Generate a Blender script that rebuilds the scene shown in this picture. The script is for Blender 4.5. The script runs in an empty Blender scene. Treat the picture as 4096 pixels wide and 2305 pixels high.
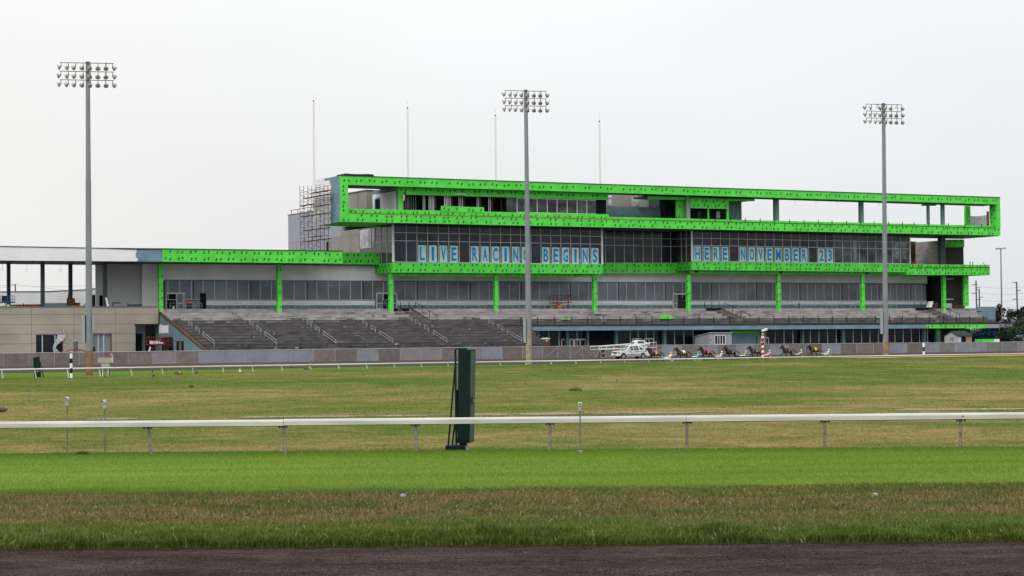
import bpy, bmesh, math, random
import numpy as np
from mathutils import Vector, Matrix
random.seed(7); RNG = np.random.default_rng(11)
S = bpy.context.scene
COL = S.collection

# ------------------------------------------------------------------ camera
W0, H0, FPX = 4096.0, 2305.0, 8000.0        # size of the photograph and its focal length in its pixels
EYE = 2.95
PITCH = math.atan((1372 - 1152.5) / FPX)
ROLL = 0.0105
cp, sp, cr, sr = math.cos(PITCH), math.sin(PITCH), math.cos(ROLL), math.sin(ROLL)
FWD = Vector((0, cp, sp)); UPV = Vector((0, -sp, cp)); RGT = Vector((1, 0, 0))
CX = cr * RGT - sr * UPV
CY = sr * RGT + cr * UPV
cam = bpy.data.objects.new('camera', bpy.data.cameras.new('camera'))
COL.objects.link(cam)
M = Matrix.Identity(4)
for i in range(3):
    M[i][0] = CX[i]; M[i][1] = CY[i]; M[i][2] = -FWD[i]
M[2][3] = EYE
cam.matrix_world = M
cam.data.sensor_width = 36.0
cam.data.lens = 36.0 * FPX / W0
cam.data.clip_start = 0.5
cam.data.clip_end = 9000
S.camera = cam

# ------------------------------------------------------------------ sky and sun (overcast)
SUN_EL, SUN_AZ = math.radians(48), math.radians(200)      # azimuth from +Y clockwise: behind the camera, a little left
w = bpy.data.worlds.new('World'); S.world = w; w.use_nodes = True
nt = w.node_tree; nt.nodes.clear()
def N(t, ty, **k):
    n = t.nodes.new(ty)
    for a, b in k.items(): setattr(n, a, b)
    return n
out = N(nt, 'ShaderNodeOutputWorld'); bg = N(nt, 'ShaderNodeBackground')
sky = N(nt, 'ShaderNodeTexSky', sky_type='NISHITA', sun_disc=False, sun_elevation=SUN_EL, sun_rotation=SUN_AZ)
sky.dust_density = 3.0; sky.air_density = 1.0
tc = N(nt, 'ShaderNodeTexCoord'); sep = N(nt, 'ShaderNodeSeparateXYZ')
nt.links.new(tc.outputs['Generated'], sep.inputs[0])
# cloud sheet: brighter towards the zenith as a real overcast is, faint soft patches, cooler towards the right
ramp = N(nt, 'ShaderNodeMapRange'); ramp.inputs['From Min'].default_value = 0.0; ramp.inputs['From Max'].default_value = 0.9
ramp.inputs['To Min'].default_value = 8.4; ramp.inputs['To Max'].default_value = 19.0
nt.links.new(sep.outputs['Z'], ramp.inputs['Value'])
ns = N(nt, 'ShaderNodeTexNoise'); ns.inputs['Scale'].default_value = 3.2; ns.inputs['Detail'].default_value = 4.0
mp = N(nt, 'ShaderNodeMapping'); mp.inputs['Scale'].default_value = (1, 1, 3.0)
nt.links.new(tc.outputs['Generated'], mp.inputs[0]); nt.links.new(mp.outputs[0], ns.inputs['Vector'])
nr = N(nt, 'ShaderNodeMapRange'); nr.inputs['From Min'].default_value = 0.3; nr.inputs['From Max'].default_value = 0.7
nr.inputs['To Min'].default_value = 0.965; nr.inputs['To Max'].default_value = 1.03
nt.links.new(ns.outputs['Fac'], nr.inputs['Value'])
mul = N(nt, 'ShaderNodeMath', operation='MULTIPLY')
nt.links.new(ramp.outputs[0], mul.inputs[0]); nt.links.new(nr.outputs[0], mul.inputs[1])
hx = N(nt, 'ShaderNodeMapRange'); hx.inputs['From Min'].default_value = -0.28; hx.inputs['From Max'].default_value = 0.28
nt.links.new(sep.outputs['X'], hx.inputs['Value'])
tint = N(nt, 'ShaderNodeMix', data_type='RGBA')
tint.inputs[6].default_value = (1.0, 0.990, 0.974, 1); tint.inputs[7].default_value = (0.93, 0.958, 0.985, 1)
nt.links.new(hx.outputs[0], tint.inputs[0])
cl = N(nt, 'ShaderNodeVectorMath', operation='SCALE')
nt.links.new(tint.outputs[2], cl.inputs[0]); nt.links.new(mul.outputs[0], cl.inputs['Scale'])
mx = N(nt, 'ShaderNodeMix', data_type='RGBA'); mx.inputs[0].default_value = 0.93
nt.links.new(sky.outputs[0], mx.inputs[6]); nt.links.new(cl.outputs[0], mx.inputs[7])
nt.links.new(mx.outputs[2], bg.inputs[0]); bg.inputs[1].default_value = 0.10
nt.links.new(bg.outputs[0], out.inputs[0])
sun = bpy.data.objects.new('sun', bpy.data.lights.new('sun', 'SUN')); COL.objects.link(sun)
sun.data.energy = 1.2; sun.data.angle = math.radians(14); sun.data.color = (1.0, 0.965, 0.92)
sd = Vector((math.sin(SUN_AZ) * math.cos(SUN_EL), math.cos(SUN_AZ) * math.cos(SUN_EL), math.sin(SUN_EL)))
sun.rotation_euler = sd.to_track_quat('Z', 'Y').to_euler()
S.view_settings.view_transform = 'Standard'; S.view_settings.look = 'None'
S.view_settings.exposure = 0.0; S.view_settings.gamma = 1.0
S.view_settings.use_curve_mapping = False
try:
    S.cycles.max_bounces = 6; S.cycles.use_denoising = True
except Exception: pass

# ------------------------------------------------------------------ geometry of the site
def ray(px, py):
    px = float(px); py = float(py)
    return FWD + (px - W0 / 2) / FPX * CX + (H0 / 2 - py) / FPX * CY
def at(px, py, Y):                      # point on the sight line at depth Y
    Y = float(Y); d = ray(px, py); t = Y / d.y
    return Vector((d.x * t, Y, EYE + d.z * t))
def on_ground(px, py, z=0.0):
    d = ray(px, py); t = (z - EYE) / d.z
    return Vector((d.x * t, d.y * t, z))
ANG = math.atan(FPX / (16500 - 2048.0))     # direction of the grandstand front
UD = Vector((math.cos(ANG), math.sin(ANG), 0)); VD = Vector((-math.sin(ANG), math.cos(ANG), 0))
D0 = 363.0
ORG = Vector(((1364 - 2048) / FPX * D0, D0, 0))
def WP(u, v, z): return ORG + float(u) * UD + float(v) * VD + Vector((0, 0, float(z)))
def UZ(px, py, v):
    d = ray(px, py)
    o = Vector((0, 0, EYE)) - ORG
    t = (v - o.dot(VD)) / d.dot(VD)
    q = o + d * t
    return q.dot(UD), q.z
def U(px, v, py=1150): return UZ(px, py, v)[0]
def Z(px, py, v): return UZ(px, py, v)[1]
def vline(px, Y):                       # v of the ground point at depth Y seen in column px (at the horizon)
    return (Vector(((px - 2048) / FPX * Y, Y, 0)) - ORG).dot(VD)

# ------------------------------------------------------------------ materials
MATS = {}
def mat(name, c, rough=0.75, var=0.10, scale=1.5, c2=None, metal=0.0, bump=0.0, bscale=20.0, spec=0.35, stretch=None, detail=5.0, lo=0.35, hi=0.65):
    if name in MATS: return MATS[name]
    m = bpy.data.materials.new(name); m.use_nodes = True
    t = m.node_tree; p = t.nodes['Principled BSDF']
    p.inputs['Roughness'].default_value = rough; p.inputs['Metallic'].default_value = metal
    p.inputs['Specular IOR Level'].default_value = spec
    g = N(t, 'ShaderNodeNewGeometry')
    vec = g.outputs['Position']
    if stretch:
        mm = N(t, 'ShaderNodeMapping'); mm.inputs['Scale'].default_value = stretch
        t.links.new(vec, mm.inputs[0]); vec = mm.outputs[0]
    n1 = N(t, 'ShaderNodeTexNoise'); n1.inputs['Scale'].default_value = scale; n1.inputs['Detail'].default_value = detail
    t.links.new(vec, n1.inputs['Vector'])
    r = N(t, 'ShaderNodeMapRange'); r.inputs['From Min'].default_value = lo; r.inputs['From Max'].default_value = hi
    t.links.new(n1.outputs['Fac'], r.inputs['Value'])
    mixn = N(t, 'ShaderNodeMix', data_type='RGBA')
    a = tuple(max(0, x * (1 - var)) for x in c[:3]); b = tuple(min(1, x * (1 + var)) for x in c[:3])
    if c2: a, b = c, c2
    mixn.inputs[6].default_value = (*a, 1); mixn.inputs[7].default_value = (*b, 1)
    t.links.new(r.outputs[0], mixn.inputs[0]); t.links.new(mixn.outputs[2], p.inputs['Base Color'])
    if bump:
        n2 = N(t, 'ShaderNodeTexNoise'); n2.inputs['Scale'].default_value = bscale; n2.inputs['Detail'].default_value = 4
        t.links.new(g.outputs['Position'], n2.inputs['Vector'])
        bp = N(t, 'ShaderNodeBump'); bp.inputs['Strength'].default_value = bump; bp.inputs['Distance'].default_value = 0.05
        t.links.new(n2.outputs['Fac'], bp.inputs['Height']); t.links.new(bp.outputs[0], p.inputs['Normal'])
    MATS[name] = m
    return m
GREEN = mat('green_sheathing', (0.090, 0.655, 0.062), 0.65, 0.13, 0.5)
GREENM = mat('printed_mark', (0.018, 0.095, 0.024), 0.7, 0.45, 2.0)
GREEN_SIDE = GREEN
WHITE = mat('white_board', (0.79, 0.79, 0.80), 0.75, 0.05, 0.3)
GREYW = mat('grey_board', (0.52, 0.52, 0.53), 0.8, 0.09, 0.25)
PALEW = mat('pale_board', (0.76, 0.75, 0.76), 0.8, 0.09, 0.25)
BLUEB = mat('blue_membrane', (0.145, 0.245, 0.300), 0.7, 0.12, 0.4)
TEAL = mat('teal_membrane', (0.135, 0.225, 0.240), 0.7, 0.12, 0.3)
BLUETRIM = mat('blue_tape', (0.06, 0.16, 0.34), 0.6, 0.2, 0.4)
BEIGE = mat('beige_panel', (0.335, 0.300, 0.245), 0.85, 0.13, 0.16, stretch=(1, 1, 2))
BEIGE2 = mat('tan_panel', (0.270, 0.255, 0.235), 0.85, 0.10, 0.2)
JOINT = mat('panel_joint', (0.16, 0.15, 0.13), 0.9)
GREYP = mat('blue_grey_panel', (0.30, 0.32, 0.37), 0.7, 0.06, 0.2)
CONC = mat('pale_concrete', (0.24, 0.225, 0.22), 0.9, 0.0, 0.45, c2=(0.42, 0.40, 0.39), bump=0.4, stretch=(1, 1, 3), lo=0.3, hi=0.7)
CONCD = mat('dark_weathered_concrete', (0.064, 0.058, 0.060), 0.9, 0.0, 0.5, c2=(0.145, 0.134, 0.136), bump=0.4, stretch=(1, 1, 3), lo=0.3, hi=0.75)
CONCM = mat('mid_concrete', (0.11, 0.10, 0.10), 0.9, 0.3, 0.6, stretch=(1, 1, 3))
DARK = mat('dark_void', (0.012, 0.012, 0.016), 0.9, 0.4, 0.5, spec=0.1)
DTEAL = mat('dark_teal_steel', (0.040, 0.060, 0.075), 0.6, 0.2, 0.5)
STEEL = mat('galvanised_steel', (0.42, 0.43, 0.45), 0.45, 0.08, 3.0, metal=0.35)
BLACK = mat('black_steel', (0.018, 0.016, 0.018), 0.6, 0.3, 2.0)
RUST = mat('rusted_steel', (0.085, 0.035, 0.022), 0.85, 0.35, 2.0)
RED = mat('red_paint', (0.42, 0.030, 0.025), 0.5, 0.15, 2.0)
REDK = mat('dull_red_paint', (0.17, 0.024, 0.022), 0.6, 0.25, 2.0)
ORANGE = mat('orange_paint', (0.75, 0.13, 0.03), 0.5, 0.1, 2.0)
MULL = mat('aluminium_mullion', (0.62, 0.62, 0.63), 0.45, 0.05, 2.0)
WPAINT = mat('white_paint', (0.78, 0.78, 0.76), 0.45, 0.05, 1.2)
WOOD = mat('raw_timber', (0.30, 0.17, 0.075), 0.8, 0.25, 1.2)
BROWNW = mat('brown_timber', (0.10, 0.042, 0.022), 0.8, 0.3, 1.0)
SCAFF = mat('scaffold_tube', (0.085, 0.065, 0.065), 0.5, 0.2, 2.0)
GREENP = mat('dark_green_paint', (0.0028, 0.0165, 0.0170), 0.65, 0.2, 6.0, spec=0.14)
GREENP2 = mat('lit_side_green', (0.024, 0.060, 0.050), 0.55, 0.12, 6.0, spec=0.3)  # lighter copy of dark_green_paint; cabinet side's light put into the colour
YELLOW = mat('yellow_paint', (0.70, 0.45, 0.04), 0.5)
BLUEP = mat('blue_paint', (0.02, 0.11, 0.36), 0.5, 0.2, 1.0)
GOLD = mat('gold_ball', (0.42, 0.24, 0.08), 0.4, 0.15, 8.0)
RUBBER = mat('rubber', (0.02, 0.02, 0.02), 0.8)
PLASTIC = mat('plastic_sheet', (0.42, 0.42, 0.45), 0.25, 0.3, 0.8, spec=0.6)
BRICK = mat('shade_dark_block', (0.036, 0.031, 0.030), 0.9, 0.15, 0.9, stretch=(1, 1, 4))  # darker copy of tower_block, the tower front's shade put into the colour
def glass(name, c, rough, spec, var=0.5, scale=0.25, stretch=(1, 1, 1.6)):
    return mat(name, c, rough, var, scale, spec=spec, stretch=stretch, bump=.10, bscale=.55)
GL_DARK = glass('curtain_glass', (0.017, 0.022, 0.033), 0.12, 0.28, 0.6)  # colour noise imitates patchy reflections in the panes
GL_RET = glass('side_glass', (0.06, 0.065, 0.07), 0.12, 0.40)
GL_LIGHTER = glass('lighter_glass', (0.050, 0.058, 0.070), 0.12, 0.30, 0.7, .35)  # lighter copy of curtain_glass; a brighter interior put into its colour
GL_FILM = glass('filmed_glass', (0.155, 0.172, 0.210), 0.30, 0.45, 0.34, 0.12)
GL_SHOP = glass('storefront_glass', (0.010, 0.014, 0.020), 0.15, 0.22)

# ------------------------------------------------------------------ mesh helper
def wloc(o):
    v = Vector((0, 0, 0))
    while o is not None:
        v += o.location; o = o.parent
    return v
class MB:
    def __init__(s, xf=None): s.v = []; s.f = []; s.m = []; s.xf = xf; s.mi = 0
    def _add(s, pts):
        b = len(s.v)
        for p in pts: s.v.append(tuple(s.xf(*p)) if s.xf else tuple(p))
        return b
    def face(s, pts, mi=None):
        b = s._add(pts); s.f.append(tuple(range(b, b + len(pts)))); s.m.append(s.mi if mi is None else mi)
    def prism(s, a, bpts, mi=None):           # two matching rings
        n = len(a); b0 = s._add(a); b1 = s._add(bpts); mi = s.mi if mi is None else mi
        s.f.append(tuple(range(b0, b0 + n))); s.f.append(tuple(reversed(range(b1, b1 + n))))
        for i in range(n):
            j = (i + 1) % n
            s.f.append((b0 + j, b0 + i, b1 + i, b1 + j))
        s.m += [mi] * (n + 2)
        return s
    def box(s, x0, x1, y0, y1, z0, z1, mi=None):
        return s.prism([(x0, y0, z0), (x1, y0, z0), (x1, y0, z1), (x0, y0, z1)], [(x0, y1, z0), (x1, y1, z0), (x1, y1, z1), (x0, y1, z1)], mi)
    def tube(s, p, q, r, n=8, r2=None, mi=None):
        p = Vector(s.xf(*p)) if s.xf else Vector(p); q = Vector(s.xf(*q)) if s.xf else Vector(q)
        xf, s.xf = s.xf, None
        d = (q - p).normalized(); a = d.orthogonal().normalized(); b = d.cross(a); r2 = r if r2 is None else r2
        A = [p + (a * math.cos(k * 2 * math.pi / n) + b * math.sin(k * 2 * math.pi / n)) * r for k in range(n)]
        B = [q + (a * math.cos(k * 2 * math.pi / n) + b * math.sin(k * 2 * math.pi / n)) * r2 for k in range(n)]
        s.prism(A, B, mi); s.xf = xf
        return s
    def lathe(s, c, prof, n=16, mi=None, axis='z'):
        c = Vector(c); b = len(s.v); mi = s.mi if mi is None else mi
        for (r, h) in prof:
            for k in range(n):
                t = k * 2 * math.pi / n
                if axis == 'z': p = c + Vector((r * math.cos(t), r * math.sin(t), h))
                elif axis == 'x': p = c + Vector((h, r * math.cos(t), r * math.sin(t)))
                else: p = c + Vector((r * math.cos(t), h, r * math.sin(t)))
                s.v.append(tuple(s.xf(*p)) if s.xf else tuple(p))
        for i in range(len(prof) - 1):
            for k in range(n):
                j = (k + 1) % n
                s.f.append((b + i * n + k, b + i * n + j, b + (i + 1) * n + j, b + (i + 1) * n + k)); s.m.append(mi)
        s.f.append(tuple(b + k for k in reversed(range(n)))); s.m.append(mi)
        e = b + (len(prof) - 1) * n
        s.f.append(tuple(e + k for k in range(n))); s.m.append(mi)
        return s
    def build(s, name, mats, parent=None, world=True, smooth=False, bevel=0.0, fix=True):
        if not isinstance(mats, (list, tuple)): mats = [mats]
        me = bpy.data.meshes.new(name)
        off = wloc(parent) if (parent is not None and world) else Vector((0, 0, 0))
        if parent is None and world and s.v:
            zs = min(p[2] for p in s.v)
            off = Vector((sum(p[0] for p in s.v) / len(s.v), sum(p[1] for p in s.v) / len(s.v), zs))
        me.from_pydata([(p[0] - off.x, p[1] - off.y, p[2] - off.z) for p in s.v], [], s.f)
        for m in mats: me.materials.append(m)
        me.polygons.foreach_set('material_index', s.m)
        if fix:
            bm = bmesh.new(); bm.from_mesh(me); bmesh.ops.recalc_face_normals(bm, faces=bm.faces); bm.to_mesh(me); bm.free()
        if smooth:
            me.polygons.foreach_set('use_smooth', [True] * len(me.polygons))
            try: me.set_sharp_from_angle(angle=math.radians(40))
            except Exception: pass
        o = bpy.data.objects.new(name, me); COL.objects.link(o)
        if parent is not None: o.parent = parent
        elif world: o.location = off
        if bevel:
            b = o.modifiers.new('bevel', 'BEVEL'); b.width = bevel; b.segments = 2; b.limit_method = 'ANGLE'
        return o
def tag(o, label=None, cat=None, group=None, kind=None):
    if label: o['label'] = label
    if cat: o['category'] = cat
    if group: o['group'] = group
    if kind: o['kind'] = kind
    return o
def thing(name, label, cat, loc=(0, 0, 0), rz=0.0, group=None):
    o = bpy.data.objects.new(name, None); COL.objects.link(o); o.empty_display_size = 0.5
    o.location = loc; o.rotation_euler = (0, 0, rz)
    return tag(o, label, cat, group)
def copy_tree(o, parent=None):
    c = o.copy(); COL.objects.link(c)
    if parent is not None: c.parent = parent
    for ch in list(o.children): copy_tree(ch, c)
    return c
def structure(o): o['kind'] = 'structure'; return o
FAC = WP
def fmb(): return MB(FAC)
# a strip of facade given by its left and right ends in the photograph; front at v0, back at v1
def strip(mb, x0, t0, b0, x1, t1, b1, v0, v1, mi=None):
    u0, zt0 = UZ(x0, t0, v0); _, zb0 = UZ(x0, b0, v0)
    u1, zt1 = UZ(x1, t1, v0); _, zb1 = UZ(x1, b1, v0)
    mb.prism([(u0, v0, zb0), (u1, v0, zb1), (u1, v0, zt1), (u0, v0, zt0)], [(u0, v1, zb0), (u1, v1, zb1), (u1, v1, zt1), (u0, v1, zt0)], mi)
    return (u0, zb0, zt0, u1, zb1, zt1)
def marks(mb, c, v, mi=1, period=2.6, row=1.12, dens=1.0, sz=0.335):
    u0, zb0, zt0, u1, zb1, zt1 = c
    h = min(zt0 - zb0, zt1 - zb1)
    nrow = max(1, int(round(h / row))); e = 0.012
    for r in range(nrow):
        f = (r + 0.5) / nrow
        u = u0 + 0.5 + (r % 2) * period * 0.27 + random.uniform(0, .4); k = r
        while u < u1 - 0.45:
            fr = (u - u0) / (u1 - u0)
            zb = zb0 + (zb1 - zb0) * fr; zt = zt0 + (zt1 - zt0) * fr
            z = zb + (zt - zb) * f + random.uniform(-.10, .10)
            z = min(max(z + random.uniform(-.08, .08), zb + sz * 1.05), zt - sz * 1.05)
            if random.random() < dens * .93 and zt - zb > sz * 2:
                sgn = 1 if k % 2 == 0 else -1
                a, b = sz * 1.0, sz * 1.0
                # the printed emblem: a slanted block cut by a light notch, and a thin bar beside it
                def P(x, y): return (u + sgn * x, v - e, z + sgn * y)
                mb.face([P(.02, -.95 * b), P(.62 * a, .05 * b), P(.10 * a, .95 * b), P(-.42 * a, .0)], mi)
                mb.face([P(-.86 * a, -.10 * b), P(-.30 * a, -.92 * b), P(-.20 * a, -.80 * b), P(-.74 * a, .02 * b)], mi)
            u += period * (0.36 if k % 2 == 0 else 0.64) * random.uniform(.9, 1.1) * (1.0 if nrow > 1 else 1.0); k += 1
def side_marks(mb, u, v0, v1, z0, z1, mi=1, sz=0.33):
    z = z0 + .5; r = 0
    while z < z1 - .3:
        v = v0 + .5 + (r % 2) * .7
        while v < v1 - .3:
            e = .012
            mb.face([(u - e, v, z - sz), (u - e, v - .25, z + .05), (u - e, v - .05, z + sz), (u - e, v + .2, z)], mi)
            v += 1.5
        z += .85; r += 1
# ------------------------------------------------------------------ value noise for scattering
def vnoise(x, y, s, seed=0):
    r = np.random.default_rng(seed); g = r.random((256, 256))
    x = np.asarray(x) / s; y = np.asarray(y) / s
    xi = np.floor(x).astype(int); yi = np.floor(y).astype(int); fx = x - xi; fy = y - yi
    fx = fx * fx * (3 - 2 * fx); fy = fy * fy * (3 - 2 * fy)
    a = g[xi % 256, yi % 256]; b = g[(xi + 1) % 256, yi % 256]; c = g[xi % 256, (yi + 1) % 256]; d = g[(xi + 1) % 256, (yi + 1) % 256]
    return (a * (1 - fx) + b * fx) * (1 - fy) + (c * (1 - fx) + d * fx) * fy
def fbm(x, y, s, seed=0):
    return (vnoise(x, y, s, seed) + .5 * vnoise(x, y, s / 2, seed + 1) + .25 * vnoise(x, y, s / 4, seed + 2)) / 1.75
def smooth(a, b, x):
    t = np.clip((np.asarray(x, float) - a) / (b - a), 0, 1); return t * t * (3 - 2 * t)
def sheet(name, X, Y, Zz, m, kind='structure', sm=True):
    nr_, nc = X.shape
    v = np.stack([X, Y, Zz], -1).reshape(-1, 3)
    idx = np.arange(nr_ * nc).reshape(nr_, nc)
    f = np.stack([idx[:-1, :-1], idx[:-1, 1:], idx[1:, 1:], idx[1:, :-1]], -1).reshape(-1, 4)
    me = bpy.data.meshes.new(name); me.from_pydata(v.tolist(), [], f.tolist()); me.materials.append(m)
    if sm: me.polygons.foreach_set('use_smooth', [True] * len(me.polygons))
    o = bpy.data.objects.new(name, me); COL.objects.link(o)
    if kind: o['kind'] = kind
    return o
V_RAIL = vline(8, 193.0)             # far rail line, parallel to the grandstand
V_TURF = V_RAIL + 47.0               # far edge of the turf course, then the dirt track
V_FENCE = vline(118, 314.0)
def track_z(p): return -.02 + .14 * ((Vector((p[0], p[1], 0)) - ORG).dot(VD) - V_TURF) / (V_FENCE + .5 - V_TURF)
def rail_Y(px): # depth at which column px meets the far rail line
    k = Vector(((px - 2048) / FPX, 1, 0)); return (V_RAIL + ORG.dot(VD)) / k.dot(VD)
def mound(px, Y):
    zc = np.interp(px, [-3000, 300, 700, 1300, 2100, 2600, 3000, 3500, 4100, 7000], [0, 0.0, 0.12, .36, .48, .62, .68, .76, .74, .5])
    yr = rail_Yv(px)
    f = smooth(0.45, 0.93, Y / yr); b = 1 - smooth(1.0, 1.10, Y / yr)
    return zc * f * b
def rail_Yv(px):
    kx = (np.asarray(px, float) - 2048) / FPX
    return (V_RAIL + ORG.dot(VD)) / (kx * VD.x + VD.y)
# materials of the ground
def dryness(x, y):
    x = np.asarray(x, float); y = np.asarray(y, float)
    f = .42 * fbm(x * .55 + 40, y * .42, 9.0, 300) + .33 * fbm(x * .8, y * .8, 3.2, 310) + .25 * fbm(x, y, 1.4, 320)
    track = .10 * np.exp(-((y - 84) / 5.0) ** 2)                    # worn ground beside the gravel path
    return np.clip((f - .5) * 2.7 + .50 + track + .20 * (1 - smooth(58, 84, y)) - .26 * smooth(105, 190, y), 0, 1)
D_STOPS = np.array([0, .22, .42, .62, .82, 1.0])
D_COLS = np.array([(.066, .104, .020), (.086, .118, .026), (.108, .126, .033), (.138, .136, .043), (.178, .148, .058), (.222, .172, .075)])
def dry_col(d): return np.stack([np.interp(d, D_STOPS, D_COLS[:, i]) for i in range(3)], -1)
def infield_mat():
    m = bpy.data.materials.new('infield_grass_cover'); m.use_nodes = True; t = m.node_tree; p = t.nodes['Principled BSDF']
    p.inputs['Roughness'].default_value = 1; p.inputs['Specular IOR Level'].default_value = 0
    a = N(t, 'ShaderNodeAttribute', attribute_name='dry'); g = N(t, 'ShaderNodeNewGeometry')
    n1 = N(t, 'ShaderNodeTexNoise'); n1.inputs['Scale'].default_value = .9; n1.inputs['Detail'].default_value = 6; t.links.new(g.outputs['Position'], n1.inputs['Vector'])
    r1 = N(t, 'ShaderNodeMapRange'); r1.inputs['From Min'].default_value = .3; r1.inputs['From Max'].default_value = .7; r1.inputs['To Min'].default_value = -.28; r1.inputs['To Max'].default_value = .28
    t.links.new(n1.outputs['Fac'], r1.inputs['Value']); ad = N(t, 'ShaderNodeMath', operation='ADD'); t.links.new(a.outputs['Fac'], ad.inputs[0]); t.links.new(r1.outputs[0], ad.inputs[1])
    r = N(t, 'ShaderNodeValToRGB'); e = r.color_ramp.elements; e[0].position = 0; e[0].color = (*D_COLS[0], 1); e[1].position = 1; e[1].color = (*D_COLS[-1], 1)
    for q, c in zip(D_STOPS[1:-1], D_COLS[1:-1]): k = e.new(q); k.color = (*c, 1)
    t.links.new(ad.outputs[0], r.inputs[0])
    f = N(t, 'ShaderNodeTexNoise'); f.inputs['Scale'].default_value = 5; f.inputs['Detail'].default_value = 5; t.links.new(g.outputs['Position'], f.inputs['Vector'])
    fr = N(t, 'ShaderNodeMapRange'); fr.inputs['From Min'].default_value = .3; fr.inputs['From Max'].default_value = .7; fr.inputs['To Min'].default_value = .65; fr.inputs['To Max'].default_value = 1.35; t.links.new(f.outputs['Fac'], fr.inputs['Value'])
    sc = N(t, 'ShaderNodeVectorMath', operation='SCALE'); t.links.new(r.outputs[0], sc.inputs[0]); t.links.new(fr.outputs[0], sc.inputs['Scale']); t.links.new(sc.outputs[0], p.inputs['Base Color'])
    return m
def infield_z(X, Y, P): return mound(P, Y) + .05 * (fbm(X, Y, 6.0, 21) - .5) * smooth(60, 90, Y) + .02 * fbm(X, Y, 1.5, 30)
def ground_mat(name, stops, s1, s2, st=(1, 1, 1), rough=0.95, fine=30.0, fineamt=0.35, bump=0.5, ybias=None):
    m = bpy.data.materials.new(name); m.use_nodes = True; t = m.node_tree; p = t.nodes['Principled BSDF']
    p.inputs['Roughness'].default_value = rough; p.inputs['Specular IOR Level'].default_value = 0.0
    g = N(t, 'ShaderNodeNewGeometry'); mm = N(t, 'ShaderNodeMapping'); mm.inputs['Scale'].default_value = st
    t.links.new(g.outputs['Position'], mm.inputs[0])
    a = N(t, 'ShaderNodeTexNoise'); a.inputs['Scale'].default_value = s1; a.inputs['Detail'].default_value = 6; a.inputs['Roughness'].default_value = .62
    b = N(t, 'ShaderNodeTexNoise'); b.inputs['Scale'].default_value = s2; b.inputs['Detail'].default_value = 5; b.inputs['Roughness'].default_value = .65
    t.links.new(mm.outputs[0], a.inputs['Vector']); t.links.new(mm.outputs[0], b.inputs['Vector'])
    add = N(t, 'ShaderNodeMix', data_type='FLOAT'); add.inputs[0].default_value = .45
    t.links.new(a.outputs['Fac'], add.inputs[2]); t.links.new(b.outputs['Fac'], add.inputs[3])
    r = N(t, 'ShaderNodeValToRGB'); e = r.color_ramp.elements
    e[0].position, e[0].color = stops[0][0], (*stops[0][1], 1); e[1].position, e[1].color = stops[-1][0], (*stops[-1][1], 1)
    for q, c in stops[1:-1]:
        k = e.new(q); k.color = (*c, 1)
    fac = add.outputs[0]
    if ybias:
        sy = N(t, 'ShaderNodeSeparateXYZ'); t.links.new(g.outputs['Position'], sy.inputs[0])
        yb = N(t, 'ShaderNodeMapRange'); yb.inputs['From Min'].default_value = ybias[0]; yb.inputs['From Max'].default_value = ybias[1]
        yb.inputs['To Min'].default_value = ybias[2]; yb.inputs['To Max'].default_value = ybias[3]
        t.links.new(sy.outputs['Y'], yb.inputs['Value']); ad2 = N(t, 'ShaderNodeMath', operation='ADD')
        t.links.new(fac, ad2.inputs[0]); t.links.new(yb.outputs[0], ad2.inputs[1]); fac = ad2.outputs[0]
    t.links.new(fac, r.inputs[0])
    f = N(t, 'ShaderNodeTexNoise'); f.inputs['Scale'].default_value = fine; f.inputs['Detail'].default_value = 4
    t.links.new(g.outputs['Position'], f.inputs['Vector'])
    fr = N(t, 'ShaderNodeMapRange'); fr.inputs['From Min'].default_value = .3; fr.inputs['From Max'].default_value = .7
    fr.inputs['To Min'].default_value = 1 - fineamt; fr.inputs['To Max'].default_value = 1 + fineamt
    t.links.new(f.outputs['Fac'], fr.inputs['Value'])
    sc = N(t, 'ShaderNodeVectorMath', operation='SCALE'); t.links.new(r.outputs[0], sc.inputs[0]); t.links.new(fr.outputs[0], sc.inputs['Scale'])
    t.links.new(sc.outputs[0], p.inputs['Base Color'])
    if bump:
        bp = N(t, 'ShaderNodeBump'); bp.inputs['Strength'].default_value = bump; bp.inputs['Distance'].default_value = 0.06
        t.links.new(f.outputs['Fac'], bp.inputs['Height']); t.links.new(bp.outputs[0], p.inputs['Normal'])
    return m
G_OLIVE = (0.090, 0.120, 0.027); G_GREEN = (0.062, 0.118, 0.021); G_DRY = (0.180, 0.145, 0.055); G_DRY2 = (0.225, 0.170, 0.070)
M_INF = infield_mat()
M_FARM = ground_mat('rough_ground', [(.3, (.12, .12, .06)), (.5, (.09, .11, .05)), (.7, (.14, .13, .10))], .01, .1)
M_TURF = ground_mat('turf_course_grass', [(.3, (.078, .138, .020)), (.7, (.098, .165, .026))], .1, .7, fine=3.0, fineamt=.12, bump=.3)
M_MOWN = ground_mat('mown_grass_base', [(.3, (.075, .130, .015)), (.7, (.100, .165, .022))], .25, 1.5, fine=14.0, fineamt=.35)
M_BANK = ground_mat('bank_thatch', [(.3, (.050, .036, .018)), (.5, (.038, .034, .014)), (.7, (.028, .030, .011))], .4, 2.0, fine=20.0, fineamt=.4)
M_DIRT = ground_mat('limestone_dirt', [(.36, (.0290, .0212, .0182)), (.5, (.0560, .0430, .0380)), (.64, (.088, .0690, .0620))], .8, 7.0, (.5, 1.4, 1), fine=34.0, fineamt=.75, bump=1.0)
M_FTRK = ground_mat('far_track_dirt', [(.3, (.055, .048, .048)), (.7, (.080, .071, .072))], .05, .4, fine=3.0, fineamt=.15, bump=.2)
M_APRON = ground_mat('apron_asphalt', [(.3, (.11, .105, .10)), (.7, (.17, .165, .16))], .05, .4, fine=3.0, fineamt=.2, bump=.2)
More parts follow.
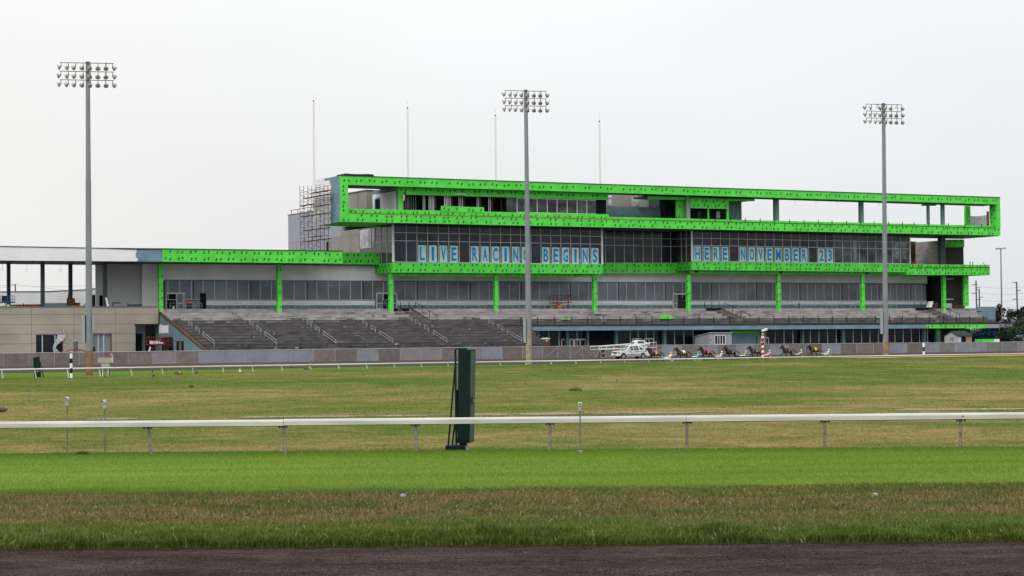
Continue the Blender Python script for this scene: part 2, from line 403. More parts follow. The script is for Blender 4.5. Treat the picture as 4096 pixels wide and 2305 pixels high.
M_GRAV = ground_mat('pale_gravel', [(.3, (.14, .11, .07)), (.5, (.25, .21, .165)), (.7, (.36, .32, .27))], .5, 3.0, (.6, 2.0, 1), fine=9.0, fineamt=.35)
M_EARTH = ground_mat('bare_earth', [(.3, (.33, .235, .115)), (.7, (.26, .19, .08))], .12, .7, fine=3.0, fineamt=.25)

YD = 29.25                            # near edge of the grass
def yturf(x): return 54.15 - .075 * np.asarray(x) + .35 * (fbm(np.asarray(x) + 50, np.zeros_like(np.asarray(x, float)), 1.6, 41) - .5)
def yedge(x): return YD - .024 * np.asarray(x) + .10 * (fbm(np.asarray(x) + 300, np.zeros_like(np.asarray(x, float)), 1.1, 40) - .5)
def bank_z(x, y):
    d = y - yedge(x)
    return .0 + .085 * smooth(0, .5, d) + .05 * fbm(x, y, .8, 9) * smooth(0, .3, d)
def build_ground():
    g = np.array([[-5000., 5000.], [-5000., 5000.]]); y = np.array([[-200., -200.], [8000., 8000.]])
    sheet('ground', g, y, np.full((2, 2), -.12), M_FARM)
    # near dirt track
    gx = np.concatenate([np.linspace(-45, -11, 40), np.linspace(-10.9, 10.9, 420), np.linspace(11, 45, 40)]); gy = np.concatenate([np.linspace(2, 22, 30), np.linspace(22.2, YD + .35, 150)])
    X, Y = np.meshgrid(gx, gy)
    hoof = smooth(.66, .80, fbm(X * .8, Y * 2.6, .45, 6))
    Zz = -.02 + .03 * (fbm(X * .6, Y * 2.2, 1.0, 5) - .5) + .022 * (fbm(X, Y * 1.4, .22, 7) - .5) - .035 * hoof
    sheet('dirt_track', X, Y, Zz, M_DIRT)
    # grass bank: rises from a ragged lip to a level bed
    xs = np.linspace(-40, 40, 900); ts = np.concatenate([[0, 0, .02, .06], np.linspace(.12, 1, 40)])
    X = np.tile(xs, (len(ts), 1)); Y0 = yedge(xs)
    Y = Y0[None, :] + ts[:, None] * (38.4 - Y0)[None, :]
    Zz = np.zeros_like(X); Zz[0] = -.06; Zz[1] = .015; Zz[2:] = .03 + .05 * fbm(X[2:], Y[2:], .8, 9)
    Zz[1:] = bank_z(X[1:], Y[1:])
    sheet('grass_bank', X, Y, Zz, M_BANK)
    xs = np.linspace(-45, 45, 400); X = np.tile(xs, (30, 1)); Y = 38.3 + np.linspace(0, 1, 30)[:, None] * (yturf(xs) - 38.3)[None, :]
    sheet('turf_strip', X, Y, .045 + .02 * fbm(X, Y, 2.0, 12), M_MOWN)
    # infield with the low mound beside the far rail
    pxs = np.concatenate([np.linspace(-3000, -200, 30), np.linspace(-150, 4250, 420), np.linspace(4300, 8000, 30)])
    fr = np.concatenate([np.linspace(0, .5, 130), np.linspace(.504, 1.0, 150)])
    P = np.tile(pxs, (len(fr), 1)); YR = rail_Yv(P) + 5
    Y = 51.0 + fr[:, None] * (YR * 1.03 - 51.0)
    X = (P - 2048) / FPX * Y
    o = sheet('infield_grass', X, Y, infield_z(X, Y, P), M_INF)
    at_ = o.data.attributes.new('dry', 'FLOAT', 'POINT'); at_.data.foreach_set('value', dryness(X, Y).ravel().astype(np.float32))
    # gravel path across the infield
    xs = np.linspace(-60, 60, 500); 
    c = 82.3 + .3 * np.sin(xs * .11)
    gap = smooth(.38, .55, fbm(xs, xs * 0 + 3, 3.0, 52)); a = c - .05 - gap * (.45 + .8 * fbm(xs, xs * 0, 1.2, 50)); b = c + .05 + gap * (.35 + 1.0 * fbm(xs, xs * 0 + 9, 1.4, 51))
    Y = np.stack([a, c, b]); X = np.tile(xs, (3, 1))
    sheet('gravel_path', X, Y, infield_z(X, Y, X / Y * FPX + 2048) + .014, M_GRAV)
    # bare earth on the crest of the mound by the right-hand mast
    pxs = np.linspace(3280, 4400, 120); 
    f0 = .905 + .035 * fbm(pxs, pxs * 0, 130, 60); f1 = 1.0 - .03 * fbm(pxs, pxs * 0 + 5, 160, 61)
    taper = smooth(3280, 3500, pxs)
    f0 = f1 + (f0 - f1) * np.maximum(.02, taper)
    rows = [f0 + (f1 - f0) * k for k in np.linspace(0, 1, 12)]
    P = np.tile(pxs, (12, 1)); Y = np.stack(rows) * rail_Yv(P); X = (P - 2048) / FPX * Y
    sheet('bare_earth_patch', X, Y, mound(P, Y) + .05, M_EARTH)
    # beyond the rail: turf course, dirt track, apron
    def quadsheet(name, u0, u1, v0, v1, z0, z1, m):
        us = np.linspace(u0, u1, 40); vs = np.linspace(v0, v1, 8)
        Ug, Vg = np.meshgrid(us, vs)
        X = ORG.x + Ug * UD.x + Vg * VD.x; Y = ORG.y + Ug * UD.y + Vg * VD.y
        Zz = z0 + (z1 - z0) * (Vg - v0) / (v1 - v0)
        sheet(name, X, Y, Zz, m)
    quadsheet('turf_course', -260, 420, V_RAIL - 1, V_TURF, -.03, -.03, M_TURF)
    quadsheet('far_track', -260, 420, V_TURF - .2, V_FENCE + .5, -.02, .12, M_FTRK)
    quadsheet('apron', -260, 420, V_FENCE + .4, 70, .0, .0, M_APRON)
build_ground()

# ------------------------------------------------------------------ grass blades
def blade_mat():
    m = bpy.data.materials.new('grass_blade'); m.use_nodes = True; t = m.node_tree; p = t.nodes['Principled BSDF']
    a = N(t, 'ShaderNodeAttribute', attribute_name='hue'); t.links.new(a.outputs['Color'], p.inputs['Base Color'])
    p.inputs['Roughness'].default_value = .65; p.inputs['Specular IOR Level'].default_value = .2
    tr = N(t, 'ShaderNodeBsdfTranslucent'); t.links.new(a.outputs['Color'], tr.inputs[0])
    ms = N(t, 'ShaderNodeMixShader'); ms.inputs[0].default_value = .3
    t.links.new(p.outputs[0], ms.inputs[1]); t.links.new(tr.outputs[0], ms.inputs[2])
    t.links.new(ms.outputs[0], t.nodes['Material Output'].inputs[0])
    return m
M_BLADE = blade_mat()
def blades(name, x, y, z, h, wd, lean, col, m=M_BLADE):
    n = len(x); az = RNG.random(n) * 2 * np.pi; la = RNG.random(n) * 2 * np.pi
    dx, dy = np.cos(az) * wd / 2, np.sin(az) * wd / 2
    lx, ly = np.cos(la) * lean * h, np.sin(la) * lean * h
    V = np.empty((n, 5, 3), np.float32)
    V[:, 0] = np.stack([x - dx, y - dy, z - .02], -1); V[:, 1] = np.stack([x + dx, y + dy, z - .02], -1)
    V[:, 2] = np.stack([x + dx * .8 + lx * .35, y + dy * .8 + ly * .35, z + h * .58], -1)
    V[:, 3] = np.stack([x - dx * .8 + lx * .35, y - dy * .8 + ly * .35, z + h * .58], -1)
    V[:, 4] = np.stack([x + lx, y + ly, z + h * np.sqrt(np.maximum(.2, 1 - lean ** 2 * .5))], -1)
    base = np.arange(n, dtype=np.int32)[:, None] * 5
    loops = np.concatenate([base + np.array([0, 1, 2, 3]), base + np.array([3, 2, 4])], 1).astype(np.int32).ravel()
    me = bpy.data.meshes.new(name); me.vertices.add(n * 5); me.loops.add(n * 7); me.polygons.add(n * 2)
    me.vertices.foreach_set('co', V.ravel()); me.loops.foreach_set('vertex_index', loops)
    ls = (np.arange(n, dtype=np.int32)[:, None] * 7 + np.array([0, 4])).ravel(); me.polygons.foreach_set('loop_start', ls.astype(np.int32))
    me.update(calc_edges=True)
    at_ = me.attributes.new('hue', 'FLOAT_COLOR', 'POINT')
    c = np.ones((n, 5, 4), np.float32); c[:, :, :3] = col[:, None, :]
    at_.data.foreach_set('color', c.ravel())
    me.materials.append(m)
    o = bpy.data.objects.new(name, me); COL.objects.link(o); o['kind'] = 'stuff'; return o
def mixc(a, b, t): return np.array(a)[None] * (1 - t[:, None]) + np.array(b)[None] * t[:, None]
def build_grass():
    # bank: lush lip at the dirt, brown middle, green fringe
    n = 290000
    y = YD + .02 + (38.6 - YD) * RNG.random(n) ** 1.12; half = y * .285 + 1.2
    x = (RNG.random(n) * 2 - 1) * half
    k_ = 34000; y[:k_] = YD + .55 * RNG.random(k_) ** 1.3
    y = y + (yedge(x) - YD) * (1 - smooth(1.5, 6, y - YD)); y = np.maximum(y, yedge(x) - .02 + .06 * RNG.random(n))
    cl = fbm(x, y, .55, 70); big = fbm(x * .7, y * 1.6, 2.6, 71); fine = RNG.random(n)
    d = y - yedge(x)
    lush = 1 - smooth(.9, 3.5, d + 3.2 * (big - .5))
    fringe = smooth(7.4, 9.6, d + 2.0 * (fbm(x, y, 1.3, 73) - .5))
    lip = 1 - smooth(.15, 1.0, d)
    dry = np.clip((1 - lush) * (1 - fringe) * smooth(.36, .66, .55 * big + .45 * fbm(x, y, 1.0, 74) + .12), 0, 1)
    keep = RNG.random(n) < (.40 + .8 * smooth(.32, .6, cl))
    h = (.05 + .05 * cl + .04 * lush * (cl * 1.4) + .03 * lip * cl) * (.5 + .9 * fine)
    tuft = smooth(.62, .75, fbm(x, y, .45, 77)) * lip; h *= 1 + .7 * tuft
    colg = mixc((.078, .128, .018), (.150, .190, .036), RNG.random(n)); cold = mixc((.210, .140, .050), (.300, .220, .095), RNG.random(n))
    colm = mixc((.085, .098, .024), (.135, .130, .038), RNG.random(n))
    t = RNG.random(n)
    patch = smooth(.52, .66, fbm(x, y * 1.3, .9, 76)) * (1 - lush); dry = dry * (1 - .75 * patch); isdry = t < dry * .66; ismid = (~isdry) & (t < dry * .66 + .34 * (1 - lush))
    col = np.where(isdry[:, None], cold, np.where(ismid[:, None], colm, colg)) * (.8 + .4 * RNG.random(n))[:, None]
    pale = RNG.random(n) < .02; col[pale] = (.42, .38, .22)
    k = keep
    blades('bank_grass', x[k], y[k], bank_z(x, y)[k], h[k], (.011 + .007 * RNG.random(n))[k], (.25 + .75 * RNG.random(n))[k], col[k])
    # mown strip
    n = 290000
    y = 38.0 + 16.4 * RNG.random(n); half = y * .285 + 1.2; x = (RNG.random(n) * 2 - 1) * half
    y = 38.0 - .045 * x + (y - 38.0) / 16.4 * (yturf(x) - 38.0 + .045 * x)
    big = fbm(x * .3, y * 2.0, 3.0, 80)
    h = (.035 + .03 * RNG.random(n)) * (1 - .25 * smooth(38, 55, y))
    col = mixc((.158, .258, .032), (.288, .415, .070), np.clip(.15 + 1.1 * (big - .3) + .38 * (RNG.random(n) - .5), 0, 1))
    edge = smooth(49.5, 54.0, y + .075 * x + 1.5 * (big - .5)); col = col * (1 - edge[:, None]) + mixc((.085, .190, .018), (.120, .205, .03), RNG.random(n)) * edge[:, None]
    e2 = 1 - smooth(37.6, 41.6, y + .045 * x + 1.8 * (fbm(x, y, 1.4, 82) - .5)); col = col * (1 - e2[:, None]) + mixc((.060, .130, .016), (.095, .165, .03), RNG.random(n)) * e2[:, None]
    blades('mown_grass', x, y, np.full(n, .055), h * (1 + .8 * e2), .009 + .007 * RNG.random(n), .3 + .6 * RNG.random(n), col)
    # infield: fine blades by the near rail, coarser clumps farther off
    def patch(name, n, y0, y1, pw, h0, w0, wk, fade0, fade1, gain):
        y = y0 + (y1 - y0) * RNG.random(n) ** pw; half = y * .285 + 1.2; x = (RNG.random(n) * 2 - 1) * half
        if y0 < 60: y = np.maximum(y - .075 * x * (1 - smooth(54, 70, y)), yturf(x) + .03)
        d = np.clip(dryness(x, y) + .55 * (RNG.random(n) - .5), 0, 1); b2 = fbm(x, y, 1.1, 91)
        col = dry_col(d) * (gain + .45 * (RNG.random(n) - .5))[:, None]
        k = (RNG.random(n) < 1 - smooth(fade0, fade1, y)) & (RNG.random(n) < .35 + 1.1 * smooth(.36, .62, b2))
        k &= y < rail_Yv(x / y * FPX + 2048) - 1.5
        h = h0 * (.35 + .9 * RNG.random(n)) * (.6 + 1.0 * b2)
        blades(name, x[k], y[k], infield_z(x, y, x / y * FPX + 2048)[k] - .005, h[k], (w0 + wk * y)[k] * (.6 + .7 * RNG.random(n))[k], (.4 + .7 * RNG.random(n))[k], col[k])
    patch('infield_tufts', 130000, 54.2, 84, 1.4, .044, .008, .0001, 70, 84, 1.25)
    patch('infield_clumps', 120000, 74, 235, 1.35, .055, .0, .00042, 215, 240, 1.6)
build_grass()
# single weeds that stand out
def weed(px, py, wpx, hpx, label, c=(.05, .11, .02)):
    p = on_ground(px, py, .06); sc = p.y / FPX; n = 260
    r = wpx * sc / 2; h = hpx * sc
    a = RNG.random(n) * 6.283; q = np.sqrt(RNG.random(n)) * r
    o = blades('weed', p.x + np.cos(a) * q, p.y + np.sin(a) * q, np.full(n, .06), h * (.25 + .9 * RNG.random(n)) * np.sqrt(np.maximum(.08, 1 - (q / r) ** 2)), np.full(n, max(.012, sc * .9)), .3 + .6 * RNG.random(n), mixc(c, (.06, .11, .022), RNG.random(n)))
    del o['kind']; tag(o, label, 'weed', 'weeds in the infield')
weed(2302, 1564, 56, 24, 'wide dark green weed clump alone in the middle of the infield', (.038, .085, .018))
weed(330, 1818, 60, 22, 'low green weed clump at the turf edge between two sprinkler risers')
weed(766, 1550, 22, 14, 'small upright weed tuft in the infield beyond the thin stake')
# ------------------------------------------------------------------ the grandstand
def VZ(px, py, u):                       # plane u = const
    d = ray(px, py); o = Vector((0, 0, EYE)) - ORG
    t = (u - o.dot(UD)) / d.dot(UD); q = o + d * t
    return q.dot(VD), q.z
GS = thing('grandstand', 'long unfinished grandstand wrapped in bright green sheathing, with a hollow green frame on its roof', 'grandstand', WP(75, 8, 0))
VB, VC, VR, VW = 4.4, 5.6, 9.7, 12.0      # box fronts, column fronts, recess, concourse wall
def gpart(name, mats, parent=GS, **k):
    return lambda mb: mb.build(name, mats, parent, **k)
GM = [GREEN, GREENM]
zdb = Z(1364, 887.3, 0)                   # underside of the roof deck
zdb2 = Z(4002, 942.8, 0); ZDB = (zdb + zdb2) / 2
U0, U1 = U(1364, 0, 800), U(4001, 0, 870)
ZRT = (Z(1364, 702, 0) + Z(4000, 790, 0)) / 2
ZRB = (Z(1392, 739, 0) + Z(3986, 818.6, 0)) / 2
# hollow roof frame
fr = GS
mb = fmb(); c = strip(mb, 1364, 702, 739, 4000.5, 790, 818.6, 0, .5); marks(mb, c, 0)
mb.build('upper_beam', GM, fr)
mb = fmb(); c = strip(mb, 1364, 852, 887.3, 4001.5, 912.5, 942.8, 0, .5); marks(mb, c, 0, row=.75, period=2.9)
mb.build('lower_beam', GM, fr)
mb = fmb(); c = strip(mb, 1364, 739, 852, 1392, 739.6, 852.4, 0, .5)
for z in np.arange(c[1] + .5, c[2] - .3, .72):
    marks(mb, (c[0] - .2, z - .36, z + .36, c[3] + .3, z - .36, z + .36), 0, row=.72, period=9)
mb.build('corner_post', GM, fr)
mb = fmb(); c = strip(mb, 3986, 818.6, 912.5, 4001, 819, 913, 0, .5)
mb.box(U(3988, 0, 860), U1 - .02, .5, 2.4, c[1], c[2] + .02); side_marks(mb, U(3988, 0, 860), .5, 2.4, c[1], c[2])
mb.build('corner_post', GM, fr)
mb = fmb(); c = strip(mb, 1392, 835, 862, 2436, 857.5, 887, 1.4, 1.6); marks(mb, c, 1.4, row=2)
c = strip(mb, 2436, 867.6, 887, 3986, 904, 926, 1.4, 1.6); 
c = strip(mb, 1764, 824, 846, 1936, 829.6, 851, 1.3, 1.39); marks(mb, c, 1.3, row=1.1)
mb.build('parapet', GM, fr)
mb = fmb(); strip(mb, 1393, 850.4, 853, 2600, 879, 881, -.08, -.01); mb.build('timber_edge', WOOD, fr)
mb = fmb(); strip(mb, 2600, 879.6, 881.4, 3986, 911.4, 913, -.08, -.01); mb.build('timber_edge', RUST, fr)
mb = fmb(); mb.box(U0 + .5, U1 - .6, .5, 5.0, ZRB + .04, ZRT - .25); mb.box(U0 + .5, U(1700, 5), 5.0, 9.4, ZRB + .06, ZRT - .3)
mb.build('roof_slab', DTEAL, fr)
mb = fmb(); mb.box(U0 + .45, U1 - .1, .51, 12.6, zdb + .03, zdb + .75); mb.build('roof_deck', DTEAL, fr)
mb = fmb(); mb.box(U0 + .1, U(1590, 0), .5, 12.4, zdb - .03, zdb + .02); mb.build('deck_soffit', GREEN, fr)
mb = fmb(); strip(mb, 1364, 700.8, 702.6, 4001, 788.6, 790.6, -.12, .4)
us = [U(x, .2) for x in (1366, 1385, 1420, 1450, 1470, 1494, 1497)]; hs = [.05, .22, .16, .2, .26, .22, .06]
for i in range(6):
    z0 = ZRT + .1
    mb.prism([(us[i], -.1, z0 - .2), (us[i + 1], -.1, z0 - .2), (us[i + 1], -.1, z0 + hs[i + 1]), (us[i], -.1, z0 + hs[i])], [(us[i], 2, z0 - .2), (us[i + 1], 2, z0 - .2), (us[i + 1], 2, z0 + hs[i + 1]), (us[i], 2, z0 + hs[i])])
mb.build('roof_flashing', BLACK, fr)
# left end wall of the frame: blue membrane at the front, white board with a toothed edge behind
mb = fmb(); mb.box(U0 + .05, U0 + .45, .5, 12.7, zdb + .05, ZRT - .05); mb.build('end_wall', BLUEB, fr)
mb = fmb(); n = 15; hh = (ZRT - zdb) / n
for i in range(n):
    v0 = [4.6, 4.35, 4.5, 4.75, 4.55, 4.9][(i * 5) % 6] + .15
    if i >= n - 1: v0 = 7.5
    mb.box(U0 - .03, U0 + .04, v0, 12.75, zdb + i * hh + (.0 if i else -.1), zdb + (i + 1) * hh)
mb.build('end_cladding', WHITE, fr)
# guard posts on the deck edge
for x in [2490.8, 2554, 2617, 2679, 2805, 2861.6, 2922, 2981, 3041, 3100, 3158, 3216, 3273, 3328, 3386.5, 3443, 3496, 3554, 3610, 3656, 3715, 3793, 3859.5, 3926]:
    v = .25 if x > 2700 else 3.0
    u = U(x, v, 880); zb = Z(x, 881 + (x - 2600) * .0232, v)
    mb = fmb(); mb.box(u - .06, u + .06, v - .06, v + .06, zb - .15, zb + .85); mb.build('guard_post', BLACK, fr)
# ---- rooms inside the frame
rm = GS
uw = U(1594, 1.2, 800); zf = zdb + .8; zt = ZRB
mb = fmb(); mb.box(uw, uw + .3, 1.7, 12.6, zf, zt); mb.build('side_wall', TEAL, rm)
mb = fmb(); mb.box(uw - .06, uw - .01, 2.2, 12.4, zf + .5, zt - .8); mb.build('side_cladding', WHITE, rm)
va, _ = VZ(1504, 820, uw); vb, zd_ = VZ(1521, 796, uw)
mb = fmb(); mb.box(uw - .12, uw - .05, min(va, vb), max(va, vb), zf + .4, zd_); o = mb.build('door', DARK, rm)
mb = fmb(); mb.box(uw - .10, uw - .04, max(va, vb), max(va, vb) + .35, zf + .4, zd_ + .05); mb.box(uw - .10, uw - .04, min(va, vb), max(va, vb), zd_ - .01, zd_ + .25); mb.build('door_frame', BLUETRIM, o)
mb = fmb(); c = strip(mb, 1594, 737, 778, 2433, 771, 800.5, 1.6, 2.0); marks(mb, c, 1.6, row=1.0)
c = strip(mb, 1594, 778, 841, 1612, 778, 842, 1.6, 2.0)
mb.build('fascia', GM, rm)
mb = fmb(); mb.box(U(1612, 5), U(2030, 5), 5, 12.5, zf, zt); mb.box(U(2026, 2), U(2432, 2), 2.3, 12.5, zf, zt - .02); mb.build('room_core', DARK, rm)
mb = fmb()
for z_ in (55, 75, 95, 115, 250, 270, 290, 310, 330, 440, 462, 485, 672, 692, 822, 842):
    x = 1700 + z_ * .3103; u = U(x, 2.6, 800); mb.box(u - .055, u + .055, 2.6, 2.7, zf, zt - .3)
for z_ in (1910, 1930, 1985, 2005, 2025, 2045, 2190, 2215, 2240):
    x = 1100 + z_ * .3103; u = U(x, 2.6, 800); mb.box(u - .055, u + .055, 2.6, 2.7, zf, zt - .3)
for z_ in (1660, 1685, 1705, 1725, 1755, 1785, 1815):
    x = 1100 + z_ * .3103; u = U(x, 3.6, 800); mb.box(u - .025, u + .025, 3.6, 3.65, zf, zt - .3)
mb.build('stud_partition', MULL, rm)
mb = fmb()
for z_ in (140, 352, 505, 715, 868, 985):
    x = 1700 + z_ * .3103; u = U(x, 2.9, 800); mb.box(u - .09, u + .09, 2.9, 3.1, zf, zt - .3)
mb.build('timber_frame', BROWNW, rm)
mb = fmb(); strip(mb, 2026, 791.5, 848, 2384, 801.5, 857, 1.8, 2.0); gl = mb.build('window', GL_LIGHTER, rm)
mb = fmb()
for x in (2067.7, 2148.4, 2188.7, 2228, 2268.4, 2308, 2347):
    u = U(x, 1.75, 820); mb.box(u - .06, u + .06, 1.7, 1.79, Z(x, 850 + (x - 2068) * .02, 1.75), Z(x, 793 + (x - 2026) * .028, 1.75))
strip(mb, 2067, 792.4, 794, 2384, 801.3, 803, 1.7, 1.8); strip(mb, 2067, 848, 849.6, 2384, 855.6, 857.2, 1.7, 1.8)
mb.build('frame', MULL, gl)
mb = fmb(); strip(mb, 1820, 775.5, 778.5, 1864, 776.5, 779.5, 1.2, 1.5); mb.build('light_fitting', WPAINT, rm)
# terrace between the two rooms
mb = fmb(); mb.box(U(2433, 14), U(2601, 14), 14, 15, zf, Z(2433, 770, 14)); mb.build('rear_wall', BEIGE2, rm)
mb = fmb(); strip(mb, 2598, 775, 845, 2700, 778, 850, 13, 13.3); mb.build('rear_wall', DTEAL, rm)
mb = fmb(); strip(mb, 2430, 824.5, 867, 2704, 833, 876, 8, 8.3); mb.build('low_wall', TEAL, rm)
ux = U(2541, 12, 800); zz = Z(2541, 825, 12); mb = fmb()
mb.box(ux - .6, ux + .6, 11.4, 12.6, zz, zz + 2.0); mb.lathe((ux + .2, 12, zz + 1.2), [(.05, -1.2), (.75, -1.0), (.95, 0), (.75, .7), (.05, .9)], 12); mb.build('duct', STEEL, rm, smooth=True)
ux = U(2440, 12, 800); mb = fmb(); mb.lathe((ux, 12, Z(2440, 828, 12)), [(.35, 0), (.5, .5), (.35, 1.4), (.5, 2.0), (.2, 2.3)], 10); mb.build('wrapped_duct', PLASTIC, rm, smooth=True)
# second room
mb = fmb(); c = strip(mb, 2593, 784, 798.5, 2742, 790, 799, 2.2, 2.6); mb.build('fascia', GM, rm)
mb = fmb(); c = strip(mb, 2705, 799, 873, 2742, 800, 875, 3.4, 3.8); marks(mb, c, 3.4, row=.9, period=5)
mb.build('fascia', GM, rm); mb = fmb(); c = strip(mb, 2761, 790, 833, 2915, 797, 836, 2.2, 2.6); marks(mb, c, 2.2, row=.8)
strip(mb, 2908, 836, 879, 2915, 836, 879, 2.2, 2.6); strip(mb, 2832, 833, 876, 2836, 833, 876, 2.2, 2.5)
c = strip(mb, 2915, 795, 804.5, 3019, 797, 805, 2.2, 2.6)
mb.build('fascia', GM, rm)
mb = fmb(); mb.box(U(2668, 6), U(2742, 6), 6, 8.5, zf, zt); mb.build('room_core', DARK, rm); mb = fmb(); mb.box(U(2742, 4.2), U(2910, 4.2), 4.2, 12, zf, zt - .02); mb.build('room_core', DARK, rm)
mb = fmb(); strip(mb, 2790, 845, 873, 2805, 845, 873, 3.9, 4.1); mb.build('door', BLACK, rm)
mb = fmb(); strip(mb, 2866, 845, 873, 2880, 845, 874, 3.9, 4.1); mb.build('door', GREYP, rm)
mb = fmb(); strip(mb, 2915, 803, 882, 2966, 805, 884, 6, 11.9); mb.build('room_wall', TEAL, rm)
mb = fmb(); mb.box(U(2593, 2.8), U(3019, 2.8), 2.65, 8, zt - .5, zt - .05); mb.build('canopy', DTEAL, rm)
for a, b, m in ((2742, 2761, GREYP), (3097.5, 3116.5, TEAL), (3438, 3455, TEAL), (3706, 3719, TEAL), (3762, 3779, TEAL)):
    v = 2.4; mb = fmb(); mb.box(U(a + 4, v, 840), U(b, v, 840), v, v + .4, zf - .2, ZRB + .1); mb.build('frame_column', m, rm)
for a in (3094.5, 3435.5):
    u = U(a, 3.2, 840); mb = fmb(); mb.tube((u, 3.2, zf - .2), (u, 3.2, ZRB), .13); mb.build('drain_pipe', DTEAL, rm)
mb = fmb(); mb.box(U(3864, 6, 860), U(3882, 6, 860), 6, 6.6, zf - .4, ZRB + .1); mb.build('frame_column', GM, rm)
mb = fmb(); strip(mb, 3697, 817.5, 823, 3745, 818, 823, 3.5, 4.5); mb.build('fascia', GM, rm)
mb = fmb()
pts = []
for i in range(9):
    f = i / 8; pts.append((3868 + 82 * f, 863 - 3 * f + 3.5 * math.sin(f * math.pi)))
for i in range(8):
    a, b = pts[i], pts[i + 1]; v = 7.6 + .15 * math.sin(i * 1.3)
    strip(mb, a[0], a[1], 905, b[0], b[1], 905, v, v + .03)
mb.build('hanging_banner', PLASTIC, rm)
mb = fmb(); mb.box(U(3950, 7.4, 880), U(3956.5, 7.4, 880), 7.4, 7.7, Z(3953, 905, 7.4), Z(3953, 846, 7.4)); mb.build('red_sheet', REDK, rm)
# loops of cable hanging under the roof slab
for x, y in ((3181, 813), (3265, 812), (3348, 813), (3515, 821), (3892, 829)):
    mb = fmb(); u, z = UZ(x, y, 3); r = .22
    for k in range(10):
        a, b = k * .628, (k + 1) * .628
        mb.tube((u + r * math.cos(a), 3, z + 1.2 * r * math.sin(a)), (u + r * math.cos(b), 3, z + 1.2 * r * math.sin(b)), .018, 4)
    mb.tube((u, 3, z + 1.2 * r), (u, 3, ZRB + .1), .018, 4); mb.build('cable_loop', BLACK, rm)
# ---- glazed level under the frame
gz = GS
UB0, UB1 = U(1571, VB, 1000), U(2406, VB, 1000); UC0, UC1 = U(2766, VB, 1000), U(3639, VB, 1000)
ZS = zdb - .02
def curtain(name, u0, u1, v, zb, us, zs, g=GL_DARK, w=.085):
    mb = fmb(); mb.box(u0, u1, v, v + .25, zb, ZS); gl = mb.build(name, g, gz)
    mb = fmb()
    for u in us: mb.box(u - w / 2, u + w / 2, v - .09, v - .005, zb, ZS)
    for z in zs: mb.box(u0, u1, v - .07, v - .004, z - w / 2, z + w / 2)
    mb.build('mullion_grid', MULL, gl); return gl
zb1 = (Z(1575, 1049.5, VB) + Z(2405, 1057, VB)) / 2
st1 = (U(2360, VB, 1000) - U(1624.7, VB, 1000)) / 18
us1 = [U(1624.7, VB, 1000) + st1 * k for k in range(19)]
h1a = (Z(1624, 931.4, VB) + Z(2360, 945.3, VB)) / 2; h1b = (Z(1624, 963, VB) + Z(2360, 977.3, VB)) / 2
curtain('curtain_wall', UB0, UB1, VB, zb1, us1, (h1a, h1b, zb1 + .04))
mb = fmb(); mb.box(UB0 - .12, UB0 + .28, VB - .12, VB + .1, zb1, ZS); mb.build('corner_trim', WPAINT, gz)
mb = fmb(); mb.box(UB1 - .1, UB1 + .28, VB - .12, VB + .3, zb1, ZS); mb.build('corner_trim', WPAINT, gz)
st2 = (U(3502.6, VB, 1000) - U(2808.9, VB, 1000)) / 20
us2 = [U(2808.9, VB, 1000) + st2 * k for k in range(24)]; us2 = [u for u in us2 if u < UC1]
zb2 = (Z(2770, 1046, VB) + Z(3502, 1053.6, VB)) / 2
h2a = (Z(2808, 954.4, VB) + Z(3500, 966.5, VB)) / 2; h2b = (Z(2808, 983, VB) + Z(3500, 993.5, VB)) / 2
ucl = us2[15]
curtain('curtain_wall', UC0, ucl, VB, zb2, [u for u in us2 if u <= ucl], (h2a, h2b, zb2 + .04))
curtain('curtain_wall', ucl + .001, UC1, VB, zb2, [u for u in us2 if u > ucl], (h2a, h2b, zb2 + .04), GL_LIGHTER)
for k, (x0, x1, y0, y1) in enumerate(((3572, 3597, 971, 1001), (3603, 3626, 971, 998), (3572, 3597, 1004, 1034), (3606, 3624, 1004, 1036), (3412, 3426, 960, 1050))):  # pale patches painted on the glass for light seen through the building
    mb = fmb(); strip(mb, x0, y0, y1, x1, y0, y1, VB - .02, VB - .004); mb.build('bright_pane_patch', mat('pane_light_tint', (.16, .19, .20), .2, .5, .8), gz)
mb = fmb(); mb.box(UC0 - .1, UC0 + .28, VB - .12, VB + .1, zb2, ZS); mb.build('corner_trim', WPAINT, gz)
mb = fmb(); mb.box(UC1 - .1, UC1 + .12, VB - .12, VB + .3, zb2, ZS); mb.build('corner_trim', WPAINT, gz)
zr = Z(2560, 1053, VR); usr = [U(x, VR, 1000) for x in (2420.4, 2458, 2496, 2534, 2571.5, 2608.4, 2645.4, 2682)]
curtain('curtain_wall', U(2400, VR), UC0, VR, zr, usr, (Z(2420, 951.3, VR), Z(2420, 981.7, VR)))
# side glass of the boxes, facing along the building
def side_curtain(u, v0, v1, zb, vs, zs, g):
    mb = fmb(); mb.box(u, u + .25, v0, v1, zb, ZS); gl = mb.build('side_curtain_wall', g, gz); mb = fmb()
    for v in vs: mb.box(u - .09, u - .005, v - .05, v + .05, zb, ZS)
    for z in zs: mb.box(u - .07, u - .004, v0, v1, z - .045, z + .045)
    mb.build('mullion_grid', MULL, gl)
side_curtain(UB0, VB + .12, 13.2, zb1, [6.9, 9.4, 12.0], (h1a, h1b), GL_RET)
side_curtain(UC0, VB + .12, VR, zb2, [6.2, 8.0], (h2a, h2b), GL_RET)
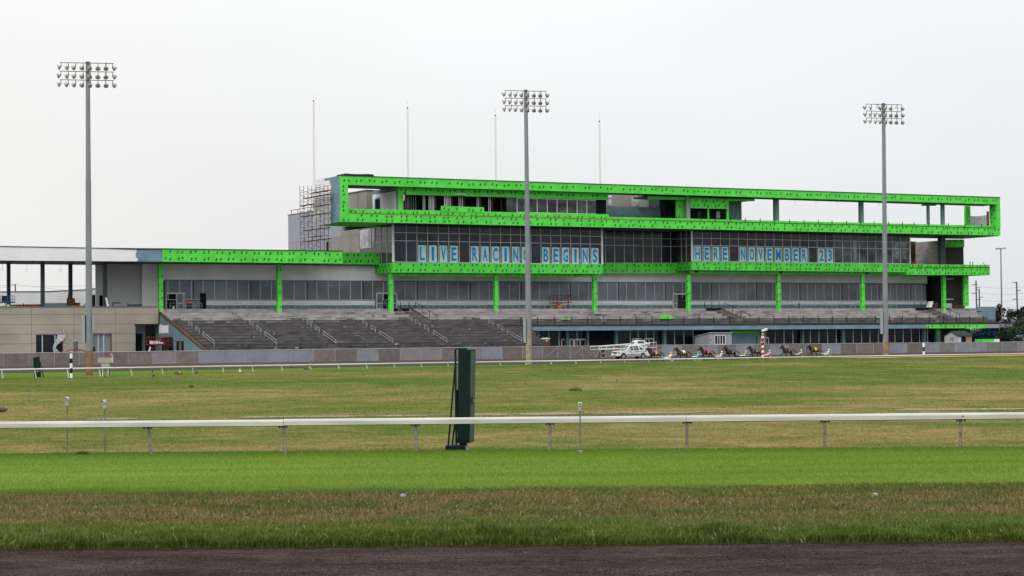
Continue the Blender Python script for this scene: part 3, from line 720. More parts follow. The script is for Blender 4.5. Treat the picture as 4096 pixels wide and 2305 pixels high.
# green bands below the glass
mb = fmb(); c = strip(mb, 1571, 1049.8, 1090.5, 2410, 1057, 1095.6, VB - .2, VB + .3); marks(mb, c, VB - .2, row=.9)
zbb = c[1]
mb.box(UB0 - .15, UB0 + .3, VB + .3, 13.2, c[1], c[2]); side_marks(mb, UB0 - .15, VB + .3, 13.2, c[1], c[2])
c = strip(mb, 1562, 1090.8, 1104.5, 2398, 1096, 1108.5, VC, VC + .8); marks(mb, c, VC, row=.9, sz=.2)
mb.build('fascia_band', GM, gz)
mb = fmb(); c = strip(mb, 2766, 1046.2, 1080.3, 3630, 1056, 1089.5, VB - .2, VB + .3); marks(mb, c, VB - .2, row=.85)
mb.box(UC0 - .15, UC0 + .3, VB + .3, VR + .2, c[1], c[2]); side_marks(mb, UC0 - .15, VB + .3, VR, c[1], c[2])
c2 = strip(mb, 2766, 1080.5, 1094, 3629, 1089.7, 1099, VC, VC + .8); marks(mb, c2, VC, row=.9, sz=.2)
mb.build('fascia_band', GM, gz)
mb = fmb(); c = strip(mb, 2395, 1051, 1094, 2762, 1051.5, 1093.5, VR - .1, VR + .3); marks(mb, c, VR - .1, row=1.0)
mb.build('fascia_band', GM, gz)
for x in (2780, 3118, 3460):
    mb = fmb(); strip(mb, x, 1082.5 + (x - 2766) * .0105, 1090 + (x - 2766) * .009, x + 14, 1082.5 + (x - 2766) * .0105, 1090 + (x - 2766) * .009, VC - .08, VC); mb.build('junction_box', BLACK, gz)
# solid core behind everything
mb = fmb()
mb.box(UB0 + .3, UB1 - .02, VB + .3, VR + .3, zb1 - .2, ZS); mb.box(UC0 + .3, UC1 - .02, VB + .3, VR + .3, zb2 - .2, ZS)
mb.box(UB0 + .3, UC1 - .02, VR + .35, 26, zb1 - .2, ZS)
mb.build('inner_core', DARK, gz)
# right-hand terrace slab
mb = fmb(); c = strip(mb, 3630, 1056.5, 1099, 3959, 1060, 1101, VB - .8, 13); marks(mb, c, VB - .8, row=.8, period=2.4)
mb.build('terrace_slab', GM, gz)
mb = fmb(); strip(mb, 3637, 1070, 1073, 3958.5, 1069.6, 1072.4, VB - .86, VB - .79); mb.build('groove_line', RUST, gz)  # dark strip set on the slab face in place of its groove
for x, h in ((3881, 15), (3892, 14), (3702, 12), (3761, 12)):
    u, z = UZ(x, 1060, VB); mb = fmb(); mb.box(u - .06, u + .06, VB, VB + .12, z - .1, z + h * .05); mb.build('guard_post', BLACK, gz)
u, z = UZ(3940, 1060, VB); mb = fmb(); mb.tube((u, VB, z - .05), (u - .55, VB, z + .5), .06); mb.build('bent_post', BLACK, gz)
# ---- end wall on the left: film-wrapped glass, tan panels, blue-grey panels
ew = GS
vp = [VZ(x, 960, UB0)[0] for x in (1490, 1442, 1367, 1154)]
zlow = VZ(1300, 1010, UB0)[1]; zj = VZ(1380, 945, UB0)[1]; ztop = VZ(1154, 856, UB0)[1]
mb = fmb(); mb.box(UB0, UB0 + .4, 13.2, vp[1], zlow - 2, ZS); mb.build('side_curtain_wall', GL_RET, ew)
mb = fmb()
for k in range(7):
    v0 = 12.2 + (vp[1] - 12.2) * k / 7; v1 = 12.2 + (vp[1] - 12.2) * (k + 1) / 7; d = .1 + .12 * (k % 2); d1 = .1 + .12 * ((k + 1) % 2)
    mb.prism([(UB0 - d, v0, zlow - .1 + .2 * (k == 0)), (UB0 - d1, v1, zlow - .1), (UB0 - d1, v1, ZS - .3), (UB0 - d, v0, ZS - .2 - .5 * (k == 0))], [(UB0 - d + .03, v0, zlow - .1), (UB0 - d1 + .03, v1, zlow - .1), (UB0 - d1 + .03, v1, ZS - .3), (UB0 - d + .03, v0, ZS - .2)])
mb.build('plastic_sheet', PLASTIC, ew, smooth=True)
mb = fmb()
for v in (13.3, vp[1] + .05): mb.box(UB0 - .28, UB0 - .02, v - .07, v + .07, zlow, ZS - .1)
mb.build('red_frame', REDK, ew)
mb = fmb(); mb.box(UB0 - .05, UB0 + .4, vp[1] + .1, vp[2], zj, ZS); mb.box(UB0 - .05, UB0 + .4, vp[1] + .1, vp[2] + 8, zlow - 2, zj - .06); mb.build('tan_cladding', BEIGE2, ew)
mb = fmb(); mb.box(UB0 - .05, UB0 + .4, vp[2], vp[3], zj + .0, ztop - .3); mb.box(UB0 - .05, UB0 + .4, vp[2] + 8, vp[3], zlow - 2, zj - .06); mb.build('grey_cladding', GREYP, ew)
mb = fmb(); mb.box(UB0 - .02, UB0 + .3, vp[1], vp[3] - .1, zj - .06, zj)
for k in range(1, 8):
    v = vp[1] + (vp[3] - vp[1]) * k / 8; mb.box(UB0 - .07, UB0 - .03, v - .03, v + .03, zlow - 2, min(ZS, ztop) - .3)
mb.build('panel_joint', JOINT, ew)
mb = fmb(); mb.box(UB0 - .1, UB0 + 3, vp[2], vp[3] + .2, ztop - .3, ztop - .15); mb.build('coping', JOINT, ew)
mb = fmb(); mb.box(UB0, UB0 + 35, 27, vp[3] - .05, zlow - 3, ztop - .32); mb.build('rear_block', GREYP, ew)
mb = fmb()
for v in np.linspace(vp[3] - 11, vp[3] - 1, 4): mb.tube((UB0 + .3, v, ztop - .2), (UB0 + .3, v, ztop + .7), .06)
mb.tube((UB0 + .3, vp[3] - 11.5, ztop + .7), (UB0 + .3, vp[3] - .5, ztop + .7), .06); mb.build('roof_rail', RUST, ew)
ztall = Z(1490, 759, 14)
mb = fmb(); mb.box(UB0 + .1, UB0 + 60, 16, 27, ZS + .8, ztall); mb.build('tall_block', BEIGE2, ew)
mb = fmb(); mb.box(UB0 + .02, UB0 + .1, 19.9, 20, ZS + .8, ztall - .1); mb.box(UB0 + .02, UB0 + .1, 15.9, 27, ZS + 2.2, ZS + 2.3); mb.box(UB0 - .1, UB0 + 60, 15.8, 27.1, ztall, ztall + .12); mb.build('panel_joint', JOINT, ew)
# ---- concourse level
cc = GS
ZF = Z(900, 1237, 8.0)                       # concourse floor
mb = fmb(); strip(mb, 645, 1040, 1121.5, 3708, 1062, 1135.8, VW, VW + .3); mb.build('upper_wall', PALEW, cc)
mb = fmb(); strip(mb, 660, 1119, 1123, 3706, 1134, 1137, VW - .05, VW - .01); mb.build('tape_strip', BLUETRIM, cc)
mb = fmb(); strip(mb, 826, 1202.5, 1221, 1500, 1203, 1220.5, VW - .02, VW + .3); strip(mb, 1587, 1203, 1220.5, 2690, 1202.5, 1219.5, VW - .02, VW + .3); strip(mb, 2757, 1202.5, 1219.5, 3706, 1201.8, 1218, VW - .02, VW + .3); mb.build('spandrel', WHITE, cc)
mb = fmb(); strip(mb, 826, 1221, 1240, 1500, 1220.5, 1240, VW, VW + .3); strip(mb, 1587, 1220.5, 1240, 2690, 1219.5, 1239, VW, VW + .3); strip(mb, 2757, 1219.5, 1239, 3706, 1218, 1238, VW, VW + .3); mb.build('base_wall', TEAL, cc)
colx = [645, 1119, 1566, 1987, 2382, 2757, 3117, 3453, 3779]
ub = [U(x, VC, 1150) for x in colx]; BAY = (ub[-1] - ub[0]) / 8
zg1 = (Z(900, 1202, VW) + Z(3600, 1202, VW)) / 2; zg2 = (Z(900, 1123, VW) + Z(3600, 1136, VW)) / 2
uL, uR = U(660, VW, 1160), U(3705, VW, 1160)
edges = [uL] + [U(x, VW, 1160) for x in (1119, 1566, 1987, 2382, 2757, 3117, 3453)] + [uR]
for i in range(8):
    a, b = edges[i], edges[i + 1]
    mb = fmb(); mb.box(a + .01, b - .01, VW + .05, VW + .3, zg1 - (2.1 if i == 0 else 0), zg2)
    if i == 0:
        pass
    gw = mb.build('concourse_window', GL_FILM, cc)
    mb = fmb(); n = 10; rd = []
    for k in range(n):
        u = a + (b - a) * (k + .25) / n
        if k in (2, 7): rd.append(u)
        mb.box(u - .05, u + .05, VW - .03, VW + .04, zg1, zg2)
    mb.box(a + .01, b - .01, VW - .03, VW + .04, zg1, zg1 + .08)
    mb.build('mullion_grid', MULL, gw)
    mb = fmb()
    for u in rd: mb.box(u + .35, u + .48, VW - .02, VW + .04, zg1, zg2)
    mb.box(a + .01, b - .01, VW - .04, VW + .04, zg1 - .1, zg1 - .01)
    mb.build('red_trim', mat('dark_red_tape', (.10, .02, .03), .7), gw)
def doorway(x0, x1, yt, yb, leafs, parent=cc):
    u0, u1 = U(x0, VW, 1200), U(x1, VW, 1200); zt_ = Z(x0, yt, VW); zb_ = ZF
    mb = fmb(); mb.box(u0, u1, VW - .02, VW + .04, zb_, zt_); d = mb.build('doorway', DARK, parent)
    mb = fmb(); mb.box(u0, u0 + .12, VW - .1, VW - .03, zb_, zt_); mb.box(u1 - .12, u1, VW - .1, VW - .03, zb_, zt_); mb.box(u0, u1, VW - .1, VW - .03, zt_ - .25, zt_)
    mb.build('door_frame', MULL, d)
    for a, b in leafs:
        ua, uc = u0 + (u1 - u0) * a, u0 + (u1 - u0) * b
        mb = fmb(); mb.box(ua, uc, VW - .09, VW - .04, zb_, zt_ - .25); mb.build('door_leaf', GL_FILM, d)
        mb = fmb()
        for q in (ua, uc - .14): mb.box(q, q + .14, VW - .14, VW - .10, zb_, zt_ - .26)
        mb.box(ua, uc, VW - .14, VW - .10, zb_ + 1.05, zb_ + 1.2); mb.box(ua, uc, VW - .14, VW - .10, zb_, zb_ + .2); mb.build('leaf_frame', MULL, d)
    return d
doorway(1503, 1588, 1171, 1233, ((.02, .32), (.72, .98)))
d = doorway(2690, 2750, 1174, 1233, ((.02, .30),))
doorway(664, 740, 1171, 1237, ((.52, .92),))
mb = fmb(); strip(mb, 801, 1173, 1236, 824, 1173, 1236, VW - .06, VW - .02); mb.build('doorway', DARK, cc)
mb = fmb(); u0, u1 = U(2706, VW), U(2740, VW); mb.face([(u0, VW - .15, ZF), (u0 + (u1 - u0) * .1, VW - .15, ZF + 2.4), (u0 + (u1 - u0) * .45, VW - .15, ZF + 2.9), (u0 + (u1 - u0) * .8, VW - .15, ZF + 1.8), (u1, VW - .15, ZF)]); mb.build('black_sheet', BLACK, cc)
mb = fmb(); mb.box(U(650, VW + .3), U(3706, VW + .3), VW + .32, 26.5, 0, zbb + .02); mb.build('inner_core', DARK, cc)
mb = fmb(); mb.box(U(640, 8), U(3990, 8), 7.9, VW + .28, ZF - .5, ZF - .03); mb.build('walkway', CONCM, cc)
# columns
for i, x in enumerate(colx):
    u = U(x, VC, 1150); zc0 = Z(x, 1244, VC); ztp = Z(x, 1053, 2.2) if i < 2 else Z(x, 1100, VC)
    mb = fmb(); mb.box(u - .38, u + .38, VC + .02, VC + .78, zc0, ztp)
    z = zc0 + .8
    while z < ztp - .5:
        marks(mb, (u - .55, z - .4, z + .4, u + .65, z - .4, z + .4), VC + .02, row=.8, period=9, sz=.25); z += 1.35
        side_marks(mb, u - .38, VC - .25, VC + .95, z - .7, z + .2, sz=.2)
    co = mb.build('column', GM, cc)
    mb = fmb(); mb.box(u - .5, u + .5, VC - .1, VC + .9, zc0 - 1.4, zc0); mb.build('column_base', CONC, co)
# left end of the lower roof
mb = fmb(); c = strip(mb, 650, 996.3, 1047, 1370, 1005, 1054.8, 2.0, 2.4); marks(mb, c, 2.0, row=1.0, period=2.3)
lz0, lz1 = c[1], c[2]; mb.build('wing_fascia', GM, cc)
mb = fmb(); c = strip(mb, 1366, 1009.5, 1057.5, 1520, 1010.5, 1059, 9.9, 10.3); marks(mb, c, 9.9, row=1.0, period=2.3); mb.build('wing_fascia', GM, cc)
mb = fmb(); mb.box(U(1370, 2) - .4, U(1370, 2), 2.4, 10, lz0, lz1); mb.build('wing_fascia_return', GREEN, cc)
mb = fmb(); strip(mb, 650, 993.5, 996.8, 1373, 1003, 1005.6, 1.9, 3); mb.build('roof_flashing', BLACK, cc)
mb = fmb(); mb.box(U(640, 3), U(1368, 3), 2.42, 26, lz0 + .05, lz1 - .4); mb.box(U(1300, 12), U(1500, 12), 10.4, 26, lz0 + .05, lz1 - .42); mb.build('wing_roof', DTEAL, cc)
# ---- stair tower and void at the right end
stw = GS
ua, ub_ = U(3783, 8, 1000), U(3854, 8, 1000)
mb = fmb(); mb.box(ua, ub_, 8, 21, 0, Z(3783, 962, 8)); mb.build('block_wall', BRICK, stw)
mb = fmb(); c = strip(mb, 3781, 958, 988.5, 3857, 958.5, 989, 7.8, 7.98); marks(mb, c, 7.8, row=.7, period=2.0); mb.build('fascia', GM, stw); mb = fmb(); strip(mb, 3642, 966, 970, 3666, 966, 970, 15, 15.3); mb.build('fascia', GM, stw)
mb = fmb(); mb.box(ua - .12, ua - .02, 8.5, 21, Z(3783, 1060, 8), Z(3783, 961, 8)); mb.build('side_wall', mat('tower_block', (.25, .225, .21), .9, .2, .7, stretch=(1, 1, 4)), stw)
mb = fmb(); mb.box(U(3641, 14), U(3664, 14), 14, 14.5, Z(3650, 1060, 14), Z(3650, 968, 14)); mb.build('doorway', BROWNW, stw)
mb = fmb(); mb.box(U(3763, VB, 1000), U(3782, VB, 1000), VB, VB + 1.0, Z(3770, 1061, VB), ZS); mb.build('tower_column', DTEAL, stw)
mb = fmb(); mb.box(U(3709, 13), U(3790, 13), 13, 14, 0, Z(3750, 1090, 13)); mb.build('stair_void', DARK, stw)
mb = fmb(); c = strip(mb, 3857, 1101, 1226, 3874, 1101, 1226, VC, VC + .55); marks(mb, (c[0] - .2, c[1], c[2], c[3] + .3, c[4], c[5]), VC, row=1.2, period=9); mb.build('column', GM, stw)
mb = fmb()
for y in (1113, 1195): strip(mb, 3787, y, y + 6, 3814, y, y + 6, 7.7, 7.95)
mb.build('stair_landing', CONC, stw)
# ------------------------------------------------------------------ letter sheets taped in the glass
def text_mesh(ch, size, ext, bold=0.0):
    cu = bpy.data.curves.new('t', 'FONT'); cu.body = ch; cu.size = size; cu.extrude = ext; cu.offset = bold
    cu.align_x = 'CENTER'; cu.align_y = 'BOTTOM_BASELINE'; cu.resolution_u = 3
    o = bpy.data.objects.new('t', cu); COL.objects.link(o); bpy.context.view_layer.update()
    me = bpy.data.meshes.new_from_object(o.evaluated_get(bpy.context.evaluated_depsgraph_get()))
    bpy.data.objects.remove(o); bpy.data.curves.remove(cu); return me
SHEET = mat('letter_sheet_paper', (.45, .68, .70), .7, .08, 1.0); INK = mat('blue_letter_ink', (.015, .205, .500), .6, .08, 1.0)
def letter_sheet(ch, u0, u1, v, z0, z1, label):
    uc, wd, hh = (u0 + u1) / 2, (u1 - u0), (z1 - z0)
    t = thing('letter_sheet', label, 'letter sheet', WP(uc, v, z0), 0, 'letter sheets in the upper windows')
    mb = fmb(); mb.box(u0, u1, v - .035, v - .012, z0, z1); mb.build('sheet', SHEET, t)
    me = text_mesh(ch, 1.0, .006, .024)
    co = np.empty(len(me.vertices) * 3); me.vertices.foreach_get('co', co); co = co.reshape(-1, 3)
    lo, hi = co.min(0), co.max(0); f = np.empty_like(co)
    tw = wd * (.30 if ch == 'I' else .64 if ch != 'M' else .74); th = hh * .82
    uu = (co[:, 0] - lo[0]) / (hi[0] - lo[0]) * tw - tw / 2; zz = (co[:, 1] - lo[1]) / (hi[1] - lo[1]) * th + hh * .09
    for i in range(len(co)):
        p = WP(uc + uu[i], v - .055 - co[i, 2], z0 + zz[i]) - t.location; f[i] = p
    me.vertices.foreach_set('co', f.ravel()); me.materials.append(INK); me.update()
    o = bpy.data.objects.new('letter', me); COL.objects.link(o); o.parent = t
ORD = ['first', 'second', 'third', 'fourth', 'fifth', 'sixth', 'seventh', 'eighth']
def word(wd, us, i0, z0, h, off0, label_word):
    seen = {}
    for k, ch in enumerate(wd):
        a, b = us[i0 + k], us[i0 + k + 1]; g = b - a
        seen[ch] = seen.get(ch, 0) + 1
        what = 'figure' if ch.isdigit() else 'letter'
        lab = f"pale sheet with blue {what} {ch}, {ORD[k]} {'sheet' if not ch.isdigit() else 'sheet'} of {label_word} in the window"
        letter_sheet(ch, a + g * .12, a + g * .87, VB, z0, z0 + h, lab)
hL = (Z(1690, 981, VB) - Z(1690, 1048.6, VB)) * .99
US1 = us1 + [us1[-1] + st1]
word('LIVE', US1, 1, zb1 + .06, hL, 0, 'the word LIVE'); word('RACING', US1, 6, zb1 + .06, hL, 0, 'the word RACING'); word('BEGINS', US1, 13, zb1 + .06, hL, 0, 'the word BEGINS')
US2 = [UC0 + .25] + us2
hL2 = (Z(2788, 985.5, VB) - Z(2788, 1044.4, VB)) * .99
word('HERE', US2, 0, zb2 + .06, hL2, 0, 'the word HERE'); word('NOVEMBER', US2, 5, zb2 + .06, hL2, 0, 'the word NOVEMBER'); word('23', US2, 14, zb2 + .06, hL2, 0, 'the number 23')

# ------------------------------------------------------------------ concrete seating stand
US_, UE_ = U(640, 6, 1240), U(2000, -15, 1380)
ST = thing('seating_stand', 'weathered concrete seating tiers, pale above and dark below, under the concourse windows', 'seating stand', WP(40, -5, 0))
VT, VBOT, ZBOT, NST = 7.6, V_FENCE + 1.8, Z(1000, 1413, V_FENCE + 2), 15
RISE = (ZF - ZBOT) / NST; TREAD = (VT - VBOT) / NST
def tier(k): return VT - TREAD * k, ZF - RISE * k        # front edge of tier k is at v - TREAD
NPALE = 4
URT = U(3990, -2, 1300)
NR = 6                                                   # tiers carried on over the lower storefront
UM = U(2010, -2.5, 1310)
REPAIR = mat('pale_repair', (.24, .225, .22), .9, .3, 2)
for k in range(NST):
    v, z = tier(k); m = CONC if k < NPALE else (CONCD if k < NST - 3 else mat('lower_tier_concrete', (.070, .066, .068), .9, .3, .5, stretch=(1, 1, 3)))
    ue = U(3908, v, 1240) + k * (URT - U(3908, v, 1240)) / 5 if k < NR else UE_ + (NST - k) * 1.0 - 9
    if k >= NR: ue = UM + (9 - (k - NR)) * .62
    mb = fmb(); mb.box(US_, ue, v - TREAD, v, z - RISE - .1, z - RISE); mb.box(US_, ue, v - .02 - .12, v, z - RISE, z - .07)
    mb.box(US_, ue, v - .2, v, z - .07, z - .005, 3 if k > 3 else 0)  # pale nose strip: the edge's catch of light put into its colour
    if k == 0: mb.box(US_, ue, v - .3, v + .4, z - RISE, z + .02)
    for i in range(34 if k < 5 else 9):                  # repairs, spalls and damp runs on the riser
        u = random.uniform(US_ + 2, ue - 6); L = random.uniform(.3, 3.2) if k < 5 else random.uniform(.1, .8) * (1 if random.random() < .8 else 2.5)
        q0, q1 = (0, 1) if random.random() < .3 else (random.uniform(.0, .4), random.uniform(.45, 1))
        mb.box(u, u + L, v - .155, v - .13, z - RISE + .02 + q0 * RISE * .9, z - RISE + q1 * RISE * .86, random.choice([1, 2, 2]) if k < 5 else random.choice([1, 3, 3]))
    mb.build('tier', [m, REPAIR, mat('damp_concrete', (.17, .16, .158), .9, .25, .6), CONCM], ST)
mb = fmb(); v, z = tier(NST); mb.box(US_ + 2.2, UM - 1, VBOT - .45, VBOT - .15, 0, z + .55); mb.build('front_parapet', CONCM, ST)
# left side wall of the stand
mb = fmb(); v9, z9 = tier(NST)
mb.prism([(US_ - .02, VT, 0), (US_ - .02, VBOT, 0), (US_ - .02, VBOT, z9 - .25), (US_ - .02, VT - TREAD, ZF - RISE - .2), (US_ - .02, VT, ZF - .2)], [(US_ - .35, VT, 0), (US_ - .35, VBOT, 0), (US_ - .35, VBOT, z9 - .25), (US_ - .35, VT - TREAD, ZF - RISE - .2), (US_ - .35, VT, ZF - .2)])
sw = mb.build('side_wall', TEAL, ST)
def on_side(x, y): return VZ(x, y, US_ - .36)
va, za = on_side(707, 1365); vb, _ = on_side(735, 1400)
mb = fmb(); mb.box(US_ - .42, US_ - .36, min(va, vb), max(va, vb), 0, za); mb.build('doorway', DARK, ST)
mb = fmb(); mb.box(US_ - .46, US_ - .40, min(va, vb) + .9, min(va, vb) + 2.2, 0, za - .1); mb.build('door', CONCM, ST)
va, za = on_side(648, 1349); vb, zb_ = on_side(692, 1400)
mb = fmb(); mb.box(US_ - .42, US_ - .36, min(va, vb), max(va, vb), 0, za); mb.build('window', GL_SHOP, ST)
va, za = on_side(637, 1290); vb, zb_ = on_side(674, 1333); vm, zm = on_side(655, 1300)
mb = fmb(); mb.box(US_ - .40, US_ - .36, min(va, vb), max(va, vb), zb_, zm - .1); mb.box(US_ - .40, US_ - .36, min(va, vb) + 3.5, max(va, vb), zm - .1, za - .4); mb.build('white_board', WHITE, ST)
for k in range(NST):
    v, z = tier(k); mb = fmb() if k == 0 else mb
    mb.prism([(US_ - .5, v, z - .15), (US_ - .5, v - TREAD, z - RISE - .15), (US_ - .5, v - TREAD, z - RISE + .12), (US_ - .5, v, z + .12)], [(US_ - .05, v, z - .15), (US_ - .05, v - TREAD, z - RISE - .15), (US_ - .05, v - TREAD, z - RISE + .12), (US_ - .05, v, z + .12)])
mb.build('edge_beam', RUST, ST)
# aisle handrails
def handrail(u, k0, k1, m=STEEL):
    va, za = tier(k0); vb, zb_ = tier(k1); va -= .5; vb -= .5; za -= RISE; zb_ -= RISE; mb = fmb()
    r = .038
    mb.tube((u, va, za), (u, va, za + 1.05), r); mb.tube((u, vb, zb_), (u, vb, zb_ + 1.05), r)
    mb.tube((u, va, za + 1.05), (u, vb, zb_ + 1.05), r); mb.tube((u, va, za + .55), (u, vb, zb_ + .55), r)
    mb.build('handrail', m, ST)
def aisle_u(px, py, k): v, z = tier(k); return UZ(px, py, v - .5)[0]
ais = [aisle_u(857, 1385, 12), aisle_u(1107, 1386, 12), aisle_u(1344, 1380, 12), aisle_u(1572, 1377, 12), aisle_u(1788, 1373, 12), aisle_u(2087, 1372, 12)]
for i, u in enumerate(ais):
    for a, b in ((1, 2), (3, 4), (5, 6), (7, 8), (9, 12)):
        if i == 5 and a < 5: continue
        handrail(u, a, b)
    mb = fmb()
    for k in range(3, 14):                            # aisle steps, half a tier each
        v, z = tier(k); mb.box(u - 1.4, u - .15, v - TREAD * .5, v - .15, z - RISE, z - RISE * .5)
    mb.build('aisle_step', CONCM, ST)
uA = U(2382, 2, 1260)
for u in (U(2466, 3, 1250), U(2600, 3, 1250), U(2838, 3, 1250), U(3160, 3, 1250), U(3338, 3, 1250), U(3500, 3, 1250)):
    handrail(u, 1, 4)
# stair cuts in the upper tiers; dark boxes stand for their shaded openings
for px in (1612, 2855, 3690):
    v, z = tier(0); u = U(px, v, 1240); mb = fmb()
    mb.box(u - 2.2, u + .6, v - TREAD * .9, v + .05, z - RISE * .8, z + .06); mb.build('stair_shade_box', DARK, ST)
    mb = fmb()
    for k in range(1, 5):
        v, z = tier(k); mb.box(u - .6, u + 1.5, v - TREAD, v - .16, z - RISE, z - RISE * .35); mb.box(u - .3, u + 1.5, v - TREAD * .5, v - .15, z - RISE * .4, z - RISE * .05)
    mb.build('stair_flight', CONCM, ST)
    va, za = tier(0); vb, zb_ = tier(5); mb = fmb(); mb.tube((u + 1.6, va, za + .1), (u + 1.6, vb, zb_ + .1), .16, 6); mb.build('stair_stringer', RUST, ST)
    mb = fmb()
    for f in (0, .33, .66, 1):
        v, z = va + (vb - va) * f, za + (zb_ - za) * f; mb.tube((u + 2.6, v, z - .1), (u + 2.6, v, z + 1.3), .06, 6)
    mb.tube((u + 2.6, va, za + 1.25), (u + 2.6, vb, zb_ + 1.25), .05, 6); mb.build('stair_rail', BLACK, ST)
    for k in range(4):
        pass
    for q in (-2.4, -.6, 1.2): mb = fmb(); mb.tube((u + q, VT - .2, ZF), (u + q, VT - .2, ZF + 1.35), .07, 6); mb.build('stair_head_post', BLACK, ST)
# black posts on the tiers at the foot of the stand
for u in np.arange(US_ + 8, UM - 2, (U(1436, VBOT) - U(1353, VBOT)) * 1.0 * 1.0 if False else 9.3):
    v, z = tier(13); mb = fmb(); mb.box(u - .05, u + .05, v - .4, v - .3, z - RISE, z + .35); mb.build('rail_post', BLACK, ST)
# grey pipe guard rail along the concourse
u = U(682, VT - .1, 1237); n = 0
while u < U(3700, VT, 1237):
    L = BAY * .265 if n % 2 == 0 else BAY * .24
    if any(abs(u + L / 2 - (U(px, 7, 1240) - .5)) < L / 2 + 1.2 for px in (1612, 2855, 3690)):
        u += L + 1.2; n += 1; continue
    mb = fmb(); v = VT + .1
    for k in range(5):
        x = u + L * k / 4; mb.tube((x, v, ZF), (x, v, ZF + 1.1), .032, 6)
    mb.tube((u, v, ZF + 1.1), (u + L, v, ZF + 1.1), .032, 6); mb.tube((u, v, ZF + .62), (u + L, v, ZF + .62), .026, 6)
    mb.build('guard_rail', STEEL, ST); u += L + (1.3 if n % 2 else 2.0); n += 1
# edge over the lower storefront: rusty angle, coloured fascia, posts
VF = tier(NR)[0] - .25; ve = VF
mb = fmb(); strip(mb, 2012, 1300, 1307, 4049, 1289.5, 1296, ve - .05, ve + .8); mb.build('edge_angle', mat('dark_rust_angle', (.040, .024, .021), .85, .4, 1.0), ST)
mb = fmb(); c = strip(mb, 2012, 1307, 1324.5, 3705, 1296.4, 1314, ve, ve + .4); mb.build('lower_fascia', BLUEB, ST)
mb = fmb(); c = strip(mb, 3705, 1296.4, 1314, 3947, 1295.7, 1313, ve, ve + .4); marks(mb, c, ve, row=.9, period=3.4); mb.build('lower_fascia', GM, ST)
mb = fmb(); c = strip(mb, 3947, 1295.7, 1313, 4049, 1295, 1311.5, ve, ve + .4); mb.build('lower_fascia', GREYP, ST)
UFR = U(4049, ve, 1300); zfl = Z(3000, 1300, ve) - .1
mb = fmb(); mb.box(UM - 6, UFR, ve + .4, VT, zfl - .55, zfl - .15); mb.build('slab', CONCM, ST)
xs = [2083, 2150.6, 2217.9, 2284.8, 2350.5, 2416, 2481.6, 2546, 2609, 2673, 2735, 2798, 2855.6, 2920, 2977, 3038, 3097, 3156, 3214, 3273, 3330, 3387, 3445, 3503, 3558.6, 3610, 3665, 3719, 3774, 3827, 3880, 3933, 3985, 4016]
for x in xs:
    u, z = UZ(x, 1300 - (x - 2050) * .0052, ve + .1); mb = fmb(); lean = random.uniform(-.06, .06)
    mb.prism([(u - .07, ve + .05, z - .1), (u + .07, ve + .05, z - .1), (u + .07, ve + .19, z - .1), (u - .07, ve + .19, z - .1)], [(u - .07 + lean, ve + .05, z + 1.45), (u + .07 + lean, ve + .05, z + 1.45), (u + .07 + lean, ve + .19, z + 1.45), (u - .07 + lean, ve + .19, z + 1.45)])
    mb.build('edge_post', BLACK if random.random() < .7 else RUST, ST)
# storefront below
VS = ve + 3.6
zs1 = Z(3000, 1321, VS) + .6
def shop(x0, x1, name='storefront_glass', m=GL_SHOP, step=35.0, z0=0.0, z1=None, mull=True, v=VS):
    u0, u1 = U(x0, v, 1350), U(x1, v, 1350); z1 = zs1 if z1 is None else z1
    mb = fmb(); mb.box(u0, u1, v, v + .3, z0, z1); g = mb.build(name, m, ST)
    if mull:
        n = max(1, round((x1 - x0) / step)); mb = fmb()
        for k in range(n + 1):
            u = u0 + (u1 - u0) * k / n; mb.box(u - .07, u + .07, v - .08, v - .01, z0, z1)
        mb.build('mullion_grid', MULL, g)
    return g
shop(2030, 2235, step=41); shop(2345, 2458, m=DARK, mull=False); shop(2467, 2520, mull=False); shop(2615, 2650, mull=False); shop(2660, 2772, step=36); shop(3100, 3742, step=34.5)
shop(2236, 2343, step=36); shop(2520, 2615, step=31); shop(3025, 3100, step=33); shop(2772, 2930, m=DARK, mull=False)
for x0, x1 in ((2245, 2258), (2278, 2292), (2297, 2340), (2528, 2565), (2576, 2613), (3040, 3072)):
    u0, u1 = U(x0, VS, 1350), U(x1, VS, 1350); mb = fmb()
    for u in np.linspace(u0, u1, 2 if x1 - x0 < 20 else 3): mb.box(u - .11, u + .11, VS - .14, VS - .08, 0, 2.9 + .6)
    mb.box(u0, u1, VS - .14, VS - .08, 3.35, 3.6); mb.build('door_frame', MULL, ST)
for x0, x1 in ((2262, 2271), (2345, 2352), (2458, 2468), (2650, 2661), (3025, 3036), (3205, 3212), (3366, 3376), (3690, 3700), (3742, 3758)):
    mb = fmb(); mb.box(U(x0, VS - .5, 1350), U(x1, VS - .5, 1350), VS - .9, VS - .15, 0, zs1); mb.build('storefront_column', TEAL, ST)
mb = fmb(); strip(mb, 2929, 1334, 1392, 3025, 1334, 1391, VS - .6, VS - .1); mb.build('garage_panel', BLUEB, ST)
mb = fmb(); strip(mb, 2921, 1322.5, 1334, 3032, 1322, 1333.5, VS - .8, VS - .61); strip(mb, 3024, 1333, 1345, 3032, 1333, 1345, VS - .8, VS - .6); mb.build('green_lintel', GREEN, ST)
for x0, x1, y0, y1, v in ((3747, 3757, 1317, 1341, VS - 1.1), (3833, 3881, 1316.5, 1335.5, VS + 3), (4016, 4023, 1314, 1342, VS - 1.1)):
    mb = fmb(); strip(mb, x0, y0, y1, x1, y0, y1, v, v + .2); mb.build('green_panel', GREEN, ST)
mb = fmb(); strip(mb, 3758, 1316, 1395, 3832, 1316, 1392, VS + 2, VS + 2.3); mb.box(U(3758, VS), U(3990, VS), VS + 12, VS + 12.4, 0, zs1 - .2); mb.build('rear_wall', BRICK, ST)
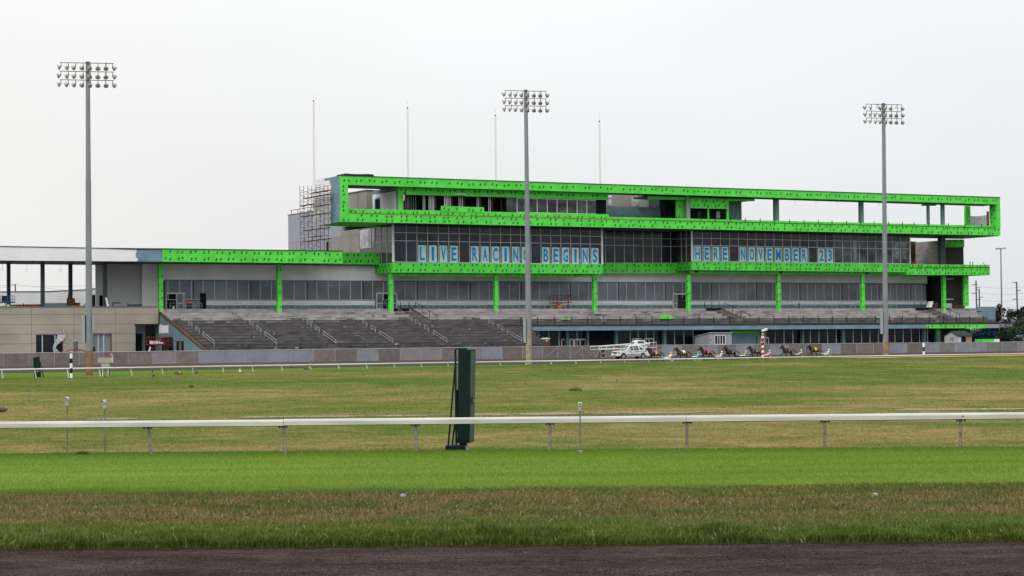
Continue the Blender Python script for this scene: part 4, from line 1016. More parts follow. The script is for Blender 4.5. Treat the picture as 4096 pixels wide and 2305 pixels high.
mb = fmb(); mb.box(U(4016, VS - 1, 1340), U(4023, VS - 1, 1340), VS - .89, VS - .2, 0, zs1); mb.box(U(4000, VS - 1, 1340), U(4006, VS - 1, 1340), VS + 3, VS + 3.8, 0, zs1); mb.build('storefront_column', BLUEB, ST)
mb = fmb(); strip(mb, 2648, 1388, 1397, 2960, 1387, 1396, VS - 1.6, VS - 1.4); mb.build('bench_rail', STEEL, ST)
# teal upstand and debris at the right end of the tiers
mb = fmb(); strip(mb, 3911, 1227, 1290, 3945.5, 1227, 1292, 6.0, 6.3); strip(mb, 3946.5, 1227, 1292, 3982, 1227, 1294, 6.0, 6.3); mb.build('upstand_panel', BLUEB, ST)
for px, py, w_, h_, m, nm in ((2545, 1262, 49, 15, GREEN, 'green_board'),):
    pass

# loose green boards on the tiers
def loose(name, label, cat, x0, y0, x1, y1, v, m, grp=None, d=.15):
    mb = fmb(); strip(mb, x0, y0, y1, x1, y0, y1, v - d, v); o = mb.build(name, m); return tag(o, label, cat, grp)
loose('green_board', 'bright green sheathing board lying on the pale tiers, the larger of two', 'board', 2639, 1261, 2687, 1276, tier(4)[0] - .3, GREEN)
loose('green_board', 'thin green board strip lying flat on the pale tiers beside the middle floodlight mast', 'board', 2243, 1276, 2283, 1278.8, tier(4)[0] - .3, GREEN)
# ------------------------------------------------------------------ low clubhouse wing on the left
CW = thing('clubhouse_wing', 'low beige concrete clubhouse wing with an open terrace under a white edged roof', 'building', WP(-30, 6, 0))
VP_ = 5.0
uLft = U(-420, VP_, 1300); uE = U(633.5, VP_, 1260); uC = U(538, VP_, 1340)
zT = (Z(0, 1229.8, VP_) + Z(633, 1227.5, VP_)) / 2; zO = (Z(538, 1296, VP_) + Z(630, 1296, VP_)) / 2
xw = [(143.5, 251, 1337), (371, 446, 1335)]
ws = [(U(a, VP_, 1370), U(b, VP_, 1370), Z((a + b) / 2, y, VP_)) for a, b, y in xw]
mb = fmb()
mb.box(uLft, uC, VP_, VP_ + .4, ws[0][2], zO); mb.box(uLft, uE, VP_, VP_ + .4, zO, zT)
mb.box(uLft, ws[0][0], VP_, VP_ + .4, 0, ws[0][2]); mb.box(ws[0][1], ws[1][0], VP_, VP_ + .4, 0, ws[0][2]); mb.box(ws[1][1], uC, VP_, VP_ + .4, 0, ws[0][2])
mb.build('front_wall', BEIGE, CW)
mb = fmb()
for z in (Z(300, 1258, VP_), zO, Z(300, 1335.5, VP_), Z(300, 1373.5, VP_)):
    segs = [(uLft, uE if z > zO - .1 else uC)]
    if z < ws[0][2] - .1: segs = [(uLft, ws[0][0]), (ws[0][1], ws[1][0]), (ws[1][1], uC)]
    for a, b in segs: mb.box(a, b, VP_ - .012, VP_ + .02, z - .035, z + .035)
for x in (-160, 125.5, 295.5, 462.5):
    u = U(x, VP_, 1300); mb.box(u - .035, u + .035, VP_ - .012, VP_ + .02, ws[0][2] if 140 < x < 260 else 0, zT)
mb.build('panel_joint', JOINT, CW)
mb = fmb(); mb.box(uLft, uE + .05, VP_ - .1, VP_ + .6, zT, zT + .12); mb.build('coping', JOINT, CW)
for i, (a, b, z) in enumerate(ws):
    mb = fmb(); mb.box(a, b, VP_ + .25, VP_ + .4, 0, z); win = mb.build('window', GL_SHOP if i == 0 else GL_FILM, CW)
    mb = fmb(); 
    for f in ((0, .25, .72, 1) if i == 0 else (0, .3, .6, 1)): u = a + (b - a) * f; mb.box(u - .06, u + .06, VP_ + .14, VP_ + .24, 0, z)
    for zz in (z - .05, z - 3.35 if i == 0 else z - 3.4): mb.box(a, b, VP_ + .15, VP_ + .24, zz - .06, zz + .06)
    mb.build('frame', MULL, win)
    mb = fmb(); u = b - .05; mb.box(u - .07, u + .07, VP_ - .05, VP_ + .13, 0, z + .1)
    if i == 1: mb.box(a, b, VP_ - .05, VP_ + .13, z - .02, z + .08)
    mb.build('red_trim', REDK, win)
    if i == 0:
        mb = fmb(); zs = np.linspace(.6, z - .1, 9)
        for k in range(8):
            w0 = 1.0 + .5 * math.sin(k * 1.1); w1 = 1.0 + .5 * math.sin((k + 1) * 1.1); s0 = .4 * math.cos(k * .8); s1 = .4 * math.cos((k + 1) * .8)
            mb.prism([(b - 1.4 + s0, VP_ - .1, zs[k]), (b - 1.4 + s0 + w0, VP_ - .25, zs[k]), (b - 1.4 + s1 + w1, VP_ - .1, zs[k + 1]), (b - 1.4 + s1, VP_ - .25, zs[k + 1])], [(b - 1.4 + s0, VP_ - .06, zs[k]), (b - 1.4 + s0 + w0, VP_ - .2, zs[k]), (b - 1.4 + s1 + w1, VP_ - .06, zs[k + 1]), (b - 1.4 + s1, VP_ - .2, zs[k + 1])])
        mb.build('torn_plastic_sheet', PLASTIC, win, smooth=True)
# recess under the overhang
mb = fmb(); mb.box(uC, uE - .02, VP_ + .4, VP_ + .02 + 6, zO, zO + .3); mb.box(uC, uC + .3, VP_ + .41, 11, 0, zO); mb.build('overhang_soffit', GREYW, CW)
mb = fmb(); mb.box(uC + .3, uE - .4, 11, 11.3, 0, zO); mb.build('recess_wall', GREYW, CW)
mb = fmb(); strip(mb, 541, 1335, 1410, 568, 1335, 1410, 10.85, 10.98); dd = mb.build('recess_door', GL_SHOP, CW)
mb = fmb(); strip(mb, 568, 1334, 1410, 571, 1334, 1410, 10.8, 10.98); mb.build('door_frame', mat('pale_blue_frame', (.25, .38, .5), .6), dd)
# terrace floor, rear walls
zT0 = zT - .3
mb = fmb(); mb.box(uLft, uE - .1, VP_ + .41, 32, zT0 - .4, zT0); mb.build('terrace_floor', CONCM, CW)
def wall(x0, t0, x1, t1, v, m, name, yb=1232, dv=.3):
    u0, u1 = U(x0, v, 1150), U(x1, v, 1150); z0 = zT0 - .05; mb = fmb()
    za, zb_ = Z(x0, t0, v), Z(x1, t1, v)
    mb.prism([(u0, v, z0), (u1, v, z0), (u1, v, zb_), (u0, v, za)], [(u0, v + dv, z0), (u1, v + dv, z0), (u1, v + dv, zb_), (u0, v + dv, za)]); return mb.build(name, m, CW)
wall(428, 1040, 569, 1040, 14, GREYW, 'rear_wall'); wall(569, 1040, 636, 1040, 13.2, WHITE, 'rear_wall')
wall(383, 1040, 428, 1040, 17, WHITE, 'rear_wall')
wall(-200, 1168, 180, 1166.5, 30, WHITE, 'terrace_parapet'); wall(180, 1166.5, 345, 1159, 29.5, WHITE, 'terrace_parapet'); wall(345, 1157, 383, 1154.5, 29, WHITE, 'terrace_parapet')
mb = fmb()
for x0, t0, x1, t1, v in ((-200, 1166.5, 180, 1165, 29.9), (180, 1165, 345, 1157.5, 29.4), (345, 1155.5, 383, 1153, 28.9)): strip(mb, x0, t0, t0 + 2.4, x1, t1, t1 + 2.4, v, v + .5)
mb.build('parapet_cap', BLACK, CW)
mb = fmb(); strip(mb, 180, 1213, 1227, 275, 1212, 1227, 26, 26.3); mb.build('kerb_upstand', BLUEB, CW)
for x0, x1, y in ((368.5, 381, 1180), (398, 411, 1182)):
    mb = fmb(); strip(mb, x0, y, 1230, x1, y, 1230, 16.9 if x0 > 383 else 28.8, 16.98 if x0 > 383 else 28.9); mb.build('doorway', DARK, CW)
# roof edge and canopy
VQ = 2.0
mb = fmb(); strip(mb, -420, 979, 1039.5, 543, 996.8, 1046, VQ, VQ + .5)
for k, (dx, f0, f1) in enumerate(((0, 0, .28), (3, .0, .0), (-6, .28, .5), (-6, .5, .72), (4, .72, 1))): 
    t, b = 996.8, 1046; strip(mb, 542, t + (b - t) * f0, t + (b - t) * f1, 546 + dx, t + (b - t) * f0, t + (b - t) * f1, VQ, VQ + .5) if f1 > f0 else None
mb.build('roof_edge', WHITE, CW)
mb = fmb(); strip(mb, 538, 997, 1046.3, 649.5, 996.5, 1047, VQ + .03, VQ + .5); mb.build('roof_edge', BLUEB, CW)
mb = fmb(); strip(mb, -420, 976.6, 979.4, 440, 992, 994.6, VQ - .1, VQ + 1); strip(mb, 440, 991.5, 995.2, 540, 993, 999, VQ - .1, VQ + 1); strip(mb, 540, 993, 998, 651, 993.5, 997, VQ - .1, VQ + 1); mb.build('roof_flashing', BLACK, CW)
zc0 = (Z(0, 1042.5, VQ) + Z(546, 1046, VQ)) / 2
mb = fmb(); mb.box(uLft, U(640, 3), VQ + .5, 19, zc0 + .06, zc0 + 1.2); mb.build('canopy_slab', DTEAL, CW)
for a, b, v in ((30, 42.5, 15.5), (165.5, 179.5, 7.2), (277, 290.5, 15.5), (415.5, 429, 7.2)):
    mb = fmb(); mb.box(U(a, v, 1150), U(b, v, 1150), v, v + .6, zT0, zc0 + .05); mb.build('canopy_column', DTEAL, CW)
for x, y in ((9, 1078), (107, 1080), (243, 1082), (368, 1080), (406, 1083)):
    mb = fmb(); u, z = UZ(x, y, 9); r = .28
    for k in range(8):
        a, b = k * .785, (k + 1) * .785; mb.tube((u + r * math.cos(a), 9, z + r * math.sin(a)), (u + r * math.cos(b), 9, z + r * math.sin(b)), .02, 4)
    mb.tube((u, 9, z + r), (u, 9, zc0 + .05), .02, 4); mb.build('cable_loop', BLACK, CW)
# things on the terrace
def fthing(name, label, cat, x, y, v, group=None): u, z = UZ(x, y, v); return thing(name, label, cat, WP(u, v, z), 0, group)
t = fthing('timber_stack', 'brown timber form propped on the left terrace beside a ladder', 'timber', 295, 1222, 9)
mb = fmb(); strip(mb, 272, 1194, 1222, 300, 1194, 1222, 9, 9.8); mb.build('form_board', BROWNW, t)
mb = fmb(); strip(mb, 300, 1211, 1223, 320, 1211, 1223, 8.8, 9.6); mb.build('form_base', BROWNW, t)
mb = fmb(); a = UZ(267, 1222, 8.9); b = UZ(275, 1169, 9.4); mb.tube((a[0], 8.9, a[1]), (b[0], 9.4, b[1]), .07); mb.build('prop', BROWNW, t)
tag(loose('plywood_sheet', 'pale plywood sheet lying flat along the terrace edge', 'board', 284, 1222.5, 340, 1228, 6.5, WOOD, None, .6), None)
mb = fmb(); strip(mb, 28, 1219, 1229, 175, 1217, 1228, 8, 8.5); tag(mb.build('red_brick_ledge', mat('red_brick', (.20, .065, .035), .9, .3, 2)), 'low red brown brick ledge along the left terrace edge', 'ledge')
for x, h, lab in ((94, 14, 'short black post on the beige wall near the blue lift'), (339, 14, 'short black post on the beige wall left of the tall mast'), (511, 15, 'short black post on the beige wall in front of the grey terrace wall')):
    u, z = UZ(x, 1229, 5.3); mb = fmb(); mb.box(u - .07, u + .07, 5.2, 5.34, z, z + h * .045); tag(mb.build('terrace_post', BLACK), lab, 'post', 'posts on the beige wall')
u, z = UZ(428, 1228, 5.6); mb = fmb(); mb.prism([(u, 5.5, z), (u + .35, 5.5, z), (u - .05, 5.5, z + 1.6), (u - .35, 5.5, z + 1.6)], [(u, 5.56, z), (u + .35, 5.56, z), (u - .05, 5.56, z + 1.6), (u - .35, 5.56, z + 1.6)]); tag(mb.build('white_board', WPAINT), 'narrow white board leaning beside a terrace column', 'board')
mb = fmb(); u, z = UZ(452, 1227, 6); mb.tube((u, 6, z), (u, 6, z + .7), .09); mb.tube((u, 6, z + .65), (u + 1.4, 6, z + .65), .09); tag(mb.build('bent_pipe', BLACK), 'bent black pipe lying on the terrace edge by the grey wall', 'pipe')
mb = fmb(); strip(mb, 517, 1218, 1227, 569, 1217, 1227, 7, 8); tag(mb.build('dark_crate', DTEAL), 'long dark blue crate on the terrace before the white end wall', 'crate')
# grey pipe stack and red rail in front of the wing
p = UZ(303, 1412, -6); t = thing('concrete_pipe', 'upright grey concrete pipe standing before the beige wall', 'pipe', WP(p[0], -6, 0))
zt_ = Z(303, 1366, -6); mb = fmb(); mb.lathe((p[0], -6, 0), [(.36, 0), (.36, zt_ - .5), (.42, zt_ - .45), (.42, zt_)], 14); mb.build('pipe_body', CONCM, t, smooth=True)
mb = fmb(); mb.lathe((p[0], -6, zt_ - .01), [(.44, 0), (.44, .16), (.2, .18)], 14); mb.build('pipe_rim', STEEL, t, smooth=True)
a, b, c, e = UZ(267, 1402, -8), UZ(297, 1400, -8), UZ(318, 1399.5, -8), UZ(344, 1406, -8)
t = thing('red_barrier', 'red pipe barrier partly hidden behind the tall left mast', 'barrier', WP(b[0], -8, 0)); mb = fmb()
pts = [(a[0], a[1]), (b[0], b[1]), (c[0], c[1]), (e[0], e[1])]
for i in range(3): mb.tube((pts[i][0], -8, pts[i][1]), (pts[i + 1][0], -8, pts[i + 1][1]), .09, 8)
mb.build('top_rail', REDK, t); mb = fmb()
for q in pts: mb.tube((q[0], -8, 0), (q[0], -8, q[1]), .06, 6)
mb.build('post', REDK, t)
p = UZ(375, 1395, -9); mb = fmb(); mb.lathe((p[0], -9, 0), [(.25, 0), (.28, p[1] - .2), (.3, p[1]), (.22, p[1] + .35)], 10); tag(mb.build('black_drum', BLACK, smooth=True), 'black drum just right of the tall left mast', 'drum')

# ------------------------------------------------------------------ construction fence along the track
FE = thing('site_fence', 'long site fence of mesh and sheeted panels between the track and the grandstand', 'fence', WP(40, V_FENCE, 0))
F_MESH = [mat('brown_mesh_a', (.180, .155, .142), .9, .12, 1.2), mat('brown_mesh_b', (.155, .133, .120), .9, .12, 1.2)]
F_BLUE = mat('blue_grey_sheet', (.225, .232, .265), .7, .10, .6); F_PINK = mat('pinkish_sheet', (.235, .205, .215), .8, .08, .6); F_GREY = mat('mid_grey_sheet', (.18, .165, .165), .8, .1, .6)
xs = [-300, -200, -100, 15, 116, 218, 316, 415, 512, 608, 703, 795, 889, 981, 1075, 1164, 1254, 1340, 1430, 1512, 1600, 1682, 1765, 1846, 1930, 2008, 2090, 2170]
kind = 'mmmmmmmmmp' + 'mbbbbb' + 'mmbmppmpb' + 'mm'
xs2 = [2170, 2230, 2280, 2330, 2375, 2407, 2455, 2510, 2560, 2610, 2648, 2725, 2800, 2868, 2945, 3013, 3082, 3152, 3221, 3290, 3360, 3425, 3494, 3560, 3628, 3690, 3757, 3820, 3882, 3945, 4009, 4070, 4130, 4190, 4250, 4310, 4370]
k2 = 'ddddd' + 'xmmmmbm' + 'bmbmbmmbm' + 'mmbmbgbbggppmmmm'
allx = xs + xs2[1:]; kk = (kind[:27] + k2)
for i in range(len(allx) - 1):
    a, b = U(allx[i], V_FENCE, 1400), U(allx[i + 1], V_FENCE, 1400); k = kk[i] if i < len(kk) else 'm'
    zt_ = np.interp(allx[i], [0, 1300, 2600, 4096], [2.17, 2.2, 2.25, 2.05]); m = {'m': F_MESH[i % 2], 'b': F_BLUE, 'p': F_PINK, 'd': F_MESH[1], 'g': F_GREY, 'x': F_GREY}[k]
    mb = fmb(); zb = .02; v = V_FENCE + random.uniform(-.02, .02)
    n = 5; us = np.linspace(a + .015, b - .015, n); sag = [0, .015, .025, .015, 0]
    for q in range(n - 1):
        mb.prism([(us[q], v - sag[q], zb), (us[q + 1], v - sag[q + 1], zb), (us[q + 1], v - sag[q + 1], zt_ - .06), (us[q], v - sag[q], zt_ - .06)], [(us[q], v + .03, zb), (us[q + 1], v + .03, zb), (us[q + 1], v + .03, zt_ - .06), (us[q], v + .03, zt_ - .06)])
    pn = mb.build('fence_panel', m, FE)
    mb = fmb()
    if k == 'b':
        mb.box((a + b) / 2 - .025, (a + b) / 2 + .025, v - .06, v - .03, zb, zt_ - .08)
    elif k == 'd':
        f0, f1 = ((.05, 1.95) if i % 2 else (1.95, .05)); mb.tube((a + .1, v - .07, f0), (b - .1, v - .07, f1), .03, 6)
    if k in 'bd': mb.build('brace', STEEL, pn)
    mb = fmb(); mb.tube((a, v - .03, 0), (a, v - .03, zt_ + .06), .04, 6); mb.build('fence_post', STEEL, FE)
mb = fmb()
for i in range(len(allx) - 1):
    a, b = U(allx[i], V_FENCE, 1400), U(allx[i + 1], V_FENCE, 1400); z0, z1 = [np.interp(x, [0, 1300, 2600, 4096], [2.17, 2.2, 2.25, 2.05]) for x in (allx[i], allx[i + 1])]
    mb.tube((a, V_FENCE - .02, z0), (b, V_FENCE - .02, z1), .045, 6)
mb.build('top_rail', STEEL, FE)
u = U(2413, V_FENCE - .4, 1430); t = thing('gate_bundle', 'narrow dark gate leaning at the fence with an orange tag', 'gate', WP(u, V_FENCE - .4, 0))
mb = fmb()
for q in (-.45, .45): mb.tube((u + q, V_FENCE - .4, 0), (u + q, V_FENCE - .3, 1.75), .05, 6)
for z in (.15, .9, 1.7): mb.tube((u - .45, V_FENCE - .38, z), (u + .45, V_FENCE - .32, z), .04, 6)
mb.build('gate_frame', STEEL, t); mb = fmb(); mb.box(u - .4, u + .4, V_FENCE - .34, V_FENCE - .31, .2, 1.65); mb.build('gate_mesh', BLACK, t); mb = fmb(); mb.box(u - .15, u + .25, V_FENCE - .46, V_FENCE - .41, .7, 1.0); mb.build('orange_tag', ORANGE, t)

# ------------------------------------------------------------------ far rail
RAILW = mat('aged_rail_paint', (.46, .42, .34), .5, 0, .09, c2=(.55, .54, .50), stretch=(1, 1, 1), lo=.4, hi=.6)
FR_ = thing('far_rail', 'long cream white rail running along the far track in front of the grandstand', 'rail', WP(0, V_RAIL, 0))
ur = [U(274, V_RAIL, 1480) + k * (U(2306, V_RAIL, 1480) - U(274, V_RAIL, 1480)) / 18 for k in range(-5, 44)]
def zr_at(u):                                # ground level of the rail line
    p = WP(u, V_RAIL, 0); px = 2048 + p.x / p.y * FPX; return float(mound(np.array([px]), np.array([p.y]))[0])
for i, u in enumerate(ur):
    zg = zr_at(u); mb = fmb()
    mb.prism([(u - .045, V_RAIL - .12, zg - .2), (u + .045, V_RAIL - .12, zg - .2), (u + .045, V_RAIL - .03, zg - .2), (u - .045, V_RAIL - .03, zg - .2)], [(u - .17, V_RAIL - .05, .82), (u - .08, V_RAIL - .05, .82), (u - .08, V_RAIL + .04, .82), (u - .17, V_RAIL + .04, .82)])
    mb.build('post', RAILW, FR_)
    if i % 2 == 0 and i < len(ur) - 2:
        mb = fmb(); n = 8; u2 = ur[i + 2]; prof = [(.11 * math.cos(t), .13 * math.sin(t)) for t in np.linspace(0, 2 * np.pi, 11)[:-1]]
        mb.prism([(u + .012, V_RAIL + a, .87 + b * .72) for a, b in prof], [(u2 - .012, V_RAIL + a, .87 + b * .72) for a, b in prof]); mb.build('rail_beam', RAILW, FR_, smooth=True)

# ------------------------------------------------------------------ near rail
NR_ = thing('near_rail', 'white running rail on leaning metal posts at the edge of the mown turf', 'rail', (0, 53.7, 0))
YN = 53.7; zrt = .97
RTOP = mat('near_rail_paint', (.48, .47, .44), .5, .14, 1.1, stretch=(.5, 4, 4))
jx = [-3400, -1800, -160, 1135, 2744, 4400, 6000, 7600]
for i in range(len(jx) - 1):
    a, b = at(jx[i], 1680, YN), at(jx[i + 1], 1660, YN); y0 = YN + (.0 if i != 1 else .0); mb = MB()
    # hollow box section with a rounded top, a touch lower on the left-hand lengths
    def zz(px): return at(px, np.interp(px, [-3400, 0, 1135, 1136, 4096, 7600], [1724, 1686.5, 1678.5, 1676.8, 1649.5, 1616]), YN).z
    prof = [(-.085, -.165), (.085, -.165), (.085, -.05), (.06, -.012), (.02, 0), (-.035, -.003), (-.07, -.03), (-.085, -.062)]
    mb.prism([(a.x + .006, y0 + p, zz(jx[i] + 1) + q) for p, q in prof], [(b.x - .006, y0 + p, zz(jx[i + 1] - 1) + q) for p, q in prof]); mb.build('rail_beam', RTOP, NR_)
    mb = MB(); mb.prism([(a.x + .01, y0 - .075, zz(jx[i] + 1) - .178), (a.x + .01, y0 + .075, zz(jx[i] + 1) - .178), (a.x + .01, y0 + .075, zz(jx[i] + 1) - .1655), (a.x + .01, y0 - .075, zz(jx[i] + 1) - .1655)], [(b.x - .01, y0 - .075, zz(jx[i + 1] - 1) - .178), (b.x - .01, y0 + .075, zz(jx[i + 1] - 1) - .178), (b.x - .01, y0 + .075, zz(jx[i + 1] - 1) - .1655), (b.x - .01, y0 - .075, zz(jx[i + 1] - 1) - .1655)]); mb.build('rail_under_strip', BLACK, NR_)  # thin black strip along the underside of the beam
POSTM = mat('weathered_post', (.13, .100, .070), .7, 0, 6.0, c2=(.25, .23, .205))
for xt, xb in ((-490, -478), (592, 606), (1132, 1145), (1661.5, 1668), (2199, 2200), (2748, 2747), (3299, 3300), (3843, 3841), (4390, 4386), (4935, 4930), (5480, 5474), (-1035, -1022), (-1580, -1566)):
    t, b = at(xt, 1697, YN), at(xb, 1802, YN); t.z = zz(xt) - .19; mb = MB(); mb.tube((b.x, YN, -.05), (t.x, YN, t.z + .02), .043, 10); po = mb.build('post', POSTM, NR_, smooth=True)
    mb = MB(); zq = zz(xt) - .178; mb.box(t.x - .12, t.x + .12, YN - .07, YN + .07, zq - .025, zq - .002); mb.lathe((t.x - .1, YN - .06, zq - .055), [(.018, 0), (.018, .035)], 6); mb.lathe((t.x + .1, YN - .06, zq - .055), [(.018, 0), (.018, .035)], 6); mb.build('bracket', BLACK, po)
p = at(3848, 1665, YN); mb = MB(); mb.lathe((p.x, YN - .086, p.z), [(.026, 0), (.026, -.006), (.01, -.008)], 12, axis='y'); mb.build('red_reflector', RED, NR_)

# ------------------------------------------------------------------ tall green equipment cabinet behind the near rail
YC = 54.3
def P(x, y, Y=YC): return at(x, y, Y)
CB = thing('equipment_cabinet', 'tall dark green metal cabinet on a low base just behind the near rail', 'cabinet', P(1850, 1800, YC))
CB.location.z = 0
f0, f1 = P(1829, 1773), P(1877, 1774); g0, g1 = P(1833, 1399), P(1881.5, 1399); r0, r1 = P(1895, 1772, YC + .62), P(1902.5, 1400, YC + .62)
dx = .03
mb = MB()
bl, tl = [Vector((f0.x, YC, f0.z)), Vector((f1.x, YC, f0.z)), Vector((r0.x, YC + .62, f0.z)), Vector((r0.x - (f1.x - f0.x), YC + .62, f0.z))], [Vector((g0.x, YC, g0.z)), Vector((g1.x, YC, g0.z)), Vector((r1.x, YC + .62, g0.z)), Vector((r1.x - (g1.x - g0.x), YC + .62, g0.z))]
mb.prism(bl, tl); mb.build('cabinet_body', GREENP, CB, bevel=.006)
def lerp(a, b, t): return a + (b - a) * t
def side(s, t, e=.012):                     # point on the right face: s along depth, t up
    q = lerp(lerp(bl[1], bl[2], s), lerp(tl[1], tl[2], s), t); return q + Vector((e, 0, 0))
mb = MB(); pa = [side(.04, .01), side(.97, .01), side(.97, .985), side(.04, .985)]; mb.prism(pa, [p - Vector((.02, 0, 0)) for p in pa]); dr = mb.build('cabinet_door', GREENP2, CB)
mb = MB(); q = side(.25, .46, .03); mb.box(q.x - .02, q.x + .03, q.y - .04, q.y + .04, q.z - .11, q.z + .08); mb.build('latch', BLACK, dr)
mb = MB(); q = side(.25, .46, .03); mb.box(q.x + .031, q.x + .04, q.y - .03, q.y + .01, q.z - .06, q.z + .02); mb.build('padlock', STEEL, dr)
mb = MB(); mb.box(bl[0].x - .055, bl[0].x - .006, YC + .02, YC + .3, f0.z - .02, g0.z + .01); mb.build('hinge_channel', GREENP, CB)
mb = MB(); mb.lathe((g0.x + .08, YC + .22, g0.z), [(.16, 0), (.16, .03), (.11, .05), (.02, .055)], 12); mb.build('vent_cap', GREENP, CB, smooth=True)
mb = MB()
for xb, yb, xt, yt, dy in ((1793, 1784, 1820, 1471, .1), (1809, 1783, 1826, 1640, .35), (1824, 1783, 1831, 1560, .2)):
    a, b = P(xb, yb, YC + dy), P(xt, yt, YC + dy); mb = MB(); mb.tube(a, b, .033, 4); mb.build('brace', GREENP, CB)
a, b = P(1782, 1805), P(1862, 1783); mb = MB(); mb.box(a.x, b.x, YC - .1, YC + .75, -.05, b.z); mb.build('base', GREENP, CB, bevel=.01)
mb = MB(); mb.box(b.x + .002, b.x + .07, YC - .05, YC + .7, -.05, b.z - .01); mb.build('base_end', GREYP, CB)
mb = MB(); mb.box(f0.x + .05, f0.x + .26, YC + .1, YC + .5, b.z, f0.z); mb.build('pedestal', BLACK, CB)

# ------------------------------------------------------------------ sprinkler risers and low capped heads
def riser(x, yt, yb, Y, label, foot=False, nozzle=0):
    p = on_ground(x, yb, .05); Y = p.y; s = Y / FPX; top = at(x, yt, Y).z
    t = thing('sprinkler_riser', label, 'sprinkler', (p.x, Y, .03), 0, 'sprinkler risers by the near rail'); mb = MB()
    mb.tube((p.x, Y, 0), (p.x, Y, top - .27), .019, 8); mb.build('pipe', mat('grey_pipe', (.15, .135, .13), .6, .2, 6), t, smooth=True)
    mb = MB(); mb.lathe((p.x, Y, top - .29), [(.02, 0), (.035, .01), (.04, .035), (.052, .045), (.053, .10), (.045, .115), (.048, .2)], 14); mb.build('valve_body', mat('grey_plastic', (.27, .265, .265), .6, .1, 8), t, smooth=True)
    mb = MB(); mb.lathe((p.x, Y, top - .09), [(.058, 0), (.058, .07), (.045, .085), (.01, .09)], 14); mb.build('cap', mat('riser_cap', (.42, .42, .40), .55, .1, 10), t, smooth=True)
    mb = MB(); mb.lathe((p.x + nozzle, Y - .056, top - .045), [(.012, 0), (.018, -.01), (.017, -.02 - abs(nozzle) * .8)], 8, axis='y'); mb.build('nozzle', BLACK, t)
    if foot: mb = MB(); mb.lathe((p.x, Y, .03), [(.11, 0), (.10, .035), (.04, .05)], 12); mb.build('foot', CONC, t, smooth=True)
riser(269, 1588, 1815, 55, 'leftmost sprinkler riser, a pale capped pipe behind the rail', nozzle=-.02)
riser(420, 1599, 1817, 55, 'sprinkler riser with a side nozzle, left of the first rail post', nozzle=-.05)
riser(2322, 1609, 1807, 55, 'sprinkler riser on a pale round foot, right of the green cabinet', True)
def head(x, y, label):
    p = on_ground(x, y + 22, .06); t = thing('pop_up_sprinkler', label, 'sprinkler', (p.x, p.y, .05), 0, 'low capped sprinkler heads in the bank'); mb = MB()
    mb.lathe((p.x, p.y, .02), [(.035, 0), (.042, .10), (.05, .115)], 14); mb.build('stem', mat('grey_plastic', (.36, .36, .36), .55), t, smooth=True)
    mb = MB(); mb.lathe((p.x, p.y, .13), [(.056, 0), (.057, .025), (.045, .06), (.02, .072), (.003, .075)], 16); mb.build('cap', mat('pale_cap', (.24, .24, .24), .55, .15, 10), t, smooth=True)
    mb = MB(); mb.lathe((p.x, p.y, .128), [(.0585, 0), (.0585, .006)], 16); mb.build('band', BLACK, t)
head(1611, 1985, 'low grey capped sprinkler head in the bank below the green cabinet'); head(3501, 1982, 'low domed sprinkler head in the brown grass on the right')
# ------------------------------------------------------------------ floodlight masts
REFL = mat('lamp_reflector', (.33, .325, .32), .38, .10, 3.0, metal=.25)
MASTP = mat('mast_steel', (.225, .235, .265), .5, .07, .5, metal=.25)
MASTB = mat('mast_stained_base', (.29, .25, .185), .75, .25, 1.2)
MASTR = mat('mast_red_base', (.21, .115, .068), .8, .2, 2.0)
LAMP = None
def lamp_proto():
    # a bell reflector opening along +x, hung from its bracket at the origin
    o = MB(); o.lathe((.16, 0, -.56), [(.10, -.10), (.14, .02), (.26, .18), (.40, .40), (.455, .56), (.46, .60), (.42, .585), (.05, .30)], 20, axis='x')
    a = o.build('floodlight', REFL, None, world=False, smooth=True)
    b = MB(); b.tube((0, 0, 0), (.02, 0, -.26), .05, 6); b.tube((.02, 0, -.24), (.12, 0, -.52), .075, 6)
    c = b.build('bracket', SCAFF, a, world=False); return a
